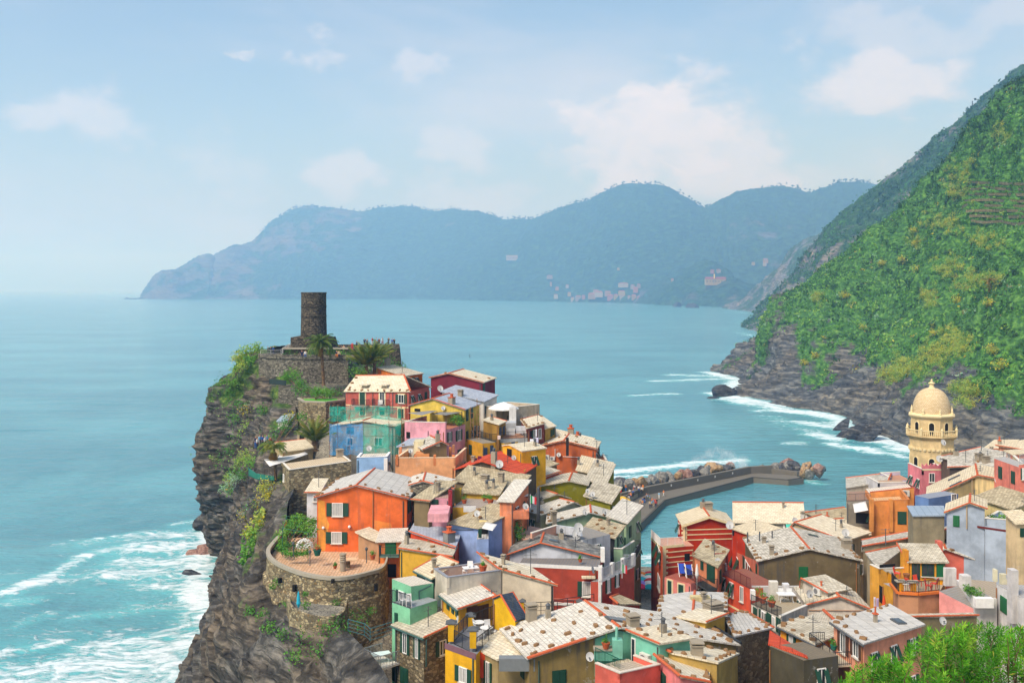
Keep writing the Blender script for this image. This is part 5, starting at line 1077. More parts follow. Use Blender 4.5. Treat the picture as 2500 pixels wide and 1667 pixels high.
h = H('tan_wall_house', 'tan house with brown tiles behind the rust wall', 2, [(1592, 1175), (1800, 1110)], (142, 145), 5, 'C2A478', 'brown', steps=[(0, 0), (1, .6)], ridge=False, base=4)
h = H('olive_house', 'olive green gabled house with weathered slate roof', 2, [(1650, 1320), (1917, 1273), (2088, 1310)], 132, (1948, 1197), '86821E', 'old', base=4, dirt=.25); h.chimney(1905, 1190, .4, .5, 'pipe')
h = H('olive_annex', 'olive green annex with slate roof by the harbour promenade', 2, [(2085, 1266), (2264, 1302)], (136, 135.4), 8, '8A861E', 'old', steps=[(0, 0), (1, 1.2)], ridge=False, base=3, dirt=.25, wins=[('r', 2270, 1310, 2280, 1360, 'c')])
h = H('red_metal_roof_house', 'dark plastered gable house under a bright red metal roof', 2, [(838, 1160), (1090, 1083), (1458, 1210)], 128, (1255, 994), '5C5140', 'red', ridge=False, base=8, dirt=.7, wins=[('f', 1285, 1186, 1312, 1208, 'w'), ('r', 1470, 1240, 1482, 1330, 'c'), ('r', 1490, 1200, 1502, 1320, 'c'), ('f', 1085, 1215, 1135, 1245, 'h')]); h.chimney(1200, 1105, .6, 1.5, 'pipe').chimney(1355, 1215, .9, 1.4, 'pot', '6E5C48'); h.dish(1262, 1105, .75, 'f').panel('r', [(1462, 1215), (1500, 1150), (1500, 1400), (1462, 1400)], 'DEAA40')
h = H('yellow_lane_block', 'yellow house with dark green shutters right of the red roof', 2, [(1508, 1175), (1600, 1115)], (130, 136), 5, 'DAA63E', flat=.15, sides='', floor='9A9A98', base=6, wins=[('f', 1520, 1190, 1540, 1290, 'c')])
h = H('stone_gable_house', 'grey stone gable house with white slates and orange ridge', 2, [(400, 1312), (522, 1278), (802, 1347)], (118.5, 114.5), (545, 1199), st_grey, 'pale', rake='f', base=10, stones=4)
h = H('mossy_lean_to', 'low mossy roofed lean-to against the stone gable', 2, [(435, 1448), (578, 1462)], (112, 111), 5, '7A6A4E', 'brown', steps=[(0, 0), (1, 1.1)], rake='f', ridge=False, base=10)
h = H('pink_balcony_house', 'pink house with deck chairs on its small balcony', 2, [(578, 1418), (762, 1422)], (111.5, 111.5), 4, 'DFA0AC', flat=.15, sides='', floor='B08A80', base=8, wins=[('f', 600, 1452, 662, 1545, 'c')]); pbox('balcony', 4, 330, 212, 525, 290, 106, 4.5, 'E8A8AE', h.root); pbox('maroon_pier', 4, 527, -10, 563, 205, 110, .7, '8E3238', h.root)
h = H('long_slate_shed', 'long low roof of mossy slates in front of the red metal roof', 2, [(832, 1268), (1410, 1365)], (123, 120), 4, '86765A', 'brown', steps=[(0, 0), (1, 1.0)], ridge=False, base=8); h.chimney(1115, 1280, .8, .6, 'stone').chimney(1268, 1310, .6, 1.2, 'stone')
h = H('small_slate_shed', 'short slate roof directly above the yellow terrace', 2, [(900, 1378), (1240, 1402)], (119, 118), 3, 'C8A23C', 'brown', steps=[(0, 0), (1, .7)], ridge=False, base=8)
h.chimney(1130, 1345, .3, .6, 'pipe').chimney(1195, 1340, .3, .7, 'pipe')
h = H('yellow_terrace_house', 'mustard yellow house with potted roof terrace', 4, [(570, 138), (942, 156)], (114, 113), 6, 'CFA43A', flat=.12, sides='', floor='A59A90', base=8, cop='D8B860'); pbox('back_wall', 4, 668, 2, 985, 82, 119, .3, 'E2C044', h.root); pbox('side_wall', 4, 570, -20, 650, 110, 118.5, 1.2, 'D2AE48', h.root); pbox('white_panel', 4, 672, 140, 790, 195, 112.6, .2, WHITE, h.root); YT = h
h = H('salmon_house', 'salmon house with slate roof and planted balcony', 4, [(1020, 92), (1145, 96)], (108, 107.5), 5, 'E08A62', 'pale', steps=[(0, 0), (1, 1.2)], ridge=False, base=5); h2 = h
h = H('salmon_balcony_house', 'salmon house with satellite dish and dark shutters beside flagpole', 4, [(1140, 50), (1290, 42)], (111, 111), 4, 'E08E6A', flat=.2, sides='fr', floor='C08A70', base=5, wins=[('f', 1175, 112, 1222, 178, 'c')]); pbox('balcony', 4, 1138, 185, 1300, 262, 107.5, 3, 'DE8864', h.root); dish(h.root, P(*tz(4, 1265, 140), 107), .5)
h = H('cream_side_house', 'narrow cream house with a row of green shutters', 4, [(895, 262), (1012, 190)], (107, 114), .8, 'E0CE98', flat=.1, sides='', floor='9A968E', base=5, wins=[('f', 950, 262, 965, 320, 'c'), ('f', 985, 235, 1000, 300, 'c'), ('f', 950, 480, 968, 560, 'c'), ('f', 970, 540, 985, 600, 'c')])
h = H('ochre_lane_house', 'small ochre house with tiled eave above the dark archway', 4, [(1012, 388), (1165, 392)], (113, 113), 4, 'D6A448', 'beige', steps=[(0, 0), (1, .5)], ridge=False, rake='f', base=4, wins=[('f', 1046, 420, 1078, 468, 'c'), ('f', 1020, 590, 1075, 640, 'h')])
h = H('periwinkle_house', 'periwinkle blue house with mossy brown roof', 4, [(550, 304), (832, 350)], (108.5, 105.5), 6, '98AEDA', 'brown', steps=[(0, 0), (1, 1.0)], ridge=False, base=8, stones=3, dirt=.15); h.dish(825, 268, .5).pipe('f', 552, 360, 770, 362, .04)
h = H('periwinkle_annex', 'periwinkle blue annex under a white awning', 4, [(800, 445), (912, 442)], (103, 103), 3.5, '9AB0DC', flat=.1, sides='', floor='B8B8B8', base=8, dirt=.15, wins=[('f', 822, 360, 840, 432, 'c')]); pbox('dark_bay', 4, 840, 360, 905, 436, 105, 1.5, GLASSD, h.root); PA = h
h = H('vermilion_house', 'vermilion house under blue grey slates beside the orange house', 4, [(168, 388), (588, 530)], (109.5, 103), (635, 408, 108.3, -1), 'D4502E', 'blue', rake='f', ridge=False, base=10); h.chimney(535, 480, .9, 1.0, 'pot', '8A8A88')
h = H('mustard_wall_house', 'mustard yellow house with a blank wall and striped slate roof', 4, [(65, 548), (548, 625)], (103, 99.5), (595, 528, 105, -1), 'D6A640', 'old', rake='f', ridge=False, base=8, stones=5, dirt=.12); h.chimney(130, 500, .35, .9, 'pipe')
h = H('orange_house', 'big bright orange house with white slates above the round bastion', 3, [(1152, 604), (1532, 494), (2012, 612)], 115, (1702, 338), 'E8743E', 'white', rake='f', base=22.5, stones='edge', dirt=.3, wins=[('f', 1297, 655, 1400, 783, 's', 'g', 'k'), ('f', 1290, 932, 1390, 1043, 's', 'g', 'k'), ('r', 2020, 640, 2030, 750, 'c'), ('r', 2040, 620, 2050, 730, 'c'), ('r', 2025, 860, 2048, 980, 'c')], gut='R')
h.pipe('f', 1690, 520, 1688, 920, .06, plain('rust_pipe', '9A6A40', .7)).band('f', 1170, 908, 1530, 908, .03, plain('rust_pipe', '9A6A40', .7))
for x, y in ((1215, 890), (1465, 880)):
    p = h.onface('f', x, y) + h.n * .18; mb = MB(); mb.lathe(p - UP * .17, [(.01, 0), (.12, .05), (.17, .17), (.12, .29), (.01, .34)], 10); mb.build('globe_lamp', WHITE, h.root, True)
h.panel('f', [(1165, 620), (1225, 640), (1235, 780), (1270, 860), (1260, 905), (1230, 1110), (1165, 1120)], 'F0A04A', .006).panel('f', [(1700, 820), (1860, 850), (1870, 890), (1700, 925)], 'F0924A', .006)
OH = h
h = H('orange_annex', 'orange annex with bright green door beside the orange house', 3, [(1738, 1030), (1968, 1022)], (110, 110), 3.5, 'EE8E4E', 'pale', steps=[(0, 0), (1, .4)], ridge=False, base=10, wins=[('f', 1810, 1038, 1903, 1152, 'c', 'e', 'd'), ('f', 1815, 1240, 1910, 1365, 'h')]); h.balcony('f', 1765, 1150, 1945, 1.0, 1.0, '5A7A70')
h = H('lattice_shed', 'tan boarded shed against the orange house', 3, [(1548, 945), (1665, 1005), (1760, 1035)], (112, 110.5), 2, 'AE8866', 'ivory', base=21, ridge=False, cat='shed')
h = H('stone_flat_house', 'long rubble stone building with flat beige roof above the cliff', 3, [(885, 342), (1480, 258)], (138, 141), 6, st_wall, flat=.12, sides='flr', floor='CBB99C', base=16, wins=[('l', 830, 380, 840, 450, 'w')]); h.chimney(1370, 215, .9, .8, 'stone')
pts = [P(*tz(3, x, y), Y) for x, y, Y in ((1100, 270, 141), (1280, 262, 141.5), (1290, 245, 144), (1120, 250, 144))]; mb = MB(); mb.poly([Vector((p.x, p.y, 31.1)) for p in pts]); 
h = H('light_blue_house', 'light blue cube house with white edge trim', 3, [(1532, 222), (1824, 214)], (131, 131), 3.5, '9CC0E6', flat=.1, sides='flr', floor='D8D0C0', base=18, cop='E8E8E6', dirt=.1); pbox('white_edge', 3, 1792, 230, 1826, 385, 130.8, .2, WHITE, h.root); dish(h.root, P(*tz(3, 1650, 135), 132), .55)
h = H('scaffold_house', 'house under repair wrapped in blue and green scaffold netting', 1, [(1300, 1372), (1600, 1326), (1900, 1375)], (154, 152), 6, 'A8A294', 'ivory', base=20, wins=[('f', 1440, 1480, 1500, 1560, 'w'), ('f', 1700, 1480, 1780, 1560, 'w'), ('f', 1440, 1380, 1500, 1440, 'c')]); h.chimney(1620, 1335, .9, .8); SC = h
h = H('white_annex', 'small white annex with balcony left of the orange house', 3, [(1055, 560), (1168, 560)], (122, 122), 5, 'D6DADC', 'ivory', steps=[(0, 0), (1, .6)], rake='f', ridge=False, base=22, wins=[('f', 1115, 580, 1155, 645, 'w')])
h = H('white_hut', 'small white hut with striped blue roof tucked under the cliff', 1, [(778, 1328), (872, 1332)], (172, 171), (932, 1268, 176, -1), 'CBC8BC', 'metal', base=22, ridge=False, cat='hut')
h = H('cliff_ruin', 'concrete frame with open bays beside the lower palm', 3, [(962, -30), (1100, -28)], (160, 160), 4, 'B8A88A', flat=.1, sides='', floor='8A7A68', base=20, cat='ruin', wins=[('f', 985, 5, 1030, 110, 'h')])
h = H('low_tile_house', 'low tiled roof behind the white awning', 3, [(820, 168), (1110, 135)], (150, 152), 5, 'B8A27A', 'beige', steps=[(0, 0), (1, .5)], rake='b', ridge=False, base=22)
h = H('white_gable_house', 'white gable house with dark grey roof and orange ridge', 4, [(1115, 602), (1412, 497), (1995, 637)], 104, (1440, 411), 'C6C9CF', 'grey', rake='f', base=18, dirt=.6, wins=[('f', 1268, 645, 1292, 655, 'h')]); h.chimney(1610, 450, .5, .6, 'pipe').dish(1775, 405, .75).skylight(1540, 475, .9, .5).skylight(1355, 458, 1.0, .5); pbox('gable_pier', 4, 1988, 540, 2025, 675, 101.5, .6, WHITE, h.root)
h = H('red_house', 'dark red house with white cornice, lower floor of the white gable', 4, [(1195, 694), (1968, 708)], (101, 99.5), 5, 'B24E3C', flat=.12, sides='', floor='6E6E70', base=4, dirt=.12, wins=[('f', 1808, 858, 1893, 1003, 's', 'g', 'k')]); h.band('f', 1200, 697, 1965, 712, .34, WHITE).band('f', 1540, 1068, 1965, 1072, .3, WHITE).band('f', 1540, 1020, 1965, 1022, .08, plain('pale_line', 'C87A6A', .8))
pbox('window_canopy', 4, 1805, 815, 1935, 833, 99.0, .5, ROOFS['beige'], h.root); p = h.onface('f', 1912, 735) + h.n * .5; dish(h.root, p, .55, (1, -.4, .3)); RD = h
h = H('red_house_wing', 'red wing with white railed terrace facing the harbour lane', 4, [(1890, 846), (1998, 846)], (98.6, 98.6), (2205, 706), 'C25A48', flat=.15, sides='', floor='8A8A8C', base=4, dirt=.1, wins=[('r', 2042, 835, 2068, 960, 's', 'g', 'k'), ('r', 2128, 790, 2150, 905, 's', 'g', 'k')]); h.panel('f', [(1962, 700), (2000, 700), (2000, 1100), (1962, 1100)], WHITE, .05).band('r', 2000, 848, 2200, 712, .3, WHITE)
a, b2, c = h.R[0][1] + UP * .15, h.R[1][1] + UP * .15, h.R[1][0] + UP * .15; rail(h.root, [a, b2, c], 1.1, plain('rail_grey', 'A8ACB0', .5), .1)
for k in range(4): mb = MB(); q = a + (b2 - a) * (k / 3); mb.box(q + UP * .6 - h.u * .1, h.u, h.eh, UP, .32, .32, 1.3); mb.build('terrace_pier', WHITE, h.root)
h = H('cream_house', 'large cream house with blank wall and ivory roof edged with stones', 4, [(1030, 750), (1532, 890)], (92, 90), (835, 604, 97, 0), 'D6CAB4', 'ivory', rake='fl', ridge=False, base=6, stones='edge', dirt=.1); h.pipe('f', 1522, 900, 1522, 1165, .07, IRON)
h = H('cream_terrace', 'walled cream roof terrace with white plastic chairs', 4, [(515, 824), (1032, 754)], (88.5, 91.8), (388, 737, 93.5, 0), 'D6CCBA', flat=.85, sides='flb', floor='B4654A', base=8, cat='terrace', dirt=.15, cop='8E9096'); CT = h
q = h.R[1][1]; pbox('flue', 4, 850, 670, 868, 792, 92.5, .35, 'A89A84', h.root)
h = H('green_window_house', 'beige roofed house with dark green shutters left of the cream terrace', 4, [(225, 752), (378, 828)], (97, 93), (600, 699, 95.2, -1), '2C5C4E', 'beige', rake='lb', ridge=False, base=8, stones=3, gut='f', wins=[('f', 262, 795, 290, 860, 'c'), ('f', 318, 822, 345, 870, 'w')])
h = H('mint_block', 'mint green wall block with white chairs on its terrace', 8, [(785, 354), (1062, 312)], (88.5, 90), 3, '84C29A', flat=.06, sides='', floor='D8D0C0', base=8, dirt=.1, cop='D8D0C0'); h.pipe('f', 880, 420, 880, 610, .06, GUTTER).pipe('f', 880, 420, 1030, 345, .06, GUTTER)
h = H('mint_terrace', 'mint green terrace with iron railing beside the bastion', 8, [(550, 556), (772, 632)], (88, 86.5), 3.2, '84C29A', flat=.05, sides='', floor='8E9AA0', base=8, cat='terrace', dirt=.1, wins=[('f', 588, 700, 615, 815, 'c')]); rail(h.root, [h.R[0][0], h.R[0][1]], 1.1); pbox('back_wall', 8, 562, 375, 785, 575, 90.4, .25, '84C29A', h.root); MT = h
h = H('stone_balcony_house', 'rubble stone house with slate roof and green French shutters', 8, [(588, 850), (948, 994)], (87, 84.1), (1395, 787, 87, -1), masonry('house_rubble', ['6E6450', '8E8168', 'A89A7C', '57503F', '7A6A50'], '6A6252', .4, .8), 'old', rake='r', ridge=False, base=6, gut='f', wins=[('f', 685, 940, 738, 1196, 's', 'g', 'd'), ('f', 842, 1000, 880, 1258, 's', 'g', 'd'), ('f', 557, 1345, 600, 1530, 'c'), ('f', 658, 1385, 745, 1568, 'c', 'g', 'd')]); h.skylight(1095, 655, .9, .5)
h.pipe('f', 985, 1020, 982, 1360, .06, GUTTER); sb = h
a, b2 = h.onface('f', 420, 1190), h.onface('f', 640, 1240); a.z = b2.z = a.z - .2; d = (b2 - a).normalized(); mb = MB(); n = h.n; mb.hexa([a - UP * .16, a + n * 2.0 - UP * .16, b2 + n * 2.0 - UP * .16, b2 - UP * .16], [a, a + n * 2.0, b2 + n * 2.0, b2]); sl = mb.build('balcony', plain('balcony_white', 'D8D2C6', .8), h.root); rail(sl, [a, a + n * 1.95, b2 + n * 1.95, b2], 1.05, plain('steel', 'A8B0B4', .4, .6)); BALC = (a, b2, n)
h = H('yellow_loft_house', 'yellow house with slate roof and bamboo screened loggia', 8, [(1180, 474), (1385, 642)], (89, 85.2), (1800, 497, 87.4, -1), 'E0AE3C', 'pale', rake='rb', ridge=False, base=10, gut='f', dirt=.12, wins=[('f', 1237, 540, 1262, 640, 'c'), ('f', 1297, 598, 1320, 690, 'c'), ('f', 1347, 655, 1372, 735, 'c'), ('r', 1485, 620, 1600, 800, 'c', 'b'), ('r', 1620, 600, 1740, 800, 'c', 'b')])
mb = MB(); ROOFS['brown']; h.dish(1420, 770, .5, 'f', (-1, -.3, .2)); YL = h
h = H('yellow_stairwell', 'yellow stairwell with steep dark slate roof', 8, [(1818, 524), (1905, 486), (2083, 795)], (84, 81.8), (2050, 456, 86, 1), 'E4B52C', 'slateb', rake='fb', ridge=False, base=14, over=.1, dirt=.08)
h = H('yellow_terrace_block', 'bright yellow house with railed roof terrace and round tables', 8, [(1210, 1088), (1592, 1203)], (80, 77.6), (1905, 872, 84, -1), 'E6AE2E', flat=.1, sides='', floor='737A86', base=6, dirt=.1, wins=[('f', 1388, 1368, 1488, 1562, 's', 'g', 'k')]); h.band('f', 1205, 1100, 1592, 1215, .45, plain('plum_band', '7A5860', .8)).pipe('f', 1565, 1260, 1565, 1560, .06, GUTTER); YB = h
ypier = stucco('E6B22E', .05)
for x0, y0, x1, y1, Y in ((1245, 838, 1320, 1050, 80.3), (1490, 745, 1565, 940, 84.2), (1515, 925, 1595, 1135, 78.2)):
    o = pbox('terrace_pillar', 8, x0, y0, x1, y1, Y, .75, ypier, h.root); a = P(*tz(8, (x0 + x1) / 2, y0), Y); mb = MB(); mb.lathe((a.x, a.y + .4, a.z), [(.62, 0), (.62, .08), (.02, .32)], 4, .785); mb.build('pillar_cap', DKG, o)
def P8(x, y, Y): return P(*tz(8, x, y), Y)
for a, b2 in (((1320, 1060, 80.3), (1515, 1130, 78.5)), ((1320, 960, 80.9), (1490, 930, 84.2)), ((1565, 930, 84.3), (1815, 830, 86.5)), ((1595, 1095, 78.4), (1815, 980, 81.5))):
    A_, B_ = P8(*a), P8(*b2); A_.z = B_.z = h.R[0][0].z; rail(h.root, [A_, B_], 1.15)
h = PH('beige_slate_house', 'beige slate roof with green gutter next to the yellow terrace', 8, [(1552, 1118, 80), (1866, 1278, 77.2), (2205, 1222, 77.6), (2215, 760, 84.5)], 'A89468', 'ivory', base=6); h.win(0, .15, .32, .5, 2.8, 'c').win(0, .55, .7, .5, 2.6, 's'); h.chimney(2255, 800)
pbox('lower_wall', 8, 1620, 1190, 1880, 1500, 78.6, .6, 'D8502E', h.root); pbox('flat_canopy', 8, 1880, 1265, 2330, 1420, 75.8, .8, plain('canopy_grey', '7A7F80', .6), h.root)
h = H('great_slate_house', 'wide house with broad white slate roof scattered with stones', 0, [(1293, 1605), (1510, 1532), (1797, 1573)], (75.7, 81.2), (1432, 1472), '9C8552', 'pale', rake='', base=5, stones='all', dirt=1.0, wins=[('f', 1350, 1637, 1380, 1700, 'c', 'g')]); BIG = h
tm = MB(); tile_run(tm, h.top[0][0], h.top[0][0] * .38 + h.top[0][1] * .62, .13); tm.build('eave_tiles', ORANGE, h.roof)['kind'] = 'stuff'
h.panel('f', [(1452, 1558), (1508, 1538), (1545, 1545), (1545, 1625), (1452, 1650)], '7CC0A6', .05); h.skylight(1520, 1515, 2.6, .9); dish(h.root, P(*tz(9, 975, 1235), 74.4), .48, (-.35, -1, .25)); h.chimney(1545, 1527, .8, .6, 'stone').chimney(1297, 1512, .75, 1.0, 'stone'); h.chimney(1338, 1507, .35, .7, 'pipe')
mb = MB(); a, b2 = h.top[0][2] + UP * .08, h.top[1][2] + UP * .08; mb.tube([a, b2], .12, 6); mb.build('valley_gutter', IRON, h.roof)
for k in range(6):
    pass
h = H('mint_gable_house', 'mint green gable with white glazed door and curved tile edge', 9, [(1483, 930), (1838, 1078)], (77, 74.6), 3.2, '7CC0A8', 'ivory', steps=[(0, 0), (1, -.3)], rake='f', ridge=False, base=8, dirt=.1, stones=5, wins=[('f', 1502, 1010, 1536, 1290, 'd', 'g', 'w')]); h.ac('f', 1685, 1255, .95, .75); MG_ = h
h = H('mint_patio', 'small mint green patio with water tank and green railing', 9, [(1040, 1345), (1345, 1500)], (75.2, 72.8), 3.0, '7CC0A8', flat=.08, sides='', floor='B8AC98', base=8, cat='terrace', dirt=.1); rail(h.root, [h.R[0][0] + UP * .4, h.R[0][1] + UP * .4], 1.0, plain('green_rail', '1E5A48', .5)); pbox('patio_bench', 9, 1030, 1150, 1255, 1290, 76.6, .6, '7CC0A8', h.root); pbox('bench_top', 9, 1020, 1140, 1262, 1168, 76.5, .75, plain('coping_stone', 'A39A88', .9), h.root)
pbox('water_tank', 9, 1255, 1035, 1380, 1262, 76.3, .7, '84C4AE', h.root); mb = MB(); a, b2 = P(*tz(9, 1305, 870), 76.5), P(*tz(9, 1303, 1035), 76.5); mb.tube([a, b2], .1, 8); mb.build('vent_pipe', stucco('84C4AE'), h.root); MP = h
h = H('salmon_terrace_wall', 'salmon red parapet wall with stone coping at the bottom edge', 9, [(1345, 1450), (1852, 1338)], (70.5, 73), 2.5, 'DA6C5C', flat=.4, sides='flr', floor='B8AC98', base=6, cat='wall', dirt=.1, cop='CFC4B4')
h = PH('coral_house', 'coral pink house with curved orange tile edge at the bottom', 9, [(1805, 1232, 74.5), (2100, 1490, 69.5), (2450, 1560, 70), (2450, 1330, 77), (1960, 1180, 79)], 'E88A86', 'ivory', base=6, edge=(0, 1), stones=1); h.win(0, .05, .4, .8, 2.9, 'c', 'g', 'd'); h.win(1, .3, .5, .6, 2.2, 'c')
h = PH('ivory_stone_roof', 'ivory roof with chimney and brown stones behind the coral house', 5, [(400, 1465, 77), (560, 1545, 74.5), (980, 1640, 73), (1180, 1560, 79), (520, 1440, 80.5)], 'B99B58', 'ivory', base=6, edge=(0,), stones=1); h.chimney(790, 1560, .8, .7, 'stone')
h = H('ochre_strip_house', 'ochre house with white roof and orange ridge behind the broad roof', 5, [(420, 1218), (750, 1175), (1060, 1184)], (86, 89), (460, 1010), 'B89A58', 'white', base=6, stones='edge', rake=''); pbox('skylight_hood', 5, 735, 1010, 920, 1110, 91, .8, 'C8B88A', h.root); h.chimney(945, 1150, 1.3, .6, 'stone')
h = H('ochre_pier_house', 'small ochre wall with tiled top beside the grey stone house', 5, [(870, 1248), (1050, 1178)], (84, 86), 2.5, 'C6A048', 'ivory', steps=[(0, 0), (1, -.2)], rake='f', ridge=False, base=6)
h = PH('grey_stone_house', 'grey plastered stone house with white slates and orange ridge', 5, [(1052, 1192, 92), (1150, 1390, 84), (1503, 1306, 88), (1250, 1154, 95.5)], masonry('house_grey', ['6E6654', '857B66', '9A8E76', '5A5244', '77694F'], '6F6756', .5, .6), 'white', base=5, edge=(2,), stones=1)
h = PH('red_shed', 'small shed with sloping red roof at the foot of the grey stone house', 5, [(1490, 1340, 84), (1485, 1468, 79.5), (1845, 1590, 75), (1800, 1540, 79)], '6E6656', 'red', base=5, over=.12, cat='shed')
h = PH('ribbed_tile_roof', 'small tiled roof with orange ridge in front of the lane', 9, [(1252, 512, 97), (1330, 590, 94), (1590, 590, 96), (1330, 480, 101)], 'C25A48', 'brown', base=6, edge=(0, 3))
h = H('pale_roof_house', 'pale slate roofed house in front of the olive house', 4, [(1412, 222), (1720, 104), (1870, 180)], (125, 130), 6, 'B8B49A', 'pale', base=4, rake='', stones='edge'); h.chimney(1765, 110, .5, .8, 'stone').chimney(1700, 170, .3, .7, 'pipe').dish(1880, 110, .5)
h = H('pale_hip_house', 'low pale slate roof with orange ridge next to the promenade', 4, [(1480, 305), (1892, 205), (2230, 290)], (121.5, 125.5), (1885, 138), 'A8C09A', 'pale', base=4, stones='edge', rake=''); h.dish(1825, 245, .55).dish(2010, 240, .5).chimney(1740, 250, .6, .7, 'stone').chimney(1535, 280, .55, .9, 'stone')
h = H('slate_back_house', 'mossy slate roof house behind the pale roofs', 4, [(1840, 45), (2075, 110)], (130, 129), 6, '8A862A', 'old', steps=[(0, 0), (1, .8)], ridge=False, base=4); h.dish(1915, 70, .5).dish(1865, 40, .4)
h = H('olive_low_house', 'low olive wall with mossy roof beside the telegraph pole', 4, [(1430, 70), (1562, 28), (1680, 62)], (129, 131), 5, '8A8438', 'old', base=4)
h = H('peach_lean_house', 'peach terrace with glass roof above the dark grey roof', 4, [(1328, 398), (1575, 322)], (107, 110), 4, 'E2AA92', flat=.7, sides='f', floor='C0A090', base=6)
h = H('stained_wall_house', 'stained grey white wall with satellite dishes', 4, [(1580, 380), (1815, 455)], (110, 107), 4, 'B9BDC0', flat=.1, sides='', floor='8A8A88', base=6, dirt=1.0); h.panel('f', [(1580, 318), (1800, 345), (1815, 420), (1580, 395)], 'C8CCD2', .3); h.dish(1775, 405, .75, 'f')
h = H('black_wall_house', 'black walled house with brown slab roof by the lane', 4, [(1820, 366), (2117, 446)], (117, 112.5), (2208, 334, 117, -1), '2B2C30', 'brown', ridge=False, base=4, stones=6, dirt=.1, wins=[('r', 2140, 440, 2152, 530, 'c'), ('r', 2165, 420, 2178, 490, 'o')]); h.panel('r', [(2119, 440), (2205, 345), (2205, 560), (2119, 600)], 'A8C8A0', .03)
h = H('pale_green_house', 'pale green house with columned balconies above the lane', 4, [(2112, 545), (2195, 548)], (112, 112), (2315, 470, 122, -1), 'A9C79E', flat=.9, sides='fr', floor='B8C0A8', base=3, wins=[('r', 2250, 620, 2262, 680, 'c'), ('r', 2285, 590, 2296, 640, 'o'), ('r', 2215, 820, 2228, 900, 'o'), ('r', 2252, 820, 2262, 900, 'o'), ('r', 2290, 700, 2300, 760, 'c'), ('r', 2240, 920, 2252, 980, 'o')]); h.balcony('r', 2200, 640, 2310, .8, .9, '8E9C86')
h = H('pale_green_back_house', 'pale green rear house with glass roof by the harbour', 4, [(2060, 240), (2230, 300)], (122.5, 121.6), 6, 'A3BE98', 'pale', steps=[(0, 0), (1, .8)], ridge=False, base=3, wins=[('f', 2075, 300, 2200, 330, 'h'), ('f', 2150, 340, 2175, 420, 'c'), ('f', 2205, 440, 2222, 520, 'c')])
h = H('striped_red_house', 'bright red house with cream stripes and pale quoins', 5, [(662, 318), (905, 238), (1127, 305)], 128, (840, 146), 'BC3A20', 'beige', base=2, over=.3, ridge=True, dirt=.1); h.chimney(850, 150, .7, .7, 'pipe').chimney(893, 165, 1.0, .6, 'stone')
for y in (365, 412, 462): h.band('f', 680, y, 1125, y - 2, .12)
for k in range(9): q = h.onface('f', 668 if k % 2 else 672, 330 + k * 21); mb = MB(); mb.box(q + h.n * .03, h.u, h.n, UP, .7 if k % 2 else .45, .1, .27); mb.build('quoin', TRIM, h.root)
mb = MB(); t = h.top[0]
for i in range(2): a, b2 = t[i] - h.eh * -.02 - UP * .2, t[i + 1] + h.eh * .02 - UP * .2; d = b2 - a; mb.box((a + b2) / 2, d.normalized(), h.n, d.normalized().cross(h.n), d.length, .12, .22)
mb.build('cornice', TRIM, h.root); SR = h
h = H('red_side_annex', 'small red annex with slate eave right of the striped red house', 5, [(1128, 352), (1322, 422)], (127, 123.5), 4, 'BC3A20', 'beige', steps=[(0, 0), (1, .4)], ridge=False, base=2, wins=[('f', 1132, 372, 1148, 418, 'h')]); h.dish(1125, 318, .75, 'f')
h = H('red_terrace_house', 'red lower house with railed roof terrace of the striped house', 5, [(440, 528), (762, 510)], (120.5, 122), (352, 440, 132, 0), 'BC3C22', flat=.1, sides='', floor='DC9C80', base=2, dirt=.12, wins=[('l', 412, 535, 442, 660, 'o'), ('l', 418, 800, 440, 930, 'w'), ('f', 670, 590, 720, 660, 'h')])
for y in (582, 632, 680, 725): h.band('f', 484, y, 755, y - 5, .12)
h.panel('l', [(372, 470), (462, 530), (462, 1010), (372, 1010)], 'D25E38', .02).band('l', 350, 445, 440, 532, .3).band('f', 440, 532, 665, 518, .3)
for k in range(18): q = h.onface('f', 470, 545 + k * 26); mb = MB(); mb.box(q + h.n * .03 + h.u * (.12 if k % 2 else 0), h.u, h.n, UP, .85 if k % 2 else .6, .1, .3); mb.build('quoin', TRIM, h.root)
a, b2, c = h.R[1][0], h.R[0][0], h.R[0][0] * .3 + h.R[0][1] * .7; rail(h.root, [x + UP * .1 for x in (a, b2, c)], 1.05, WHITE, .12); RT = h
h = H('salmon_terrace_house', 'pink house with red floored terrace and blue deck chairs', 5, [(480, 806), (732, 872)], (109, 106.5), 6.5, 'DE8A80', flat=.1, sides='', floor='9A4230', base=3, wins=[('f', 514, 850, 550, 972, 'c', 'g', 't'), ('f', 616, 888, 664, 1012, 'c', 'g', 't')]); ST = h
h = H('balcony_house', 'narrow house with mottled roof and dark iron balcony in the lane', 5, [(760, 614), (985, 724)], (110, 105), (1088, 566, 111, -1), 'DC8E66', 'brown', ridge=False, base=4, stones=4, wins=[('f', 890, 700, 960, 850, 'c'), ('f', 830, 670, 850, 740, 'c'), ('f', 775, 935, 795, 1025, 'c'), ('f', 820, 960, 840, 1045, 'c')]); h.balcony('f', 732, 858, 985, 1.2, 1.0, '3E4242'); h.panel('f', [(730, 880), (1000, 960), (1000, 1120), (730, 1060)], '8C8266', .02)
h = H('brown_gable_house', 'large brown plastered gable house with mottled white slates', 5, [(1382, 662), (1862, 551), (2352, 658)], 110, (1692, 350), '74664A', 'mottle', stones='edge', rake='', base=4, dirt=1.0, wins=[('f', 1770, 722, 1846, 836, 'c', 'e')]); h.chimney(1505, 600, .4, .7, 'stone').chimney(2220, 540, .9, .7, 'stone').skylight(1900, 422, 1.0, .4)
h.panel('l', [(1092, 545), (1380, 668), (1380, 850), (1092, 760)], 'E07E62', .02).win('l', 1150, 610, 1185, 740, 'o'); h.win('l', 1255, 680, 1300, 850, 's', 'g', 'd')
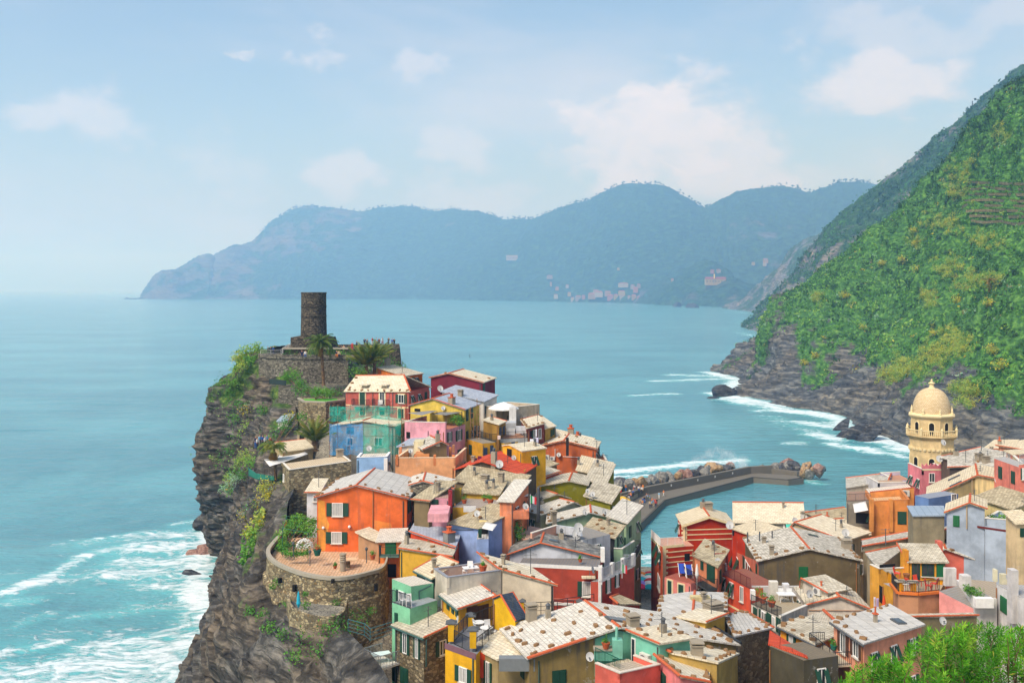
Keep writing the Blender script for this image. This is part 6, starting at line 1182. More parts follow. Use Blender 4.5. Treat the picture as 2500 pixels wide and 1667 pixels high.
for x in (1275, 1390, 1510): p = P(*tz(5, x, 420 - (x - 1275) * .05), 117); mb = MB(); mb.tube([p - UP * .8, p + UP * .4], .08, 6); mb.build('vent_pipe', DKG, h.root)
BG = h
h = H('coral_balcony_house', 'coral red house with maroon balcony and tilted green shutters', 5, [(985, 752), (1302, 922)], (109, 103), 3.5, 'DC5C40', flat=.12, sides='', floor='8A4636', base=4, dirt=.15, wins=[('f', 1030, 815, 1062, 960, 'o'), ('f', 1105, 865, 1140, 1005, 'o'), ('f', 1205, 905, 1236, 1052, 'w'), ('f', 1030, 1130, 1070, 1165, 'h')]); rail(h.root, [h.R[0][0], h.R[0][1]], 1.1, plain('maroon_rail', '6A2A26', .5)); h.band('f', 1010, 1035, 1230, 1140, .2, TRIM); pbox('balcony_screen', 5, 958, 590, 1090, 700, 109.5, .2, '9A4A3C', h.root)
dish(h.root, P(*tz(5, 990, 662), 107), .5)
h = H('long_roof_house', 'long harbour house with ivory roof and blue windows', 5, [(1150, 292), (1812, 300)], (150, 148), 9, '9A9888', 'ivory', steps=[(.5, 1.9), (1, 0)], base=1.5, rake='b', wins=[('f', 1300, 318, 1360, 372, 'w', 'k'), ('f', 1370, 312, 1416, 390, 'c'), ('f', 1425, 308, 1448, 385, 'w', 'k'), ('f', 1460, 308, 1485, 382, 'c', 'k'), ('f', 1492, 306, 1538, 372, 'c'), ('f', 1615, 312, 1630, 342, 'w')])
h = H('hip_roof_house', 'brown hip roofed end of the long harbour house', 5, [(1815, 305), (1840, 205), (2150, 345)], (147, 141), 7, '9A8E7A', 'brown', base=1.5); h.chimney(1845, 270, 1.3, .9, 'stone', 'D8D4CC')
h = H('tan_ridge_house', 'tan roofed house with orange ridges behind the mottled roof', 5, [(1640, 395), (1735, 300), (2205, 470)], (132, 126), 6, 'C8B48C', 'ivory', base=4, rake='f'); h.dish(1742, 325, .65).chimney(2075, 430, .8, 1.0, 'stone', 'D8D4CC').dish(2225, 440, .7)
h = H('tan_front_house', 'tan roof with orange ridge and white chimney by the harbour', 5, [(1860, 340), (1875, 292), (2190, 440)], (138, 131), 5, 'C8B48C', 'ivory', base=4, rake='f')
h = H('cream_gable_house', 'cream gable house with tiled roof below the brown gable', 7, [(290, 818), (582, 745), (865, 861)], 95, (452, 595), 'D6CABA', 'old', rake='f', base=6, dirt=.15); h.ac('f', 1, 1) if False else None; dish(h.root, P(*tz(7, 285, 588), 98), .48, (.1, -1, .4)); dish(h.root, P(*tz(7, 300, 710), 94.3), .55, (.2, -1, .2)); h.chimney(835, 850, .5, .3, 'pipe'); h.pipe('f', 290, 868, 850, 872, .03, plain('rust_pipe', '9A6A40', .7))
h = H('cream_dormer', 'small cream dormer block with air conditioner and tile edge', 7, [(232, 640), (240, 575), (475, 705)], (98, 95), 2.5, 'CFC6B8', 'old', rake='f', ridge=False, base=20, cat='dormer'); h.ac('f', 392, 685, .9, .65)
h = H('cream_terrace_house', 'stained cream terrace with potted plants and white table', 5, [(1308, 1062), (1598, 1195)], (94.5, 88.2), (1848, 1088, 93, -1), 'CFC8BA', flat=.12, sides='r', floor='A89A80', base=4, dirt=.7, wins=[('f', 1335, 1115, 1362, 1210, 'c'), ('f', 1410, 1145, 1450, 1265, 's'), ('f', 1465, 1170, 1500, 1290, 'c'), ('f', 1515, 1195, 1540, 1320, 'w'), ('f', 1555, 1215, 1590, 1340, 'c')]); pbox('back_wall', 5, 1320, 905, 1790, 1000, 103.5, .3, 'C9C6C0', h.root); pbox('white_pier', 5, 1310, 945, 1350, 1040, 95, .5, WHITE, h.root); rail(h.root, [h.R[0][0], h.R[0][1]], .9); CTH = h
h = H('orange_slate_house', 'orange house with speckled slate roof and white curtains', 7, [(22, 1030), (355, 1195)], (85.5, 80.8), (575, 1103, 83.6, -1), 'E69834', 'old', ridge=False, base=4, stones='edge', gut='F', dirt=.12, steps=None, wins=[('f', 108, 1095, 150, 1215, 's', 'g', 'k'), ('f', 268, 1175, 310, 1310, 's', 'g', 'k')])
h = PH('orange_back_house', 'rear slope of the speckled slate roof with orange ridge', 7, [(60, 1015, 86), (560, 1090, 84.5), (640, 935, 91), (435, 893, 93)], 'D6CABA', 'old', base=10, edge=())
tm = MB(); tile_run(tm, P(*tz(7, 435, 890), 93) + UP * .2, P(*tz(7, 545, 990), 87.5) + UP * .2, .13); tm.build('ridge_tiles', ORANGE, h.roof)['kind'] = 'stuff'
h = H('pink_slate_house', 'pink house with ribbed white slate roof above the oleander', 7, [(532, 990), (822, 1188)], (80, 75.3), (1370, 1015, 79.8, -1), 'E8A080', 'white', ridge=False, base=6, stones='edge', gut='F', dirt=.15, wins=[('f', 600, 1085, 650, 1280, 's', 'b'), ('f', 722, 1165, 775, 1320, 's', 'b'), ('f', 515, 1320, 545, 1470, 'c')]); h.skylight(1150, 982, 1.1, .6).chimney(1310, 940, .7, .5, 'pipe'); h.balcony('f', 440, 1300, 700, 1.3, 1.0, 'B8AE98'); PS = h
h = H('crenellated_house', 'pink tower house with swallow tail battlements', 6, [(1378, 962), (1640, 966)], (138, 138), 5, 'DE868E', flat=.75, sides='flr', floor='C0908A', base=10, dirt=.1, wins=[('f', 1442, 997, 1496, 1085, 'w', 'b')]); h.band('f', 1378, 965, 1640, 968, .22)
for k in range(6):
    a = h.Q[0] + (h.Q[1] - h.Q[0]) * ((k + .5) / 6); mb = MB(); c = a + UP * .3 - h.n * .1
    for sg in (-1, 1): mb.hexa([c + h.u * (sg * .02 - (.28 if sg < 0 else 0)) - UP * .3 + h.n * .1, c + h.u * (sg * .02 + (.28 if sg > 0 else 0)) - UP * .3 + h.n * .1, c + h.u * (sg * .02 + (.28 if sg > 0 else 0)) - UP * .3 - h.n * .12, c + h.u * (sg * .02 - (.28 if sg < 0 else 0)) - UP * .3 - h.n * .12], [c + h.u * (-.34 if sg < 0 else .0) + UP * (.5 if sg < 0 else .15) + h.n * .1, c + h.u * (0 if sg < 0 else .34) + UP * (.15 if sg < 0 else .5) + h.n * .1, c + h.u * (0 if sg < 0 else .34) + UP * (.15 if sg < 0 else .5) - h.n * .12, c + h.u * (-.34 if sg < 0 else .0) + UP * (.5 if sg < 0 else .15) - h.n * .12])
    mb.build('merlon', h.wm, h.root)
h = H('big_beige_roof_house', 'cream house under a large beige tiled roof below the bell tower', 6, [(1432, 1243), (1908, 1025), (2150, 1068)], (122.5, 118.8), (1888, 925), 'DAC48E', 'beige', rake='f', base=10, dirt=.6); h.skylight(1685, 1045, 1.4, .35).skylight(1700, 1105, 1.4, .35); h.dish(2105, 1060, .7, 'f').pipe('f', 1855, 1015, 1858, 1195, .07, plain('pipe_tan', 'B09A78', .8))
h.panel('f', [(1660, 1165), (1885, 1045), (1885, 1190), (1800, 1230), (1660, 1230)], '9A8A64', .01)
h = H('orange_terrace_house', 'orange flat roofed house with pilasters on the harbour side', 6, [(895, 1272), (1258, 1252)], (132, 131), 7, 'DE904E', flat=.95, sides='flr', floor='D8B080', base=2, cop='C87E44', dirt=.12, wins=[('f', 1147, 1370, 1222, 1482, 'c')])
for x in (900, 1085): pbox('pilaster', 6, x - 15, 1250, x + 15, 1560, 131, .5, stucco('DE9452'), h.root)
h = H('orange_upper_house', 'upper orange block with air conditioner behind the orange terrace', 6, [(880, 1182), (1300, 1138)], (139, 138), 4, 'E49A56', flat=.3, sides='f', floor='D8CFC0', base=8, cop='B85A38'); h.ac('f', 1215, 1188, 1.0, .8)
h = H('awning_balcony_house', 'dark balcony house with white striped awning at the harbour corner', 6, [(655, 1262), (880, 1255)], (136, 135), 7, '8A8478', flat=.1, sides='', floor='9A7A68', base=1.5, wins=[('l', 662, 1330, 675, 1440, 'c'), ('f', 742, 1378, 868, 1480, 'h')]); rail(h.root, [h.R[0][0], h.R[0][1]], 1.0); AW = h
h = PH('speckled_roof_house', 'speckled roof house behind the harbour terraces', 6, [(652, 1148, 146), (1042, 1080, 148), (1080, 1002, 157), (652, 1054, 159)], 'C6BAA6', 'mottle', base=6, edge=(1, 2))
h = H('white_terrace_house', 'white walled roof terrace behind the orange terrace house', 6, [(958, 1092), (1300, 1086)], (143, 143), 5, 'D6D4D4', flat=.6, sides='fl', floor='B89A80', base=10)
h = H('violet_terrace_house', 'pale violet roof terrace with red umbrella stand', 6, [(1065, 1040), (1260, 1030)], (152, 152), 4, 'CFC4D6', flat=.5, sides='lb', floor='C08A70', base=10)
h = H('steel_blue_house', 'steel blue house with lit window beside the beige roof', 6, [(1440, 1234), (1722, 1190)], (117, 119), 2, '6884B2', flat=.1, sides='', floor='8A96A8', base=8, dirt=.1, wins=[('f', 1655, 1195, 1702, 1272, 'w')])
h = PH('metal_roof_house', 'olive grey house with flat blue metal roof', 6, [(1242, 1322, 113), (1292, 1412, 107), (1590, 1408, 107), (1578, 1322, 113.5)], '988E74', 'metal', base=3)
h = H('pale_blue_house', 'pale blue grey gable house with green shutter and roof garden', 6, [(1612, 1374), (1832, 1290), (1975, 1338)], (106, 104.5), 4.5, 'ADBAC9', 'beige', rake='f', base=8, dirt=.12, wins=[('f', 1680, 1410, 1728, 1503, 'c', 'e')]); h.pipe('f', 1805, 1280, 1805, 1530, .07, plain('pipe_tan', 'B09A78', .8)); PB = h
h = H('pale_blue_terrace', 'pale blue grey roof garden wall with pink table', 6, [(1978, 1430), (2258, 1452)], (104.3, 102.5), 4.5, 'ADBAC9', flat=.75, sides='flrb', floor='8E9AA6', base=8, cat='terrace', dirt=.3); h.band('f', 1905, 1510, 2265, 1530, .2, plain('maroon_rail', '6A2A26', .5)); PBT = h
h = H('slate_slope_house', 'cream house with sloping mossy roof above the roof garden', 6, [(1890, 1235), (2240, 1345)], (112, 108), 4, 'D8C48A', 'brown', steps=[(0, 0), (1, .7)], ridge=False, base=10)
h = H('salmon_edge_house', 'salmon house at the right edge of the village', 6, [(2185, 790), (2250, 822)], (126, 123), 7, 'E89C8A', 'beige', steps=[(0, 0), (1, .6)], ridge=False, base=10, wins=[('f', 2200, 815, 2222, 895, 'w', 'b'), ('f', 2210, 1000, 2230, 1080, 'w')])
h = H('cream_edge_house', 'tall cream house with green shutters at the right edge', 6, [(2245, 830), (2320, 905)], (120, 115), 6, 'E0CFA2', flat=.3, sides='f', floor='A8A8A8', base=10, wins=[('f', 2252, 900, 2268, 1000, 'c'), ('f', 2252, 1090, 2268, 1190, 'c')])
h = H('coral_edge_house', 'coral house with roof railing at the right edge', 6, [(2312, 920), (2420, 900)], (113, 113), 6, 'E88A78', flat=.3, sides='f', floor='A8A8A8', base=10, wins=[('f', 2330, 950, 2352, 1060, 's')]); rail(h.root, [h.R[0][0] + UP * .3, h.R[0][1] + UP * .3], 1.1, plain('rail_grey', 'A8ACB0', .5))
h = H('tan_edge_house', 'tan house with flat tiled roof at the lower right edge', 6, [(2285, 1480), (2420, 1470)], (98, 98), 2.2, 'D8C096', 'beige', steps=[(0, 0), (1, .5)], ridge=False, base=8, wins=[('f', 2320, 1530, 2345, 1600, 'c')])
h = H('red_attic_house', 'dark red gable with pale roof and dishes under the hillside', 6, [(1835, 852), (1975, 815), (2102, 850)], (140, 139), (1940, 768), 'A43E2E', 'ivory', base=10, rake='f'); h.dish(1950, 812, .6, 'f').band('f', 1850, 855, 2100, 858, .15)
h = H('apricot_house', 'apricot house with tiled roof behind the red attic', 6, [(1975, 772), (2182, 772)], (150, 148), 5, 'DC986A', 'beige', steps=[(0, 0), (1, .7)], ridge=False, rake='f', base=10)
h = H('ribbed_roof_house', 'ribbed pale roof house right of the apricot house', 6, [(2110, 740), (2352, 780)], (140, 136), 6, 'DE9A7A', 'beige', steps=[(0, 0), (1, .6)], ridge=False, base=10, rake='f')
h = H('mottled_roof_house', 'dark house with mottled pale roof in front of the bell tower', 6, [(1560, 852), (2010, 948)], (137, 128), 6, '6A5A50', 'mottle', steps=[(0, 0), (1, 1.0)], ridge=False, base=10, stones=3, rake='l'); h.chimney(1700, 830, .5, .6, 'pipe').dish(1600, 755, .6).dish(1565, 860, .7, 'f').chimney(1925, 880, .8, .7, 'stone').chimney(1990, 900, .7, .6, 'stone')
h = H('dark_flat_house', 'dark flat roof beside the battlements', 6, [(1640, 945), (1850, 940)], (130, 129), 5, '4E4846', 'mottle', steps=[(0, 0), (1, .5)], ridge=False, base=10, rake='f')
h = H('rust_low_house', 'rust coloured low wall with lean-to roof left of the salmon edge house', 6, [(2035, 950), (2145, 945)], (130, 129), 4, '9A4A36', 'brown', steps=[(0, 0), (1, .4)], ridge=False, base=10)
h = PH('long_mottled_roof', 'long narrow mottled roof strip with orange edges', 7, [(815, 268, 112), (1232, 190, 113.5), (1612, 102, 115.5), (1600, 62, 120), (815, 212, 119)], 'BEAE8E', 'mottle', base=6, edge=(0, 1, 3))
h = PH('mottled_lower_roof', 'mottled lower roof with skylight beside the dark gutter', 7, [(850, 332, 109), (955, 472, 101.5), (1185, 300, 111), (1180, 262, 113)], 'BEAE8E', 'mottle', base=6, edge=(3,))
h = H('salmon_chimney_house', 'salmon gable house with tall salmon chimney', 7, [(1385, 358), (1600, 288), (1855, 378)], 106, (1565, 198), 'DC7462', 'pale', base=8, stones=5, dirt=.1); pbox('chimney', 7, 1530, 215, 1575, 378, 103.8, .8, 'DC7462', h.root); h.skylight(1665, 205, 1.3, .35)
h = H('yellow_gable_shed', 'yellow house with mossy tiled roof and dark blue door', 7, [(1715, 250), (1792, 218), (2090, 293)], (111, 108.5), (1735, 128), 'D4A848', 'old', rake='f', base=8, dirt=.1, wins=[('f', 1902, 348, 1990, 520, 'd', 'k')]); h.skylight(1660, 205, 1.0, .3)
h = H('orange_cafe_house', 'orange house with glazed green doors on its terrace', 7, [(1255, 408), (1600, 414)], (99.5, 99), 4, 'E6A034', 'old', steps=[(0, 0), (1, .6)], rake='l', ridge=False, base=6, dirt=.08, wins=[('f', 1277, 425, 1355, 575, 'g', 'g', 'd'), ('f', 1372, 428, 1490, 545, 'g', 'g'), ('f', 1520, 432, 1590, 580, 'c', 'e', 'd')])
pbox('chimney_pier', 7, 1215, 300, 1250, 570, 99.3, .8, 'E0983A', h.root)
h = PH('orange_cafe_terrace', 'curved terrace with orange rim and red chairs', 7, [(1085, 625, 95.5), (1150, 708, 90.5), (1340, 720, 89.8), (1540, 700, 90.6), (1595, 605, 97), (1255, 580, 99.5)], 'BC8A68', base=5, floor='B8A080', cat='terrace'); CAFE = h
tm = MB()
for i in range(3): a, b2 = h.q[i], h.q[i + 1]; d = b2 - a; tm.box((a + b2) / 2 + UP * .06, d.normalized(), Vector((-d.y, d.x, 0)).normalized(), UP, d.length, .4, .22)
tm.build('rim', plain('orange_rim', 'D8742E', .8), h.root)
for x0, y0, x1, y1, Y in ((1163, 602, 1200, 708, 90.4), (1283, 608, 1322, 714, 90), (1535, 578, 1573, 640, 95.5), (1055, 502, 1088, 640, 97), (1108, 522, 1138, 625, 95.5)):
    o = pbox('terrace_pillar', 7, x0, y0, x1, y1, Y, .5, 'E8A02C', h.root); a = P(*tz(7, (x0 + x1) / 2, y0), Y); mb = MB(); mb.box((a.x, a.y + .25, a.z + .04), (1, 0, 0), (0, 1, 0), (0, 0, 1), .9, .65, .1); mb.build('pillar_cap', plain('coping_stone', 'A39A88', .9), o)
rail(h.root, [x + UP * .15 for x in (h.q[0], h.q[1], h.q[2], h.q[3])], 1.0)
h = H('yellow_stair_terrace', 'yellow upper terrace with ladder stairs beside the cafe terrace', 7, [(965, 475), (1215, 468)], (99, 99.6), 1.6, 'DEA244', flat=.5, sides='fl', floor='A8A8A8', base=6, wins=[('f', 970, 430, 1118, 458, 'h')])
h = H('yellow_lane_entrance', 'yellow passage wall under the cafe terrace with dark openings', 7, [(1005, 602), (1160, 680)], (96.5, 93), 1.0, 'DCA03E', flat=.1, sides='', floor='A8A8A8', base=5, wins=[('f', 970, 640, 1000, 800, 'h'), ('f', 1130, 720, 1158, 850, 'c')])
h = H('pink_wedge_house', 'pink wall sloping under the white terrace', 7, [(1540, 682), (1895, 862)], (90.3, 87.5), 4, 'EFA29C', flat=.06, sides='', floor='8A8A88', base=5, dirt=.1)
h = PH('white_terrace', 'white walled terrace with planters and wooden chairs', 7, [(1705, 660, 93), (1885, 850, 87.2), (2092, 850, 87.2), (2088, 600, 97), (1770, 570, 99)], 'DCD8D2', base=6, floor='A89C8A', cat='terrace', par=(0, 1)); WT = h
pbox('chimney_block', 7, 1770, 545, 1848, 690, 91, .9, 'E0DCD6', h.root); pbox('white_cupboard', 7, 1892, 760, 2065, 850, 86.3, .6, WHITE, h.root); pbox('stair_wall', 7, 1597, 470, 1705, 640, 94, .4, 'E2DED8', h.root)
h = H('white_stair_house', 'white house with outside stairs and green shutter at the right edge', 7, [(2090, 612), (2310, 735)], (88, 83.5), 5, 'E2DEDA', flat=.1, sides='', floor='A8A8A8', base=6, dirt=.3, wins=[('f', 2132, 762, 2215, 895, 'c', 'e')]); pbox('pier', 7, 2235, 490, 2300, 1000, 84, .8, 'D8D4D0', h.root); pbox('pier', 7, 2075, 485, 2100, 600, 90, .5, 'E0D8B8', h.root); pbox('pier', 7, 2140, 530, 2190, 660, 88, .5, 'E0D8B8', h.root); dish(h.root, P(*tz(7, 2210, 562), 86), .5)
h = H('olive_low_wall', 'low olive plastered wall capped with orange tiles above the oleander', 7, [(1245, 945), (1900, 930)], (82, 84), .5, '8E8262', 'old', ridge=False, base=8, over=.1, cat='wall', rake='f'); dish(h.root, P(*tz(7, 1572, 972), 81), .48)
h = H('dark_lane_wall', 'dark plastered house wall at the foot of the orange slate house', 7, [(-83, 1208), (245, 1345)], (79, 74.8), 3, '55503F', flat=.05, sides='', floor='6E6656', base=5, dirt=.8)
by = stucco('E0C694', .2); bt = empty('bell_tower', tuple(P(2274.5, 1250, 175))); tag(bt, 'yellow octagonal bell tower with scaled dome and balcony', 'tower')
BC = P(2274.5, 950, 175); cx, cy = BC.x, BC.y; A0 = R(45.2)
mb = MB(); mb.lathe((cx, cy, 0), [(3.75, 2), (3.75, 25.2), (3.82, 25.9), (3.75, 26.3), (3.75, 27.6)], 8, A0); mb.build('shaft', by, bt)
mb = MB(); mb.lathe((cx, cy, 0), [(3.5, 27.4), (3.5, 31.2)], 8, A0); mb.build('belfry', by, bt)
mb = MB(); mb.lathe((cx, cy, 0), [(3.75, 27.5), (3.95, 27.7), (4.25, 28.0), (4.35, 28.05), (4.35, 28.3), (3.6, 28.3)], 8, A0); mb.build('balcony', by, bt)
mb = MB(); mb.lathe((cx, cy, 0), [(3.5, 31.0), (3.6, 31.15), (3.85, 31.3), (3.95, 31.5), (3.95, 31.65), (3.3, 31.9)], 8, A0); mb.build('cornice', TRIM, bt)
m, nt, b = new_mat('dome_scales'); u_ = uvco(nt); br = tex(nt, 'ShaderNodeTexBrick', u_); MATS['dome'] = m
for k, v in (('Color1', rgb('D2BA90')), ('Color2', rgb('E2CFAA')), ('Mortar', rgb('B09468')), ('Scale', 1), ('Mortar Size', .03), ('Brick Width', .30), ('Row Height', .22)): br.inputs[k].default_value = v
L(nt, br.outputs[0], b.inputs['Base Color']); b.inputs['Roughness'].default_value = .8; bump(nt, b, br.outputs['Fac'], -.8, .06)
dp = [(3.12 * math.cos(t) ** .80 if t < 1.45 else .42, 31.85 + 4.25 * math.sin(t)) for t in [k * 1.5 / 16 for k in range(17)]]; mb = MB(); n = 40
for k in range(16):
    (r1, z1), (r2, z2) = dp[k], dp[k + 1]
    for q in range(n):
        a1, a2 = 6.28318 * q / n, 6.28318 * (q + 1) / n; uu = [(q * 2.9 * 6.28 / n, z1), ((q + 1) * 2.9 * 6.28 / n, z1), ((q + 1) * 2.9 * 6.28 / n, z2), (q * 2.9 * 6.28 / n, z2)]
        mb.poly([(cx + r1 * math.cos(a1), cy + r1 * math.sin(a1), z1), (cx + r1 * math.cos(a2), cy + r1 * math.sin(a2), z1), (cx + r2 * math.cos(a2), cy + r2 * math.sin(a2), z2), (cx + r2 * math.cos(a1), cy + r2 * math.sin(a1), z2)], uu)
mb.build('dome', m, bt, True, True)
mb = MB(); mb.lathe((cx, cy, 35.9), [(.62, 0), (.62, .15), (.40, .3), (.34, .8), (.55, .95), (.55, 1.05), (.2, 1.2), (.12, 1.25), (.2, 1.4), (.12, 1.55), (.02, 1.7)], 12); mb.build('lantern', TRIM, bt)
for k in range(8):
    a = A0 + k * R(45); p = Vector((cx + 3.45 * math.cos(a), cy + 3.45 * math.sin(a), 31.7)); mb = MB(); mb.lathe(p, [(.24, 0), (.24, .35), (.15, .45), (.2, .7), (.1, 1.0), (.02, 1.3)], 8); mb.build('finial', TRIM, bt)
    p = Vector((cx + 4.2 * math.cos(a), cy + 4.2 * math.sin(a), 28.3)); mb = MB(); mb.lathe(p, [(.2, 0), (.2, .95), (.26, 1.0), (.26, 1.08), (.16, 1.15), (.02, 1.45)], 8); mb.build('balcony_pier', TRIM, bt)
def arch(root, c, u, n, w_, h, fw=.16, name='arched_window'):
    def outline(w2, h2, z0): return [(-w2, z0), (w2, z0)] + [(w2 * math.cos(t), h2 + w2 * math.sin(t)) for t in [k * math.pi / 8 for k in range(9)]]
    o_, i_ = outline(w_ / 2 + fw, h - w_ / 2, -.0), outline(w_ / 2, h - w_ / 2, .0); mb = MB(); f = n * .09
    for k in range(1, len(o_)):
        j = (k + 1) % len(o_); q = [c + u * x + UP * z for x, z in (o_[k], o_[j], i_[j], i_[k])]; mb.poly([x + f for x in q]); mb.poly([q[0] - n * .2, q[1] - n * .2, q[1] + f, q[0] + f]); mb.poly([q[2] + f, q[3] + f, q[3] - n * .2, q[2] - n * .2])
    W = mb.build(name, TRIM, root); mb = MB(); mb.poly([c + u * x + UP * z + n * .015 for x, z in i_]); mb.build('opening', GLASSD, W)
for k in range(8):
    a = A0 - R(22.5) + k * R(45); n = Vector((math.cos(a), math.sin(a), 0)); u = Vector((-n.y, n.x, 0)); c = Vector((cx, cy, 0))
    arch(bt, c + n * 3.5 * math.cos(R(22.5)) + UP * 28.35, u, n, .8, 2.1)
    if n.y < .5: arch(bt, c + n * 3.75 * math.cos(R(22.5)) + UP * 22.2, u, n, .85, 2.3)
    mb = MB(); ap = 4.2 * math.cos(R(22.5))
    for j in range(9): mb.lathe(c + n * ap + u * ((j - 4) * .31) + UP * 28.3, [(.06, 0), (.1, .25), (.05, .5), (.07, .8)], 6)
    mb.box(c + n * ap + UP * 29.15, u, n, UP, 3.1, .22, .12); mb.build('balustrade', TRIM, bt)
    mb = MB(); ap = 3.75 * math.cos(R(22.5))
    for j in range(4): mb.lathe(c + n * (ap - .02) + u * ((j - 1.5) * .7) + UP * 25.5, [(.05, 0), (.28, .25), (.3, .6)], 8)
    mb.build('corbel_arcade', TRIM, bt)
BARK = simple_rock('palm_bark', '3A2A1C', '6A5138', '8A7050')
PALM = leafmat('palm', [(0, '2E4A1C'), (.4, '55702A'), (.7, '8A8A3E'), (.9, 'A8823E'), (1, '8A6A3A')])
def palm(base, top, Rr, nf, label, erect=.5, dead=0.0, leaf=.5, seed=1, tr=.24, tint=.35):
    base, top = Vector(base), Vector(top); g = np.random.default_rng(seed); root = empty('palm_tree', tuple(base)); tag(root, label, 'palm tree')
    mb = MB(); k = 8; mid = (base + top) / 2 + Vector((.15, 0, 0)); pts = [base * (1 - t) ** 2 + mid * 2 * t * (1 - t) + top * t * t for t in [i / k for i in range(k + 1)]]; mb.tube(pts, [tr * 1.25] + [tr * (.95 + .12 * (i % 2)) for i in range(k - 1)] + [tr * 1.3], 9); mb.build('trunk', BARK, root)
    V, Fc, T = [], [], []
    for i in range(nf):
        a = i * 2.39996 + g.normal() * .15; q = i / nf; el = (1.35 - q * (1.9 - erect)) + g.normal() * .08; isd = q > 1 - dead
        if isd: el = -.7 - .4 * g.random()
        ln = Rr * (.85 + .3 * g.random()) * (.7 if isd else 1); d = np.array([math.cos(a), math.sin(a), 0]); p = np.array(top); m = 13; side = np.array([-d[1], d[0], 0]); e = el; pts = [p]
        for s in range(m): e -= (.04 + .075 * max(0, 1 - erect)) * (1 + .4 * s / m); p = p + (d * math.cos(e) + np.array([0, 0, math.sin(e)])) * ln / m; pts.append(p)
        tn = .85 + .12 * g.random() if isd else tint + .15 * g.normal()
        for s in range(2, m + 1):
            t = pts[s] - pts[s - 1]; t = t / np.linalg.norm(t); lf = leaf * (1 - .75 * abs(s / m - .45)) * Rr * .42; nu = np.cross(side, t)
            for sg in (-1, 1):
                for hh in (0., .5):
                    b0 = pts[s] - (pts[s] - pts[s - 1]) * hh; tip = b0 + (side * sg * .8 + t * .75 + nu * .25 + g.normal(size=3) * .1 - np.array([0, 0, .25])) * lf; w_ = t * .055 * Rr / 2.5; n0 = len(V); V += [b0 - w_, b0 + w_, tip]; Fc.append((n0, n0 + 1, n0 + 2)); T += [np.clip(tn, 0, 1)] * 3
        for s in range(m): n0 = len(V); w_ = side * .03; V += [pts[s] - w_, pts[s] + w_, pts[s + 1]]; Fc.append((n0, n0 + 1, n0 + 2)); T += [.75] * 3
    o = link(bpy.data.objects.new('crown', npmesh('crown', np.array(V), np.array(Fc), PALM, False, {'tint': T})), root); o.location = -root.location
palm(P(790, 941, 178), P(782, 838, 178), 3.3, 46, 'tall date palm in front of the castle tower', .25, .1, .5, 1, .27)
palm(P(896, 918, 185), P(893, 893, 185), 4.4, 40, 'date palm with upright fronds, left of the pair by the orange cottage', 1.2, 0, .45, 2, .3, .45)
palm(P(913, 916, 186), P(914, 886, 186), 4.4, 40, 'date palm with upright fronds, right of the pair by the orange cottage', 1.2, 0, .45, 3, .3, .45)
palm(P(772, 1100, 150), P(769, 1078, 150), 3.7, 42, 'young palm with upright fronds left of the scaffolding', 1.25, 0, .45, 4, .4, .5)
palm(P(673, 1172, 146), P(667, 1095, 146), 2.3, 60, 'fan palm with brown dead fronds on the cliff terrace', .1, .55, .8, 5, .22, .5)
def on_hill(G, px, py):
    g = G.reshape(-1, 3); X = 1250 + F * g[:, 0] / g[:, 1]; Yp = HOR - F * (g[:, 2] - CAMZ) / g[:, 1]; d = (X - px) ** 2 + (Yp - py) ** 2; c = np.argsort(d)[:6]; k = c[np.argmin(g[c, 1])]; return Vector(g[k])
q = on_hill(NG, 2418, 700); palm(q - UP * 1, q + UP * 3.5, 4.0, 40, 'dry palm on the green hillside', .2, .5, .6, 6, .35, .7)
def bush(name, label, parts, n=220, leaf=.16, cat='bush', group=None, stem=True, asp=.5, mat=None, sd=0):
    C = np.array([tuple(P(x, y, Y)) for x, y, Y, r, t in parts]); Rr = np.array([q[3] for q in parts]); T = np.array([q[4] for q in parts]); b0 = C[np.argmin(C[:, 2])] - np.array([0, 0, Rr[np.argmin(C[:, 2])]])
    root = empty(name, tuple(b0)); tag(root, label, cat, group); o = link(bpy.data.objects.new('foliage', clumps('foliage', C, Rr, T, n, leaf, mat, .85, int(abs(C[0, 0] * 7)) + 3 + sd, asp)), root); o.location = -root.location
    if stem:
        mb = MB()
        for c, r in zip(C, Rr): mb.tube([b0 + np.array([0, 0, -.3]), (b0 + c) / 2, c], .06, 5)
        mb.build('stem', BARK, root)
bush('cliff_shrub', 'yellow green shrub on the cliff edge left of the castle', [(600, 858, 197, 1.6, .62), (580, 872, 197, 1.5, .7), (625, 848, 198, 1.3, .6), (610, 880, 195, 1.2, .45)], 260, .2)
bush('cliff_shrub', 'round yellow shrub below the castle wall', [(592, 893, 194, 1.3, .68), (575, 900, 195, 1.0, .6)], 200, .2)
bush('cliff_ivy', 'green creeper hanging over the upper cliff edge', [(548, 935, 199, 2.0, .35), (535, 960, 199, 2.0, .45), (530, 990, 198.5, 2.2, .4), (545, 1010, 196, 1.8, .5), (527, 1030, 199, 1.8, .3), (560, 960, 196, 1.6, .3), (570, 930, 196, 1.5, .55)], 200, .18, stem=False)
bush('cliff_ivy', 'green creeper on the lower silhouette of the cliff', [(515, 1060, 199, 2.2, .3), (505, 1085, 199, 2.2, .45), (500, 1105, 199, 2.0, .35), (525, 1090, 196, 1.9, .62), (520, 1040, 199, 1.6, .55), (535, 1070, 196, 1.5, .9), (530, 1115, 194, 1.4, .62)], 200, .18, stem=False)
bush('terrace_shrub', 'bright green shrub below the castle terrace wall', [(712, 912, 184, 1.5, .5), (722, 920, 183, 1.3, .45), (700, 922, 183, 1.1, .4), (735, 935, 181, 1.0, .45)], 240, .17)
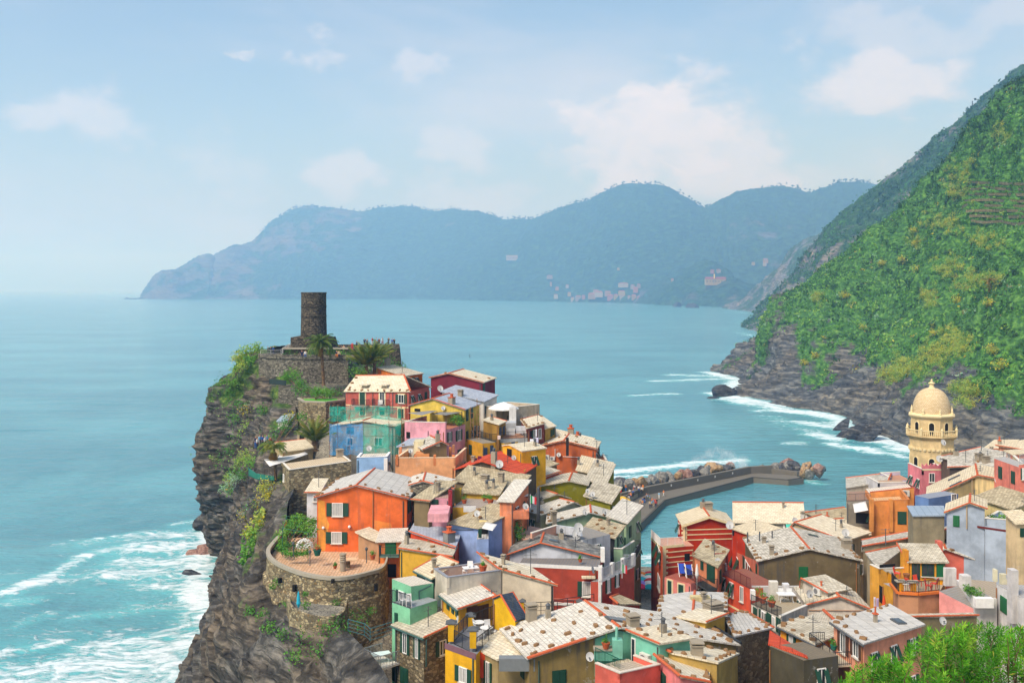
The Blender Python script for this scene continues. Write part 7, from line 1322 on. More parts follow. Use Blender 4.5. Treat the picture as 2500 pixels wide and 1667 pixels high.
bush('terrace_hedge', 'low hedge along the castle terrace parapet', [(700, 868, 193, 1.1, .22), (715, 870, 193, 1.1, .25), (760, 866, 196, 1.3, .22), (775, 868, 196, 1.3, .26), (800, 865, 197, 1.5, .24), (815, 864, 197, 1.4, .22), (830, 866, 196, 1.1, .45), (845, 868, 195, .9, .4)], 200, .16, 'hedge')
bush('palm_shrubs', 'green bushes under the pair of date palms', [(870, 905, 187, 1.9, .45), (890, 900, 189, 2.1, .5), (915, 905, 188, 1.8, .48), (935, 880, 192, 2.2, .42), (880, 915, 184, 1.5, .55), (950, 895, 192, 1.6, .45), (975, 900, 190, 1.4, .4)], 240, .17, 'bushes')
bush('lawn_tree', 'small round tree on the bright lawn', [(780, 955, 173, 1.4, .5), (770, 958, 173, 1.0, .45), (792, 957, 173, 1.1, .52)], 260, .14, 'tree')
bush('garden_plants', 'row of garden plants above the lawn', [(735, 955, 177, 1.3, .4), (750, 950, 178, 1.2, .45), (820, 958, 177, 1.3, .42), (725, 948, 180, 1.2, .38), (805, 962, 175, .8, .5)], 180, .14, 'plants')
bush('ledge_plants', 'trailing plants round the white hut', [(700, 1030, 168, 1.4, .42), (712, 1015, 168, 1.3, .9), (690, 1045, 166, 1.2, .4), (668, 1065, 166, 1.5, .45), (735, 1018, 168, 1.1, .4), (660, 1090, 160, 1.4, .5)], 200, .15)
bush('agave_shrub', 'yellow green euphorbia on the cliff beside the green terrace', [(600, 1110, 168, 1.5, .68), (585, 1125, 170, 1.3, .62), (612, 1130, 164, 1.3, .5), (575, 1150, 172, 1.4, .45), (560, 1165, 174, 1.2, .62)], 220, .16)
bush('agave_plants', 'grey green agaves on the cliff face', [(575, 1165, 168, 1.2, 1.0), (560, 1180, 170, 1.1, .98), (590, 1160, 165, 1.0, .4), (548, 1190, 172, 1.0, 1.0)], 90, .35, asp=.16, stem=False)
bush('dry_creeper', 'dry orange brown creeper below the restaurant terrace', [(650, 1180, 143, 1.2, .74), (665, 1192, 142, 1.2, .9), (640, 1195, 143, 1.0, .75), (628, 1230, 142, 1.4, .9), (610, 1245, 143, 1.5, .4), (600, 1260, 143, 1.3, .88), (655, 1210, 141, .9, .78)], 200, .13, stem=False)
bush('prickly_pear', 'prickly pear thicket hanging down the cliff below the garden', [(630, 1275, 132, 1.1, .74), (622, 1300, 130, 1.2, .62), (612, 1325, 129, 1.2, .5), (605, 1350, 129, 1.1, .48), (600, 1370, 130, .9, .42), (640, 1255, 134, 1.0, .7), (608, 1300, 131, 1.0, .76)], 130, .2, asp=.7, stem=False)
bush('wall_plant', 'small green plants growing from the bastion wall', [(676, 1420, 105.5, .5, .4), (665, 1432, 106, .4, .4), (745, 1475, 98, .5, .45), (745, 1450, 100, .35, .4), (700, 1475, 101, .7, .42), (860, 1500, 97, .9, .36), (880, 1520, 95, 1.0, .4), (820, 1470, 100.5, .5, .4), (905, 1490, 99, .6, .38)], 90, .1, stem=False)
bush('slope_tufts', 'tufts of grass on the rock below the bastion', [(640, 1500, 100, .8, .42), (655, 1530, 97, .9, .45), (610, 1490, 104, .7, .38), (690, 1545, 95, .9, .4), (740, 1560, 93, 1.2, .42), (800, 1545, 91.5, 1.4, .4), (830, 1530, 91.5, 1.2, .36), (720, 1600, 90, 1.0, .45), (780, 1590, 89, 1.2, .4)], 120, .12, stem=False)
bush('grape_pergola_vine', 'bright green vine covering the garden pergola', [(705, 1285, 117.5, 1.1, .5), (720, 1280, 117, 1.1, .46), (735, 1285, 116, 1.1, .5), (750, 1290, 115.5, 1.0, .52), (760, 1300, 115, .9, .46), (695, 1305, 116.5, .9, .52), (690, 1325, 115, .7, .5), (745, 1270, 118, .9, .48), (725, 1265, 119, .8, .5), (765, 1275, 117, .7, .46)], 240, .13, 'vine')
bush('cliff_ivy', 'green creeper draped over the middle of the cliff', [(545, 1130, 192, 2.0, .4), (560, 1100, 190, 1.8, .35), (590, 1060, 188, 1.9, .5), (570, 1020, 190, 1.7, .45), (600, 1000, 188, 1.5, .9), (580, 985, 190, 1.6, .35), (640, 1000, 180, 1.4, .4), (560, 1195, 183, 1.5, .5), (605, 1040, 186, 1.4, .62)], 170, .18, stem=False)
bush('terrace_hedge', 'low clipped hedge round the garden bed on the tiled terrace', [(700 + 7 * k, 1352 - .3 * k, 109.5, .38, .45) for k in range(8)] + [(682 + 4 * k, 1338 + 2 * k, 112 - .3 * k, .45, .4) for k in range(5)] + [(700 + 9 * k, 1332, 113, .5, .3) for k in range(5)], 90, .1, 'hedge', stem=False)
bush('daisy_bush', 'round bush of white flowers on the tiled terrace', [(744, 1336, 110.5, .85, .5)], 160, .09, stem=False)
WF = plain('petal_white', 'E8E8E2', .8); g = np.random.default_rng(2); c = P(744, 1335, 110.2); V = []; 
C = np.array(c) + np.array([[math.cos(a) * math.cos(e), -abs(math.sin(a)) * math.cos(e), math.sin(e)] for a, e in zip(g.random(160) * 6.28, g.random(160) * 1.5)]) * .9
fo = link(bpy.data.objects.new('blossoms', clumps('blossoms', C, np.full(160, .05), np.zeros(160), 4, .06, WF, 1, 3, 1.0)), bpy.data.objects['daisy_bush']); fo.location = -bpy.data.objects['daisy_bush'].location
bush('roof_garden_plants', 'green plants on the pale blue roof garden', [(2450, 1262, 104, .6, .5), (2440, 1270, 104, .5, .45), (2458, 1275, 103.5, .5, .5), (2420, 1262, 105, .4, .4)], 140, .1, 'plants')
bush('terrace_fern', 'leafy green plant on the white terrace planter', [(2385, 1448, 88, .6, .45), (2370, 1440, 88.5, .5, .4), (2360, 1436, 89, .4, .5)], 200, .12, 'plant', asp=.25)
bush('lane_creeper', 'dark green creeper in the lane beside the salmon house', [(1265, 1290, 108, .7, .25), (1268, 1305, 108, .7, .3), (1262, 1275, 108.5, .6, .3)], 200, .1, 'creeper')
bush('roof_terrace_plants', 'flowering plants on the pink awning terrace', [(1105, 1025, 146, .7, .4), (1115, 1020, 146, .7, .45), (1125, 1025, 146.5, .6, .3), (1120, 1032, 145.5, .5, .5)], 140, .12, 'plants')
for x, y in ((1989, 866), (2001, 847), (2105, 798), (2278, 813), (2419, 851), (2413, 735), (2336, 730), (2441, 888), (1962, 883), (2060, 718), (2152, 640), (2200, 630), (2240, 655), (2230, 560), (2320, 470), (2375, 390)):
    q = on_hill(NG, x, y); Yq = q.y - 3; rr = 1.9 + (x % 3) * .5; bush('flowering_bush', 'yellow flowering bush on the green hillside', [(x, y, Yq, rr, .82), (x + 5, y + 3, Yq, rr * .7, .80), (x - 4, y + 4, Yq, rr * .6, .66)], 110, .35, group='yellow bushes on the hillside')
C, Rr, T = [], [], []; g = np.random.default_rng(8)
for x, y, wx, wy, n in ((2325, 835, 42, 30, 80), (2280, 870, 40, 28, 70), (2200, 900, 42, 28, 70), (2170, 915, 28, 18, 40), (2350, 960, 50, 30, 70), (2380, 690, 60, 25, 60), (2310, 655, 40, 25, 50), (2300, 550, 40, 28, 60), (2335, 440, 40, 45, 70), (2440, 330, 22, 18, 30), (2260, 730, 25, 25, 35), (1990, 730, 22, 14, 25), (2230, 590, 22, 18, 25), (2400, 590, 50, 20, 40)):
    for _ in range(n):
        px_, py_ = x + g.normal() * wx * .5, y + g.normal() * wy * .5; q = on_hill(NG, px_, py_); C.append((q.x, q.y - 1.5, q.z + 1.0)); Rr.append(1.6); T.append(.70 + .05 * g.normal())
o = link(bpy.data.objects.new('hillside_reeds', clumps('hillside_reeds', C, Rr, T, 46, .75, None, 1.1, 9, .10))); tag(o, 'pale feathery reeds in patches on the hillside', 'reeds', kind='stuff')
vy = empty('vineyard', tuple(on_hill(NG, 2430, 500))); tag(vy, 'terraced vineyard with stone walls high on the hillside', 'vineyard'); sw = masonry('dry_stone', ['7A7458', '928A68', '656048'], '56523E', .5, .8)
for k in range(8):
    y0 = 452 + k * 13.5; x0 = 2345 + abs(k - 4) * 6; pts = [on_hill(NG, x, y0 + 2 * math.sin(x / 30)) + Vector((-.8, -2.0, .6)) for x in range(int(x0), 2560, 14)]; pts = [Vector(p) for p in resample(np.array([tuple(p) for p in pts]), 24)]; mb = MB()
    sm_ = [sum((pts[max(0, min(23, i + j))] for j in (-2, -1, 0, 1, 2)), Vector()) / 5 for i in range(24)]
    for a, b2 in zip(sm_[:-1], sm_[1:]): mb.hexa([a - UP * .7, b2 - UP * .7, b2 + Vector((.2, .6, -.7)), a + Vector((.2, .6, -.7))], [a + UP * .6, b2 + UP * .6, b2 + Vector((.2, .6, .6)), a + Vector((.2, .6, .6))])
    mb.build('terrace_wall', sw, vy); o = link(bpy.data.objects.new('vine_row', clumps('vine_row', [tuple(p + Vector((0, 1.2, 1.4))) for p in sm_], np.full(24, .9), np.full(24, .5), 40, .22, None, .5, k + 3)), vy); o.location = -vy.location
ol = empty('oleander_bush', (9.5, 20.5, float(gz(9.5, 20.5)[0]))); tag(ol, 'large green oleander bush at the lower right corner', 'bush'); g = np.random.default_rng(12)
OX = [2000, 2060, 2130, 2200, 2225, 2270, 2330, 2400, 2460, 2520, 2600, 2750]; OY = [1690, 1640, 1600, 1590, 1558, 1530, 1522, 1512, 1525, 1520, 1540, 1590]
V, Fc, T, ST_ = [], [], [], MB(); base = np.array([10.5, 20.8, float(gz(10.5, 20.8)[0])])
for i in range(640):
    px_ = 2010 + 700 * g.random(); dpt = g.random() ** 1.3; py_ = np.interp(px_, OX, OY) + 8 + 210 * dpt; Y = 19.2 + 3.4 * g.random() - 1.0 * dpt; tip = np.array(P(px_, py_, Y)); ax = np.array([g.normal() * .28, -.25 + g.normal() * .28, 1.0]); ax /= np.linalg.norm(ax); ln = .34 + .2 * g.random(); tn = np.clip(.4 + .16 * g.normal(), .05, .7)
    if i % 4 == 0: ST_.tube([base + np.array([g.normal() * .5, g.normal() * .3, -.2]), (base + tip) / 2 + np.array([(tip[0] - base[0]) * .2, 0, -.2]), tip - ax * ln, tip], [.03, .02, .012, .006], 5)
    for j in range(14):
        t0 = tip - ax * ln * (j / 14) ** 1.1; a0 = g.random() * 6.28
        for w_ in range(3):
            a = a0 + w_ * 2.094; s1 = np.cross(ax, [1, .1, 0]); s1 /= np.linalg.norm(s1); s2 = np.cross(ax, s1); rd = s1 * math.cos(a) + s2 * math.sin(a); d = ax * (.75 - .5 * j / 14) + rd * (.6 + .3 * j / 14) + np.array([0, 0, -.1]); d /= np.linalg.norm(d); sd = np.cross(d, rd + g.normal(size=3) * .3); sd /= np.linalg.norm(sd) + 1e-9; lf = .10 + .06 * g.random(); n0 = len(V); m_ = t0 + d * lf * .5 + np.array([0, 0, .006])
            V += [t0, m_ - sd * .011, t0 + d * lf, m_ + sd * .011]; Fc.append((n0, n0 + 1, n0 + 2, n0 + 3)); T += [np.clip(tn + .06 * g.normal(), 0, .95) if g.random() > .012 else .9] * 4
OLE = leafmat('oleander', [(0, '2A5A18'), (.3, '44861E'), (.5, '68AE2A'), (.7, 'A2CC44'), (1, 'B08A4A')], .3)
o = link(bpy.data.objects.new('leaves', npmesh('leaves', np.array(V), np.array(Fc), OLE, False, {'tint': T})), ol); o.location = -ol.location; ST_.build('branches', simple_rock('twig', '4A3A28', '7A6448', '9A8464'), ol)
m, nt, b = new_mat('clothing'); z = N(nt, 'ShaderNodeAttribute'); z.attribute_name = 'zone'; MATS['person'] = m
def oattr(n): a = N(nt, 'ShaderNodeAttribute'); a.attribute_type = 'OBJECT'; a.attribute_name = n; return a.outputs['Color']
def stepz(t): return smath2(nt, 'GREATER_THAN', z.outputs['Fac'], t)
c = mix(nt, stepz(.5), rgb('26211E'), oattr('trousers')); c = mix(nt, stepz(1.5), c, oattr('shirt')); c = mix(nt, stepz(2.5), c, rgb('C08A6C')); c = mix(nt, stepz(3.5), c, oattr('hair')); L(nt, c, b.inputs['Base Color']); b.inputs['Roughness'].default_value = .85
def person_mesh(J, E, name):
    ks = list(J); me = bpy.data.meshes.new(name); me.from_pydata([J[k][0] for k in ks], [(ks.index(a), ks.index(c)) for a, c in E], []); o = bpy.data.objects.new(name, me); link(o); md = o.modifiers.new('s', 'SKIN'); md.use_smooth_shade = True
    for k, v in zip(ks, me.skin_vertices[0].data): v.radius = (J[k][1], J[k][1] * .8 if k in ('chest', 'belly', 'pelvis') else J[k][1]); v.use_root = (k == 'pelvis')
    sb = o.modifiers.new('u', 'SUBSURF'); sb.levels = 1; sb.render_levels = 1; dg = bpy.context.evaluated_depsgraph_get(); ev = bpy.data.meshes.new_from_object(o.evaluated_get(dg)); bpy.data.objects.remove(o)
    co = np.array([v.co for v in ev.vertices]); best = np.full(len(co), 9e9); zn = np.zeros(len(co))
    for a, c in E:
        p, q = np.array(J[a][0]), np.array(J[c][0]); d = q - p; t = np.clip(((co - p) @ d) / (d @ d), 0, 1); ds = np.linalg.norm(co - p - t[:, None] * d, axis=1) / ((J[a][1] + J[c][1]) * .5) ** .5; k = ds < best; best[k] = ds[k]; zn[k] = np.where(t[k] < .5, J[a][2], J[c][2])
    at = ev.attributes.new('zone', 'FLOAT', 'POINT'); at.data.foreach_set('value', zn.astype(np.float32)); ev.materials.clear(); ev.materials.append(MATS['person']); return ev
def pose(kind):
    s = kind == 'sit'; hz = .46 if s else .92; J = {'pelvis': ((0, 0, hz), .15, 1), 'belly': ((0, 0, hz + .2), .14, 2), 'chest': ((0, -.01, hz + .43), .165, 2), 'neck': ((0, -.01, hz + .58), .06, 3), 'head': ((0, -.02, hz + .68), .10, 3), 'crown': ((0, .01, hz + .79), .095, 4)}
    E = [('pelvis', 'belly'), ('belly', 'chest'), ('chest', 'neck'), ('neck', 'head'), ('head', 'crown')]
    for n, x in (('l', -1), ('r', 1)):
        if s: L_ = [('hip', (x * .10, -.05, hz - .02), .10, 1), ('knee', (x * .13, -.45, hz + .02), .07, 1), ('ankle', (x * .13, -.48, .08), .05, 1), ('toe', (x * .14, -.62, .04), .045, 0)]
        else: st = .16 * x if kind == 'walk' else 0; L_ = [('hip', (x * .10, 0, hz - .08), .105, 1), ('knee', (x * .11, -st * .6 - .02, .48), .075, 1), ('ankle', (x * .11, st * .9, .09), .05, 1), ('toe', (x * .13, st * .9 - .14, .04), .045, 0)]
        up = kind == 'photo'; zs = hz + .50
        A_ = [('sho', (x * .20, 0, zs), .07, 2), ('elb', (x * .26, -.05 if not up else -.12, zs - .27 if not up else zs - .18), .05, 2), ('wri', (x * .24 if not up else x * .10, -.16 if not up else -.32, zs - .50 if not up else zs + .05), .035, 3), ('hand', (x * .22 if not up else x * .06, -.22 if not up else -.36, zs - .56 if not up else zs + .12), .035, 3)]
        for ch, p0 in ((L_, 'pelvis'), (A_, 'chest')):
            for nm, co, r, zn in ch: J[nm + n] = (co, r, zn); E.append((p0, nm + n)); p0 = nm + n
    return person_mesh(J, E, 'person')
PM = {k: pose(k) for k in ('stand', 'walk', 'photo', 'sit')}
CLO = {'red': 'B8282A', 'navy': '1E2A48', 'black': '1C1C1E', 'white': 'D8D6D0', 'blue': '2E62A8', 'grey': '6A6C70', 'pink': 'D8607A', 'light blue': '7AB0D0', 'orange': 'D87A2A', 'green': '3A6A44', 'beige': 'B8A484', 'maroon': '5E1E28'}
HA = ['2A1C14', '4A3220', '1A1614', '7A5A34']
pn = [0]
def person(px, py, zg, shirt, tr, how, where, face=0.0, Y=None):
    Y = Y or (CAMZ - zg) * F / (py - HOR); p = P(px, py, Y); o = bpy.data.objects.new('person', PM[how]); o.location = (p.x, p.y, zg); o.rotation_euler = (0, 0, face); s = .95 + .1 * ((pn[0] * 37) % 10) / 10; o.scale = (s,) * 3; pn[0] += 1
    o['shirt'] = list(rgb(CLO[shirt])[:3]); o['trousers'] = list(rgb(CLO[tr])[:3]); o['hair'] = list(rgb(HA[pn[0] % 4])[:3]); link(o); verb = {'stand': 'standing', 'walk': 'walking', 'photo': 'holding up a camera', 'sit': 'sitting'}[how]
    tag(o, 'person in %s top and %s trousers %s %s' % (shirt, tr, verb, where), 'person', 'people ' + where)
def t1(x, y): return tz(1, x, y)
for x, y, a, c, h_, f in ((1490, 655, 'red', 'red', 'stand', 0), (1532, 642, 'navy', 'black', 'stand', 2), (1608, 612, 'navy', 'navy', 'stand', 3), (1632, 614, 'grey', 'black', 'stand', 2.5), (1682, 606, 'red', 'white', 'stand', 1), (1721, 604, 'light blue', 'beige', 'stand', 3), (1746, 610, 'maroon', 'black', 'walk', 0), (1778, 608, 'white', 'red', 'walk', 1), (1836, 607, 'black', 'navy', 'photo', 2.6), (1872, 612, 'blue', 'grey', 'stand', 2.9), (1892, 612, 'black', 'black', 'photo', 3.6)): person(*t1(x, y), 41.2, a, c, h_, 'on the castle platform', f)
for x, y, a, c, h_, f in ((682, 690, 'grey', 'black', 'stand', 2), (708, 692, 'navy', 'black', 'stand', 3), (735, 688, 'blue', 'navy', 'stand', 1), (870, 668, 'black', 'navy', 'sit', 1.5), (1362, 680, 'navy', 'black', 'stand', 1), (1384, 682, 'black', 'grey', 'stand', 2), (1408, 684, 'beige', 'navy', 'walk', 0)): person(*t1(x, y), 40.1, a, c, h_, 'on the lower castle terrace', f)
for x, y, a, c, h_ in ((1008, 768, 'navy', 'navy', 'sit'), (1042, 742, 'white', 'blue', 'sit'), (1152, 755, 'black', 'black', 'sit'), (1196, 752, 'white', 'beige', 'sit'), (1342, 745, 'navy', 'orange', 'sit'), (1362, 748, 'beige', 'navy', 'sit')): person(*t1(x, y), 40.9 - .46, a, c, h_, 'on the castle terrace parapet', 0.2, 188.4)
def t10(x, y): return tz(10, x, y)
g = np.random.default_rng(21); KN = list(CLO)
def crowd(pts, zg, where, hows, f=0):
    seen = set()
    for x, y in pts:
        for _ in range(40):
            a, c, h_ = KN[g.integers(0, len(KN))], ['black', 'navy', 'blue', 'grey', 'beige', 'white'][g.integers(0, 6)], hows[g.integers(0, len(hows))]
            if (a, c, h_) not in seen: break
        seen.add((a, c, h_)); person(*t10(x, y), zg, a, c, h_, where, f + g.normal() * .8)
crowd([(522 + k * 7.5 + (k % 2) * 6, 655 - k * 8.2) for k in range(13)], 1.4, 'along the harbour wall bench', ['sit', 'sit', 'stand'], .9)
crowd([(508, 690), (520, 682), (702, 562), (740, 542), (628, 640), (642, 634), (655, 622), (668, 620), (684, 616), (675, 632), (648, 612), (600, 580), (612, 575)], 1.4, 'on the quay', ['stand', 'walk', 'sit'])
crowd([(350, 640), (362, 634), (372, 645), (385, 632), (398, 640), (408, 628), (425, 615), (455, 560), (470, 552), (462, 538), (482, 530), (495, 515), (488, 545), (500, 500), (520, 505), (535, 510), (548, 500), (560, 520), (380, 520), (430, 500), (545, 480), (570, 500)], 2.6, 'on the harbour promenade', ['stand', 'walk', 'sit', 'stand'])
for x, y, a, c in ((565, 372, 'navy', 'blue'), (582, 366, 'white', 'navy'), (605, 380, 'light blue', 'grey'), (632, 345, 'blue', 'navy'), (655, 352, 'white', 'black'), (668, 348, 'light blue', 'beige'), (705, 340, 'red', 'black')): person(*tz(3, x, y), 30.0, a, c, 'stand', 'on the green railed restaurant terrace', 1.0, 147 + (x % 3))
person(*tz(3, 860, 830), 24.5, 'red', 'maroon', 'stand', 'beside the garden shed', .5, 119)
def cloth(col): return plain('cloth_' + col, col, .85)
def parasol(top, r, col, label, folded=False, ground=None, group=None, h=2.6, n=8):
    top = Vector(top); zg = ground if ground is not None else top.z - h; root = empty('parasol', (top.x, top.y, zg)); tag(root, label, 'parasol', group); mb = MB(); mb.tube([(top.x, top.y, zg), top], .035, 6); mb.build('pole', plain('pole_grey', '9A9A96', .5), root); mb = MB()
    if folded: mb.lathe(top - UP * 1.5, [(.06, 0), (.2, .35), (.14, 1.0), (.05, 1.5)], 8); mb.build('folded_canopy', cloth(col), root); return
    for k in range(n):
        a, b2 = 6.28318 * k / n, 6.28318 * (k + 1) / n; p, q = Vector((math.cos(a) * r, math.sin(a) * r, -.42 * r)), Vector((math.cos(b2) * r, math.sin(b2) * r, -.42 * r)); mb.poly([top, top + p * .55 + UP * .07 * r, top + q * .55 + UP * .07 * r]); mb.poly([top + p * .55 + UP * .07 * r, top + p, top + q, top + q * .55 + UP * .07 * r]); mb.poly([top + p, top + p - UP * .16, top + q - UP * .16, top + q])
    mb.build('canopy', cloth(col), root)
for x, y, col, nm in ((252, 760, 'E07A28', 'orange'), (338, 757, 'C02A3A', 'red'), (340, 776, '3AA090', 'teal'), (252, 786, 'D8C8B0', 'sand'), (252, 808, '3AB0B8', 'turquoise'), (334, 795, 'DCD8D0', 'white'), (342, 822, 'B83230', 'brick red'), (252, 846, '9A86CE', 'lilac'), (335, 848, 'D8D0C4', 'cream'), (246, 876, 'C8284E', 'crimson'), (340, 880, '1E9AA0', 'dark teal')):
    q = tz(5, x, y); parasol(P(*q, (CAMZ - 5.2) * F / (q[1] - HOR)), 1.15, col, '%s parasol among the cafe tables at the end of the lane' % nm, False, 2.4, 'parasols on the harbour square')
q = tz(10, 340, 545); parasol(P(*q, (CAMZ - 5.2) * F / (q[1] - HOR)), 2.0, 'E0A81E', 'yellow parasol on the promenade, the one nearer the olive house', False, 2.6, 'yellow parasols'); q = tz(10, 398, 540); parasol(P(*q, (CAMZ - 5.2) * F / (q[1] - HOR)), 2.0, 'E4B024', 'yellow parasol on the promenade, the one nearer the red flag', False, 2.6, 'yellow parasols')
q = P(*tz(2, 1292, 512), 160); parasol(q, 2.4, 'E2E0DA', 'white parasol on the beige flat roofed house', False, 32.0); parasol(P(*tz(3, 975, 1500), 96), .5, '2AA8C0', 'folded turquoise parasol on the small curved terrace', True, 22.3); parasol(P(*tz(7, 1012, 725), 94), .4, 'D05028', 'folded orange striped parasol under the ladder', True); parasol(P(*tz(5, 790, 690), 106.5), .4, 'E2E0DA', 'folded white parasol on the iron balcony', True)
parasol(P(*tz(10, 390, 460), 232), .35, 'C82A2A', 'folded red parasol by the promenade', True, 2.6)
def sheet(name, label, cat, t, pts, col, mat=None, group=None, sub=6, sag=.0, poles=0.0, dz=.05):
    q = [P(*tz(t, x, y), Y) for x, y, Y in pts]; n = sub; G = np.array([[tuple(q[0] * (1 - u) * (1 - v) + q[1] * u * (1 - v) + q[2] * u * v + q[3] * (1 - u) * v - UP * sag * 16 * u * (1 - u) * v * (1 - v)) for v in np.linspace(0, 1, n)] for u in np.linspace(0, 1, n)])
    c = sum(q, Vector()) / 4; root = empty(name, tuple(c)); tag(root, label, cat, group); o = link(bpy.data.objects.new('cloth', gridmesh('cloth', G, mat or cloth(col), True)), root); o.location = -c
    sm = o.modifiers.new('t', 'SOLIDIFY'); sm.thickness = .02
    if poles:
        for p in q: mb = MB(); mb.tube([p - UP * poles, p], .03, 5); mb.build('pole', IRON, root)
    return root
sheet('awning', 'white sail awning over the restaurant terrace', 'awning', 3, [(645, 240, 146), (700, 305, 142), (830, 265, 144), (1065, 190, 149)], 'E2E0DC', sag=.15, poles=2.4)
sheet('awning', 'second white awning panel behind the fan palm', 'awning', 3, [(770, 215, 150), (830, 262, 145), (1068, 185, 149), (1000, 148, 154)], 'DCDAD6', sag=.1)
sheet('awning', 'grey cloth awning on the pink terrace, the left one', 'awning', 2, [(372, 618, 150), (510, 640, 145), (655, 600, 149), (600, 595, 153)], '8A8884', sag=.12, poles=2.0); sheet('awning', 'grey cloth awning on the pink terrace, the right one', 'awning', 2, [(590, 625, 149), (740, 640, 145), (892, 612, 149), (750, 598, 153)], '7E7E7C', sag=.12, poles=2.0)
sheet('awning', 'white tilted awning over the periwinkle annex', 'awning', 4, [(845, 348, 104), (950, 372, 101), (995, 310, 104), (885, 288, 107)], 'D8D6D0', sag=.05); sheet('awning', 'white striped awning at the harbour corner balcony', 'awning', 6, [(712, 1290, 135.5), (730, 1375, 132.5), (862, 1352, 132.2), (835, 1265, 135)], 'DEDCD8', sag=.05)
sheet('awning', 'small yellow blind in the narrow lane', 'awning', 4, [(1045, 285, 110), (1048, 345, 108.5), (1103, 348, 108.5), (1098, 290, 110)], 'E0B24A'); sheet('awning', 'turquoise cloth on the long harbour house', 'awning', 5, [(1640, 308, 147), (1645, 345, 145.5), (1730, 345, 145.5), (1725, 308, 147)], '4AC0A8'); sheet('tarpaulin', 'blue boat cover behind the hip roof', 'tarpaulin', 6, [(458, 1435, 150), (480, 1450, 148), (545, 1475, 148), (500, 1440, 150)], '2A7AC8')
sheet('pergola_screen', 'dark green screen fence below the castle terrace', 'fence', 1, [(695, 918, 183.5), (695, 968, 183), (858, 985, 181), (858, 935, 181.5)], '1E2E2C')
sheet('terrace_screen', 'green mesh railing of the cliff restaurant, curved front', 'fence', 3, [(495, 318, 152), (495, 395, 151.5), (570, 430, 147.5), (570, 372, 148)], '1E6A58'); sheet('terrace_screen', 'green mesh railing of the cliff restaurant, side panel', 'fence', 3, [(570, 372, 148), (570, 430, 147.5), (742, 440, 145.5), (742, 400, 145.8)], '1E6A58')
for k, (x, y, Y, w_, h_, col, nm) in enumerate(((1115, 490, 165.2, 50, 55, 'E4E2DE', 'white towel over'), )): pass
sheet('towel', 'white towel hung over the balcony of the rose pink house', 'towel', 1, [(1737, 1120, 163.6), (1735, 1178, 163.4), (1782, 1165, 163.3), (1784, 1118, 163.5)], 'E6E4E0')
for t, x, y, Y, w_, h_, col, lb in ((2, 1598, 775, 147, 14, 78, 'E0DEE4', 'narrow white sheet drying by the dark red house'), (2, 1545, 868, 144, 42, 105, 'DCDCE2', 'long white sheet drying under the dark red house'), (2, 1592, 855, 144.5, 34, 50, 'CFCBE0', 'short lilac sheet drying beside the long white one'), (2, 1235, 835, 143, 28, 40, 'E0C8C0', 'pale shirt drying on the ochre lane balcony'), (2, 1045, 1030, 131, 36, 40, '6A1E3A', 'dark red cloth drying above the red roof'), (2, 1005, 1050, 131, 36, 42, '22243A', 'dark blue cloth drying above the red roof'), (7, 915, 745, 91.5, 18, 110, 'DAD4DC', 'white cloth hanging in the dark passage'), (7, 940, 755, 91.2, 22, 105, 'B8A4C8', 'striped lilac cloth hanging in the dark passage')):
    sheet('laundry', lb, 'laundry', t, [(x, y, Y), (x, y + h_, Y - .05), (x + w_, y + h_ * .95, Y), (x + w_, y, Y + .1)], col, sag=.02)
def flag(t, x, y, Y, w_, h_, lb):
    root = empty('flag', tuple(P(*tz(t, x, y), Y))); tag(root, lb, 'flag', 'Italian flags'); mb = MB(); a = P(*tz(t, x, y + h_ * 1.7), Y); b2 = P(*tz(t, x, y - 12), Y); mb.tube([a, b2], .03, 5); mb.build('pole', WHITE, root)
    for k, (col, nm) in enumerate((('1E8A4A', 'green_stripe'), ('E2E0DC', 'white_stripe'), ('C8242E', 'red_stripe'))):
        mb = MB(); q = [P(*tz(t, x + w_ * (k + u) / 3, y + v * h_ + 6 * (k + u)), Y - .04 * math.sin((k + u) * 2)) for u, v in ((0, 0), (0, 1), (1, 1), (1, 0))]; mb.poly(q); mb.poly([p + Vector((0, .012, 0)) for p in q][::-1]); mb.build(nm, cloth(col), root)
flag(4, 1312, 35, 106, 58, 70, 'Italian tricolour flag beside the salmon balcony'); flag(4, 2190, 690, 99.5, 48, 80, 'Italian tricolour flag on the red house by the lane')
m, nt, b = new_mat('net'); MATS['net'] = m
def net(key, col, al):
    m, nt, b = new_mat('net_' + key); b.inputs['Base Color'].default_value = rgb(col); b.inputs['Roughness'].default_value = .8; tr = N(nt, 'ShaderNodeBsdfTransparent'); ms = N(nt, 'ShaderNodeMixShader'); n1 = tex(nt, 'ShaderNodeTexNoise', wpos(nt)); n1.inputs['Scale'].default_value = .9; n1.inputs['Detail'].default_value = 5
    L(nt, maprange(nt, n1, .3, .7, al - .2, al + .2).outputs[0], ms.inputs[0]); L(nt, tr, ms.inputs[1]); L(nt, b, ms.inputs[2]); L(nt, ms, nt.nodes['Material Output'].inputs[0]); return m
nb_, ng_ = net('blue', '3AA0E0', .42), net('green', '22BCA6', .44); sc = empty('scaffold', tuple(P(*tz(1, 1600, 1626), 148))); tag(sc, 'pipe scaffold hung with blue and green netting', 'scaffold'); yl = -8.0
XS = [1272, 1350, 1470, 1595, 1715, 1840, 1960]; zt, zb = P(*tz(1, 1600, 1345), 148.5).z, P(*tz(1, 1600, 1640), 148.5).z
fr = [P(*tz(1, x, 1400), 148.5 + (.0 if x < 1850 else 1.0)) for x in XS]; bk = [p * (156 / 148.5) for p in fr]
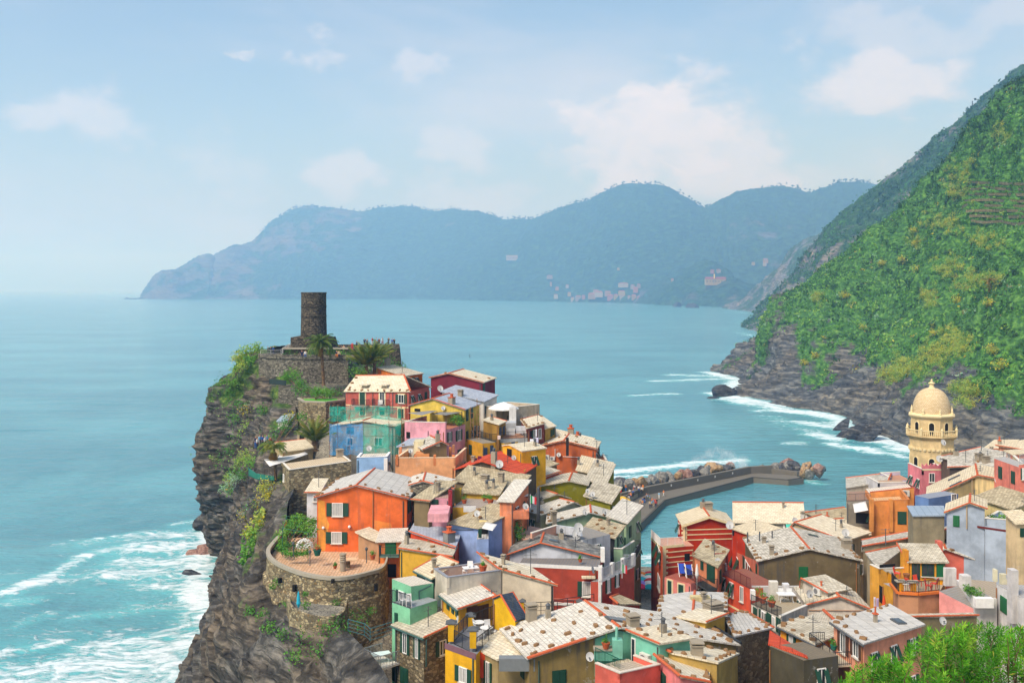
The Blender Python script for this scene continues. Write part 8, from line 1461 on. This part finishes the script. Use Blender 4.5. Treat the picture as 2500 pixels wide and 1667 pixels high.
for row, ztop in ((fr, zt), (bk, zt + 1.6)):
    for p in row: mb = MB(); mb.tube([(p.x, p.y, zb - 2), (p.x, p.y, ztop + .3)], .05, 5); mb.build('pole', plain('rust_pipe', '9A6A40', .7), sc)
    for k in range(3): mb = MB(); zz = zb + (ztop - zb) * (k + .8) / 3.2; mb.tube([(row[0].x, row[0].y, zz), (row[-1].x, row[-1].y, zz)], .045, 5); mb.build('ledger', plain('rust_pipe', '9A6A40', .7), sc)
def netp(a, b2, z0, z1, mt):
    g = np.random.default_rng(int(abs(a.x * 10))); n = 9; G = np.array([[(*(a + (b2 - a) * u).xy, z0 + (z1 - z0) * v - .15 * math.sin(u * 3.14)) for v in np.linspace(0, 1, n)] for u in np.linspace(0, 1, n)]); G[..., 1] += g.normal(size=(n, n)) * .08 - .1; o = link(bpy.data.objects.new('net_sheet', gridmesh('net_sheet', G, mt, True)), sc); o.location = -sc.location
for k in range(6): netp(fr[k], fr[k + 1], zb, zt, nb_ if k < 3 else ng_)
for k in range(6): netp(bk[k], bk[k + 1], zt - .6, zt + 1.7, ng_)
netp(fr[0], bk[0], zb, zt + .5, nb_); netp(fr[6], bk[6], zb, zt + 1.2, ng_)
for x, y0, y1, Y in ((1037, 480, 1090, 146.5), (975, 560, 1090, 147.5)):
    rt = empty('scaffold_mast', tuple(P(*tz(2, x, y1), Y))); tag(rt, 'thin scaffold mast on the yellow gable house, the %s one' % ('taller' if x > 1000 else 'shorter'), 'scaffold'); mb = MB()
    for dx in (0, 28): mb.tube([P(*tz(2, x + dx, y1), Y), P(*tz(2, x + dx, y0 + dx * 2), Y)], .045, 5)
    for k in range(6): mb.tube([P(*tz(2, x, y0 + 90 * k + 60), Y), P(*tz(2, x + 28, y0 + 90 * k + 60), Y)], .035, 5)
    mb.build('poles', plain('rust_pipe', '9A6A40', .7), rt)
pg = empty('pergola', tuple(P(725, 1345, 114))); tag(pg, 'green iron pergola frame in the terrace garden', 'pergola')
for x, y, Y in ((690, 1335, 113), (718, 1345, 111.5), (752, 1345, 111), (700, 1300, 119), (745, 1300, 118)): p = P(x, y, Y); mb = MB(); mb.tube([(p.x, p.y, 23.4), (p.x, p.y, 26.6)], .04, 5); mb.build('post', plain('green_rail', '1E5A48', .5), pg)
mb = MB()
for a, b2 in (((690, 113), (700, 119)), ((718, 111.5), (745, 118)), ((690, 113), (752, 111)), ((700, 119), (745, 118))): p, q = P(a[0], 1300, a[1]), P(b2[0], 1300, b2[1]); mb.tube([(p.x, p.y, 26.6), (q.x, q.y, 26.6)], .035, 5)
mb.build('beam', plain('green_rail', '1E5A48', .5), pg)
def fence(name, label, pts, h=1.05, mat=None, mid=True):
    q = [P(*p) for p in pts]; c = sum(q, Vector()) / len(q); r_ = empty(name, tuple(c)); tag(r_, label, 'railing'); rail(r_, q, h, mat, .16, 'bars', mid)
fence('railing', 'steel railing of the castle viewing platform', [(875, 846, 209.8), (972, 846, 209.8), (972, 850, 204)], 1.1, plain('rail_grey', 'A8ACB0', .5)); fence('railing', 'white railing at the left end of the castle terrace', [(636, 868, 195), (686, 866, 197), (708, 850, 207)], 1.0, WHITE)
fence('railing', 'teal railing of the path below the bastion', [(850, 1541, 91), (890, 1552, 90), (904, 1565, 88), (958, 1548, 89)], 1.1, plain('teal_rail', '3A6A70', .5)); fence('railing', 'thin iron railing behind the great slate roof', [(1280, 1505, 89), (1400, 1498, 91)], 1.2); fence('railing', 'dark railing across the lane by the red house', [(1352, 1495, 92), (1450, 1478, 95)], 1.1)
for x, y, Y in ((1276, 1470, 90), (1415, 1470, 92)): r_ = empty('gate_pillar', tuple(P(x, y + 32, Y))); tag(r_, 'yellow gate pillar with grey cap %s' % ('beside the cream house' if x < 1300 else 'behind the great slate ridge'), 'pillar'); a = pbox('shaft', 0, x - 7, y, x + 7, y + 36, Y, .5, ypier, r_); p = P(x, y, Y); mb = MB(); mb.lathe((p.x, p.y + .25, p.z), [(.42, 0), (.42, .06), (.02, .3)], 4, .785); mb.build('cap', DKG, r_)
def mast(label, x, y0, y1, Y, r=.05, arms=2, name='antenna'):
    r_ = empty(name, tuple(P(x, y1, Y))); tag(r_, label, name.replace('_', ' ')); mb = MB(); a, b2 = P(x, y1, Y), P(x, y0, Y); mb.tube([a, b2], r, 5); mb.build('mast', DKG, r_)
    if arms:
        mb = MB()
        for k in range(arms): c_ = b2 - UP * (.1 + .35 * k); mb.tube([c_ - Vector((.5, 0, 0)), c_ + Vector((.5, 0, 0))], .02, 4)
        for k in range(5): c_ = b2 - UP * .1 + Vector((-.45 + .22 * k, 0, 0)); mb.tube([c_ - Vector((0, .25, 0)), c_ + Vector((0, .25, 0))], .015, 4)
        mb.build('aerial', DKG, r_)
mast('grey concrete utility pole beside the olive house', 1314, 1190, 1275, 117, .2, 0, 'utility_pole'); mast('thin television aerial on the terracotta house', 1457, 1075, 1100, 146); mast('television aerial above the long harbour house', 1992, 1230, 1275, 146); mast('tall lattice mast on the hillside skyline', 2374, 247, 275, 1480, .8, 0, 'radio_mast'); mast('thin pole standing in the vineyard', 2480, 300, 385, 560, .15, 0, 'pole'); mast('television aerial on the cream gable', 2162, 1290, 1330, 110); mast('television aerial among the mottled roofs', 2396, 1072, 1100, 130); mast('small aerial behind the great slate roof', 1200, 1440, 1470, 88); mast('harbour buoy mast far out on the water', 1147, 865, 873, 780, .3, 0, 'buoy')
def chair_mesh(col, lounge=False):
    root = empty('chair'); mt = plain('furn_' + col, col, .6); mb = MB(); mb.abox(-.25, .25, -.25, .25, .42, .47); mb.build('seat', mt, root); mb = MB(); mb.hexa([(-.25, .22, .47), (.25, .22, .47), (.25, .27, .47), (-.25, .27, .47)], [(-.25, .32, .95), (.25, .32, .95), (.25, .37, .95), (-.25, .37, .95)]); mb.build('backrest', mt, root)
    for x in (-.22, .22):
        for y in (-.22, .22): mb = MB(); mb.tube([(x, y, 0), (x, y, .42)], .025, 5); mb.build('leg', mt, root)
    return root
def table_mesh(col, r, rect=None):
    root = empty('table'); mt = plain('furn_' + col, col, .6); mb = MB()
    if rect: mb.abox(-rect[0], rect[0], -rect[1], rect[1], .70, .75)
    else: mb.lathe((0, 0, .70), [(r, 0), (r, .04)], 16)
    mb.build('table_top', mt, root)
    for a in (.785, 2.356, 3.927, 5.498): k = (rect[0] * .85, rect[1] * .85) if rect else (r * .7, r * .7); mb = MB(); x, y = (k[0] if math.cos(a) > 0 else -k[0]), (k[1] if math.sin(a) > 0 else -k[1]); mb.tube([(x * .9, y * .9, 0), (x * .7, y * .7, .70)], .025, 5); mb.build('leg', mt, root)
    return root
PROTO = {}
def place(kind, col, loc, rz, label, group=None, r=.5, rect=None):
    key = (kind, col, r, rect); first = key not in PROTO
    if first: PROTO[key] = chair_mesh(col) if kind == 'chair' else table_mesh(col, r, rect); o = PROTO[key]
    else:
        s = PROTO[key]; o = s.copy(); COL.objects.link(o)
        for ch in list(s.children): c_ = ch.copy(); COL.objects.link(c_); c_.parent = o
    o.location = loc; o.rotation_euler = (0, 0, rz); tag(o, label, kind, group)
def at(t, x, y, z): q = tz(t, x, y); Y = (CAMZ - z) * F / (q[1] - HOR); p = P(*q, Y); return Vector((p.x, p.y, z))
zy = YB.R[0][0].z + .02
place('table', 'DCDCD8', at(8, 1630, 915, zy), 0, 'round white table at the back of the yellow terrace', None, .5); place('table', 'DCDCD8', at(8, 1725, 985, zy), 0, 'round white table at the front of the yellow terrace', None, .52)
for x, y, a, lb in ((1610, 880, 2, 'behind the back table'), (1745, 905, .3, 'right of the back table'), (1800, 955, 1.5, 'right of the front table'), (1660, 1010, 3, 'in front of the front table')): place('chair', 'C8CACC', at(8, x, y + 30, zy), a, 'white metal chair %s on the yellow terrace' % lb)
zc = CT.R[0][0].z + .02
place('table', 'E0DEDA', at(4, 740, 800, zc), .3, 'white plastic table on the cream walled terrace', None, .5, (.7, .45))
for x, y, a, lb in ((735, 770, 0, 'behind'), (800, 800, 1.5, 'right of'), (690, 800, 4.7, 'left of')): place('chair', 'E0DEDA', at(4, x, y, zc), a, 'white plastic chair %s the table on the cream terrace' % lb)
zm = MT.R[0][0].z + .02
for x, y, a, lb in ((690, 590, .6, 'larger white chair'), (755, 605, .2, 'white stool chair')): place('chair', 'E0DEDA', at(8, x, y, zm), a, '%s on the mint green terrace' % lb)
a_, b_, n_ = BALC; place('table', 'CFE0DC', (a_ + b_) / 2 + n_ * 1.0, .4, 'pale glass table on the stone house balcony', None, .5, (.8, .45))
zk = CAFE.q[2].z + .05
for x, y, a, lb in ((1335, 640, .5, 'tilted red chair at the cafe wall'), (1255, 660, 2, 'red chair left of the cafe table'), (1440, 680, 1, 'orange lounger chair on the cafe terrace'), (1490, 660, 4, 'red chair at the far end of the cafe terrace'), (1140, 560, 1, 'red chair on the small upper cafe terrace')): place('chair', 'D8482A', at(7, x, y, zk), a, lb)
place('table', 'D8D4CC', at(7, 1220, 690, zk), 0, 'small white cafe table behind the orange pillars', None, .4)
zs = ST.R[0][0].z + .02
def deckchair(loc, lb):
    root = empty('deck_chair', tuple(loc)); tag(root, lb, 'deck chair'); mb = MB(); W = plain('white_paint', 'E8E6E0', .6); l = Vector(loc); mb.hexa([l + Vector(q) for q in ((-.3, -.5, .35), (.3, -.5, .35), (.3, -.1, .25), (-.3, -.1, .25))], [l + Vector(q) for q in ((-.3, -.5, .39), (.3, -.5, .39), (.3, -.1, .29), (-.3, -.1, .29))]); mb.hexa([l + Vector(q) for q in ((-.3, -.1, .25), (.3, -.1, .25), (.3, -.06, .25), (-.3, -.06, .25))], [l + Vector(q) for q in ((-.3, .45, 1.15), (.3, .45, 1.15), (.3, .49, 1.15), (-.3, .49, 1.15))]); mb.build('sling', cloth('2A4AA8'), root)
    for s in (-.34, .34): mb = MB(); mb.tube([l + Vector((s, -.6, 0)), l + Vector((s, .47, 1.2))], .035, 5); mb.tube([l + Vector((s, .4, 0)), l + Vector((s, -.55, .4))], .03, 5); mb.build('frame', W, root)
deckchair(at(5, 645, 800, zs), 'blue deck chair on the red floored terrace, the nearer one'); deckchair(at(5, 715, 812, zs), 'blue deck chair on the red floored terrace beside the balcony')
zt_ = CTH.R[0][0].z + .02
place('table', 'DCDCD8', at(5, 1640, 1050, zt_), 0, 'oval white table on the stained cream terrace', None, .6, (.8, .5))
for x, y, a, lb in ((1600, 1030, 0, 'left'), (1680, 1030, 0, 'right')): place('chair', 'DCDCD8', at(5, x, y, zt_), a, 'white chair behind the oval table, %s one' % lb)
for k, (x0, y0, x1, y1, Y, col, lb) in enumerate(((1488, 862, 1568, 1020, 101, 'D8D2C4', 'tall cream cupboard on the stained terrace'), (1618, 885, 1675, 980, 101, 'D8D8D8', 'white sink unit on the stained terrace'))): r_ = empty('cupboard', tuple(P(*tz(5, x0, y1), Y))); tag(r_, lb, 'cupboard'); pbox('body', 5, x0, y0, x1, y1, Y, .6, plain('furn_' + col, col, .6), r_); xm = (x0 + x1) / 2; pbox('door', 5, x0 + 4, y0 + 6, xm - 1, y1 - 6, Y - .04, .03, plain('furn_' + col, col, .6), r_); pbox('door', 5, xm + 1, y0 + 6, x1 - 4, y1 - 6, Y - .04, .03, plain('furn_' + col, col, .6), r_)
def pot(t, x, y, Y, lb, r=.28, plant=.35, tint=.42, col='B85A34'):
    p = P(*tz(t, x, y), Y); root = empty('flower_pot', tuple(p)); tag(root, lb, 'flower pot'); mb = MB(); mb.lathe(p, [(r * .65, 0), (r, r * 1.3), (r * 1.1, r * 1.35), (r * 1.1, r * 1.55), (r * .8, r * 1.5)], 10); mb.build('pot', plain('pot_' + col, col, .85), root)
    if plant: o = link(bpy.data.objects.new('foliage', clumps('foliage', [tuple(p + UP * (r * 1.5 + plant * .6))], [plant], [tint], 90, .09, None, 1, int(x), .4)), root); o.location = -root.location
for a in ((4, 680, 112, 114.2, 'big terracotta pot with green plant on the mustard terrace'), (4, 870, 88, 116.5, 'small pot on the mustard terrace wall, left one', .2, .3), (4, 905, 86, 116.5, 'small pot on the mustard terrace wall, right one', .2, .3), (4, 930, 118, 113.6, 'wide terracotta pot at the mustard terrace corner', .35, .35), (4, 1790, 672, 100.6, 'small pot on the white gable ledge', .2, .25), (9, 1170, 1135, 76.6, 'terracotta trough of grass on the mint patio bench', .3, .3, .4), (5, 1420, 1062, 94, 'terracotta trough on the stained terrace, left one', .35, .4), (5, 1505, 1100, 91, 'terracotta trough on the stained terrace, right one', .35, .35), (5, 1375, 1035, 96, 'leafy pot at the corner of the stained terrace', .3, .55), (3, 1155, 1158, 108.5, 'dark green jar with red geraniums by the orange house', .42, .42, .5, '1E5A4A'), (3, 1685, 1195, 105.5, 'terracotta pot by the bastion coping', .3, .3), (3, 1325, 1285, 102.6, 'small cactus pot on the tiled terrace', .2, .2), (7, 1228, 570, 98.4, 'tall brown jar beside the cafe door', .32, 0, .4, '8A5A34'), (4, 860, 760, 92, 'terracotta pot in the cream terrace corner', .35, .2), (7, 530, 1250, 79.6, 'green pot on the pink house balcony', .25, .3, .4, '1E6A5A')): pot(*a)
gr_ = clumps('geraniums', [tuple(P(*tz(3, 1155, 1085), 108.4))], [.38], [0], 50, .08, plain('petal_red', 'C81E28', .7)); o = link(bpy.data.objects.new('geraniums', gr_), [x for x in bpy.data.objects if x.get('label', '').startswith('dark green jar')][0]); o.location = -o.parent.location
r_ = empty('stone_table', tuple(at(3, 1445, 1270, 23.56))); tag(r_, 'stone slab table on the tiled terrace', 'table'); a = at(3, 1445, 1270, 23.56); mb = MB(); mb.box(a + UP * .38, (1, 0, 0), (0, 1, 0), UP, .5, .5, .76); mb.build('pedestal', st_wall, r_); mb = MB(); mb.box(a + UP * .8, (.95, .3, 0), (-.3, .95, 0), UP, 1.9, 1.2, .09); mb.build('slab', plain('slab_tan', 'D8B48C', .8), r_)
r_ = empty('chimney_pot_stack', tuple(at(3, 1400, 1305, 23.56))); tag(r_, 'ringed concrete chimney on the tiled terrace edge', 'chimney'); a = at(3, 1400, 1305, 23.56); mb = MB(); mb.lathe(a, [(.3, 0), (.3, .9), (.36, .92)] + [(.36 if k % 2 else .27, .95 + .1 * k) for k in range(8)] + [(.36, 1.8)], 12); mb.build('ringed_flue', CHIM, r_)
for x, y, Y, lb in ((925, 1170, 109, 'near the daisy bush'), (1085, 1255, 104, 'at the front of the tiled terrace'), (1625, 1230, 103.2, 'by the right end of the tiled terrace')):
    r_ = empty('garden_lamp', tuple(P(*tz(3, x, y), Y))); tag(r_, 'small garden lamp post %s' % lb, 'lamp'); p = P(*tz(3, x, y), Y); mb = MB(); mb.tube([p, p + UP * 1.25], .05, 5); mb.build('post', DKG, r_); mb = MB(); mb.lathe(p + UP * 1.25, [(.08, 0), (.16, .1), (.14, .28), (.02, .36)], 8); mb.build('lamp_head', DKG, r_)
g = np.random.default_rng(31); TC = ['D8B48A', 'E2A08A', 'E0C878', 'D89A94', 'E6D8B8', 'D8C8B0', 'E0A878', 'C8B8A0']; TN = ['tan', 'pink', 'yellow', 'rose', 'cream', 'sand', 'orange', 'grey beige']
FT = [(1398, 733, 11, 9), (1412, 732, 18, 12), (1425, 728, 10, 9), (1445, 727, 22, 14), (1462, 722, 24, 13), (1455, 714, 16, 8), (1484, 720, 18, 11), (1490, 731, 18, 14), (1504, 732, 12, 16), (1520, 731, 17, 15), (1536, 732, 8, 12), (1548, 730, 14, 13), (1562, 731, 15, 10), (1580, 731, 16, 12), (1597, 731, 20, 12), (1552, 711, 14, 12), (1545, 703, 12, 9), (1560, 700, 10, 8), (1522, 698, 30, 9), (1518, 718, 20, 10), (1390, 720, 10, 8), (1357, 726, 12, 9), (1360, 706, 10, 7), (1342, 678, 18, 7), (1345, 696, 6, 9), (1385, 700, 9, 6), (1640, 733, 34, 6), (1680, 722, 16, 12), (1695, 728, 10, 8), (1740, 664, 10, 7), (1755, 663, 12, 7), (1870, 639, 14, 9), (1868, 646, 9, 7), (1840, 644, 8, 5), (1642, 684, 7, 5), (1510, 657, 7, 4)]
for k, (x, y, w_, h_) in enumerate(FT):
    G_ = KG if (1640 < x < 1800 and y > 655) else FG; Y = on_hill(G_, x, y).y - 12 if y < 722 else 132500 / (25.3 + min(12, (x - 1000) / 60)) - 25
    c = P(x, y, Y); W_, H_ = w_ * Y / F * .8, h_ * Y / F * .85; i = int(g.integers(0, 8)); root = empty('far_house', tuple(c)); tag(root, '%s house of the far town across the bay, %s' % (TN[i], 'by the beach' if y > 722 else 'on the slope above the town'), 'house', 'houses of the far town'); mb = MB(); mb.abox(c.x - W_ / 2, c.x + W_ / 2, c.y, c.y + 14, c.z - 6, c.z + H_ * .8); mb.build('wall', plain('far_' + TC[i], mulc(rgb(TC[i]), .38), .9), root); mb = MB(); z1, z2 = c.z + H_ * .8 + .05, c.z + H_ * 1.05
    mb.hexa([(c.x - W_ / 2 - .5, c.y - .5, z1), (c.x + W_ / 2 + .5, c.y - .5, z1), (c.x + W_ / 2 + .5, c.y + 14.5, z1), (c.x - W_ / 2 - .5, c.y + 14.5, z1)], [(c.x - W_ / 3, c.y + 5, z2), (c.x + W_ / 3, c.y + 5, z2), (c.x + W_ / 3, c.y + 9, z2), (c.x - W_ / 3, c.y + 9, z2)]); mb.build('roof', plain('far_roof', '8A5A4A', .9), root)
for x, y, w_, h_, col, rc, nm, lb in ((1748, 690, 50, 14, 'E6C878', 'C0604E', 'convent', 'long yellow convent with red roof on the dark hill'), (1250, 632, 28, 9, 'E0D4C4', 'C8B8A8', 'villa', 'long pale villa alone on the far mountain slope')):
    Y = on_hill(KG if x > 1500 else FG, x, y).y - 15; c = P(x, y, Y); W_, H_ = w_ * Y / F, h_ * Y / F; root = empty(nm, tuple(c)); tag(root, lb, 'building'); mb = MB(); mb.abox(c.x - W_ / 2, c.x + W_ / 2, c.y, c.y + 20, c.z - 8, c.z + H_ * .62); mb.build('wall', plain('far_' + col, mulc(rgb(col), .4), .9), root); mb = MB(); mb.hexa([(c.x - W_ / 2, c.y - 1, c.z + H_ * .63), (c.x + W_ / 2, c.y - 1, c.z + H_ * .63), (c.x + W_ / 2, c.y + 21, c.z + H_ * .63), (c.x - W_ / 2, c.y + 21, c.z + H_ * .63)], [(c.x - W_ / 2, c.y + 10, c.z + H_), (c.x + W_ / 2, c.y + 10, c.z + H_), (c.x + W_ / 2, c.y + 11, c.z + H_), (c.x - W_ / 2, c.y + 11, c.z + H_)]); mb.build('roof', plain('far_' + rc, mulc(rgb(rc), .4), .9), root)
    for k in range(7): mb = MB(); xx = c.x - W_ / 2 + W_ * (k + .5) / 7; mb.abox(xx - W_ * .02, xx + W_ * .02, c.y - .3, c.y, c.z + H_ * .1, c.z + H_ * .35); mb.build('window', GLASSD, root)
    if nm == 'convent': mb = MB(); mb.abox(c.x - W_ * .1, c.x - W_ * .05, c.y, c.y + 5, c.z, c.z + H_ * 1.5); mb.build('belfry', stucco(col, 0), root)
hz = MB(); hz.abox(-24500, 24500, -2300, 24500, -60, 800)
m = bpy.data.materials.new('haze'); m.use_nodes = True; nt = m.node_tree; nt.nodes.clear()
om = N(nt, 'ShaderNodeOutputMaterial'); pv = N(nt, 'ShaderNodeVolumePrincipled')
pv.inputs['Color'].default_value = (.32, .58, 1, 1); pv.inputs['Density'].default_value = .00023; pv.inputs['Anisotropy'].default_value = .15
pv.inputs['Absorption Color'].default_value = (1, 1, 1, 1); L(nt, pv, om.inputs['Volume'])
o = hz.build('haze', m); tag(o, 'pale blue sea haze over the bay', 'haze', kind='stuff')
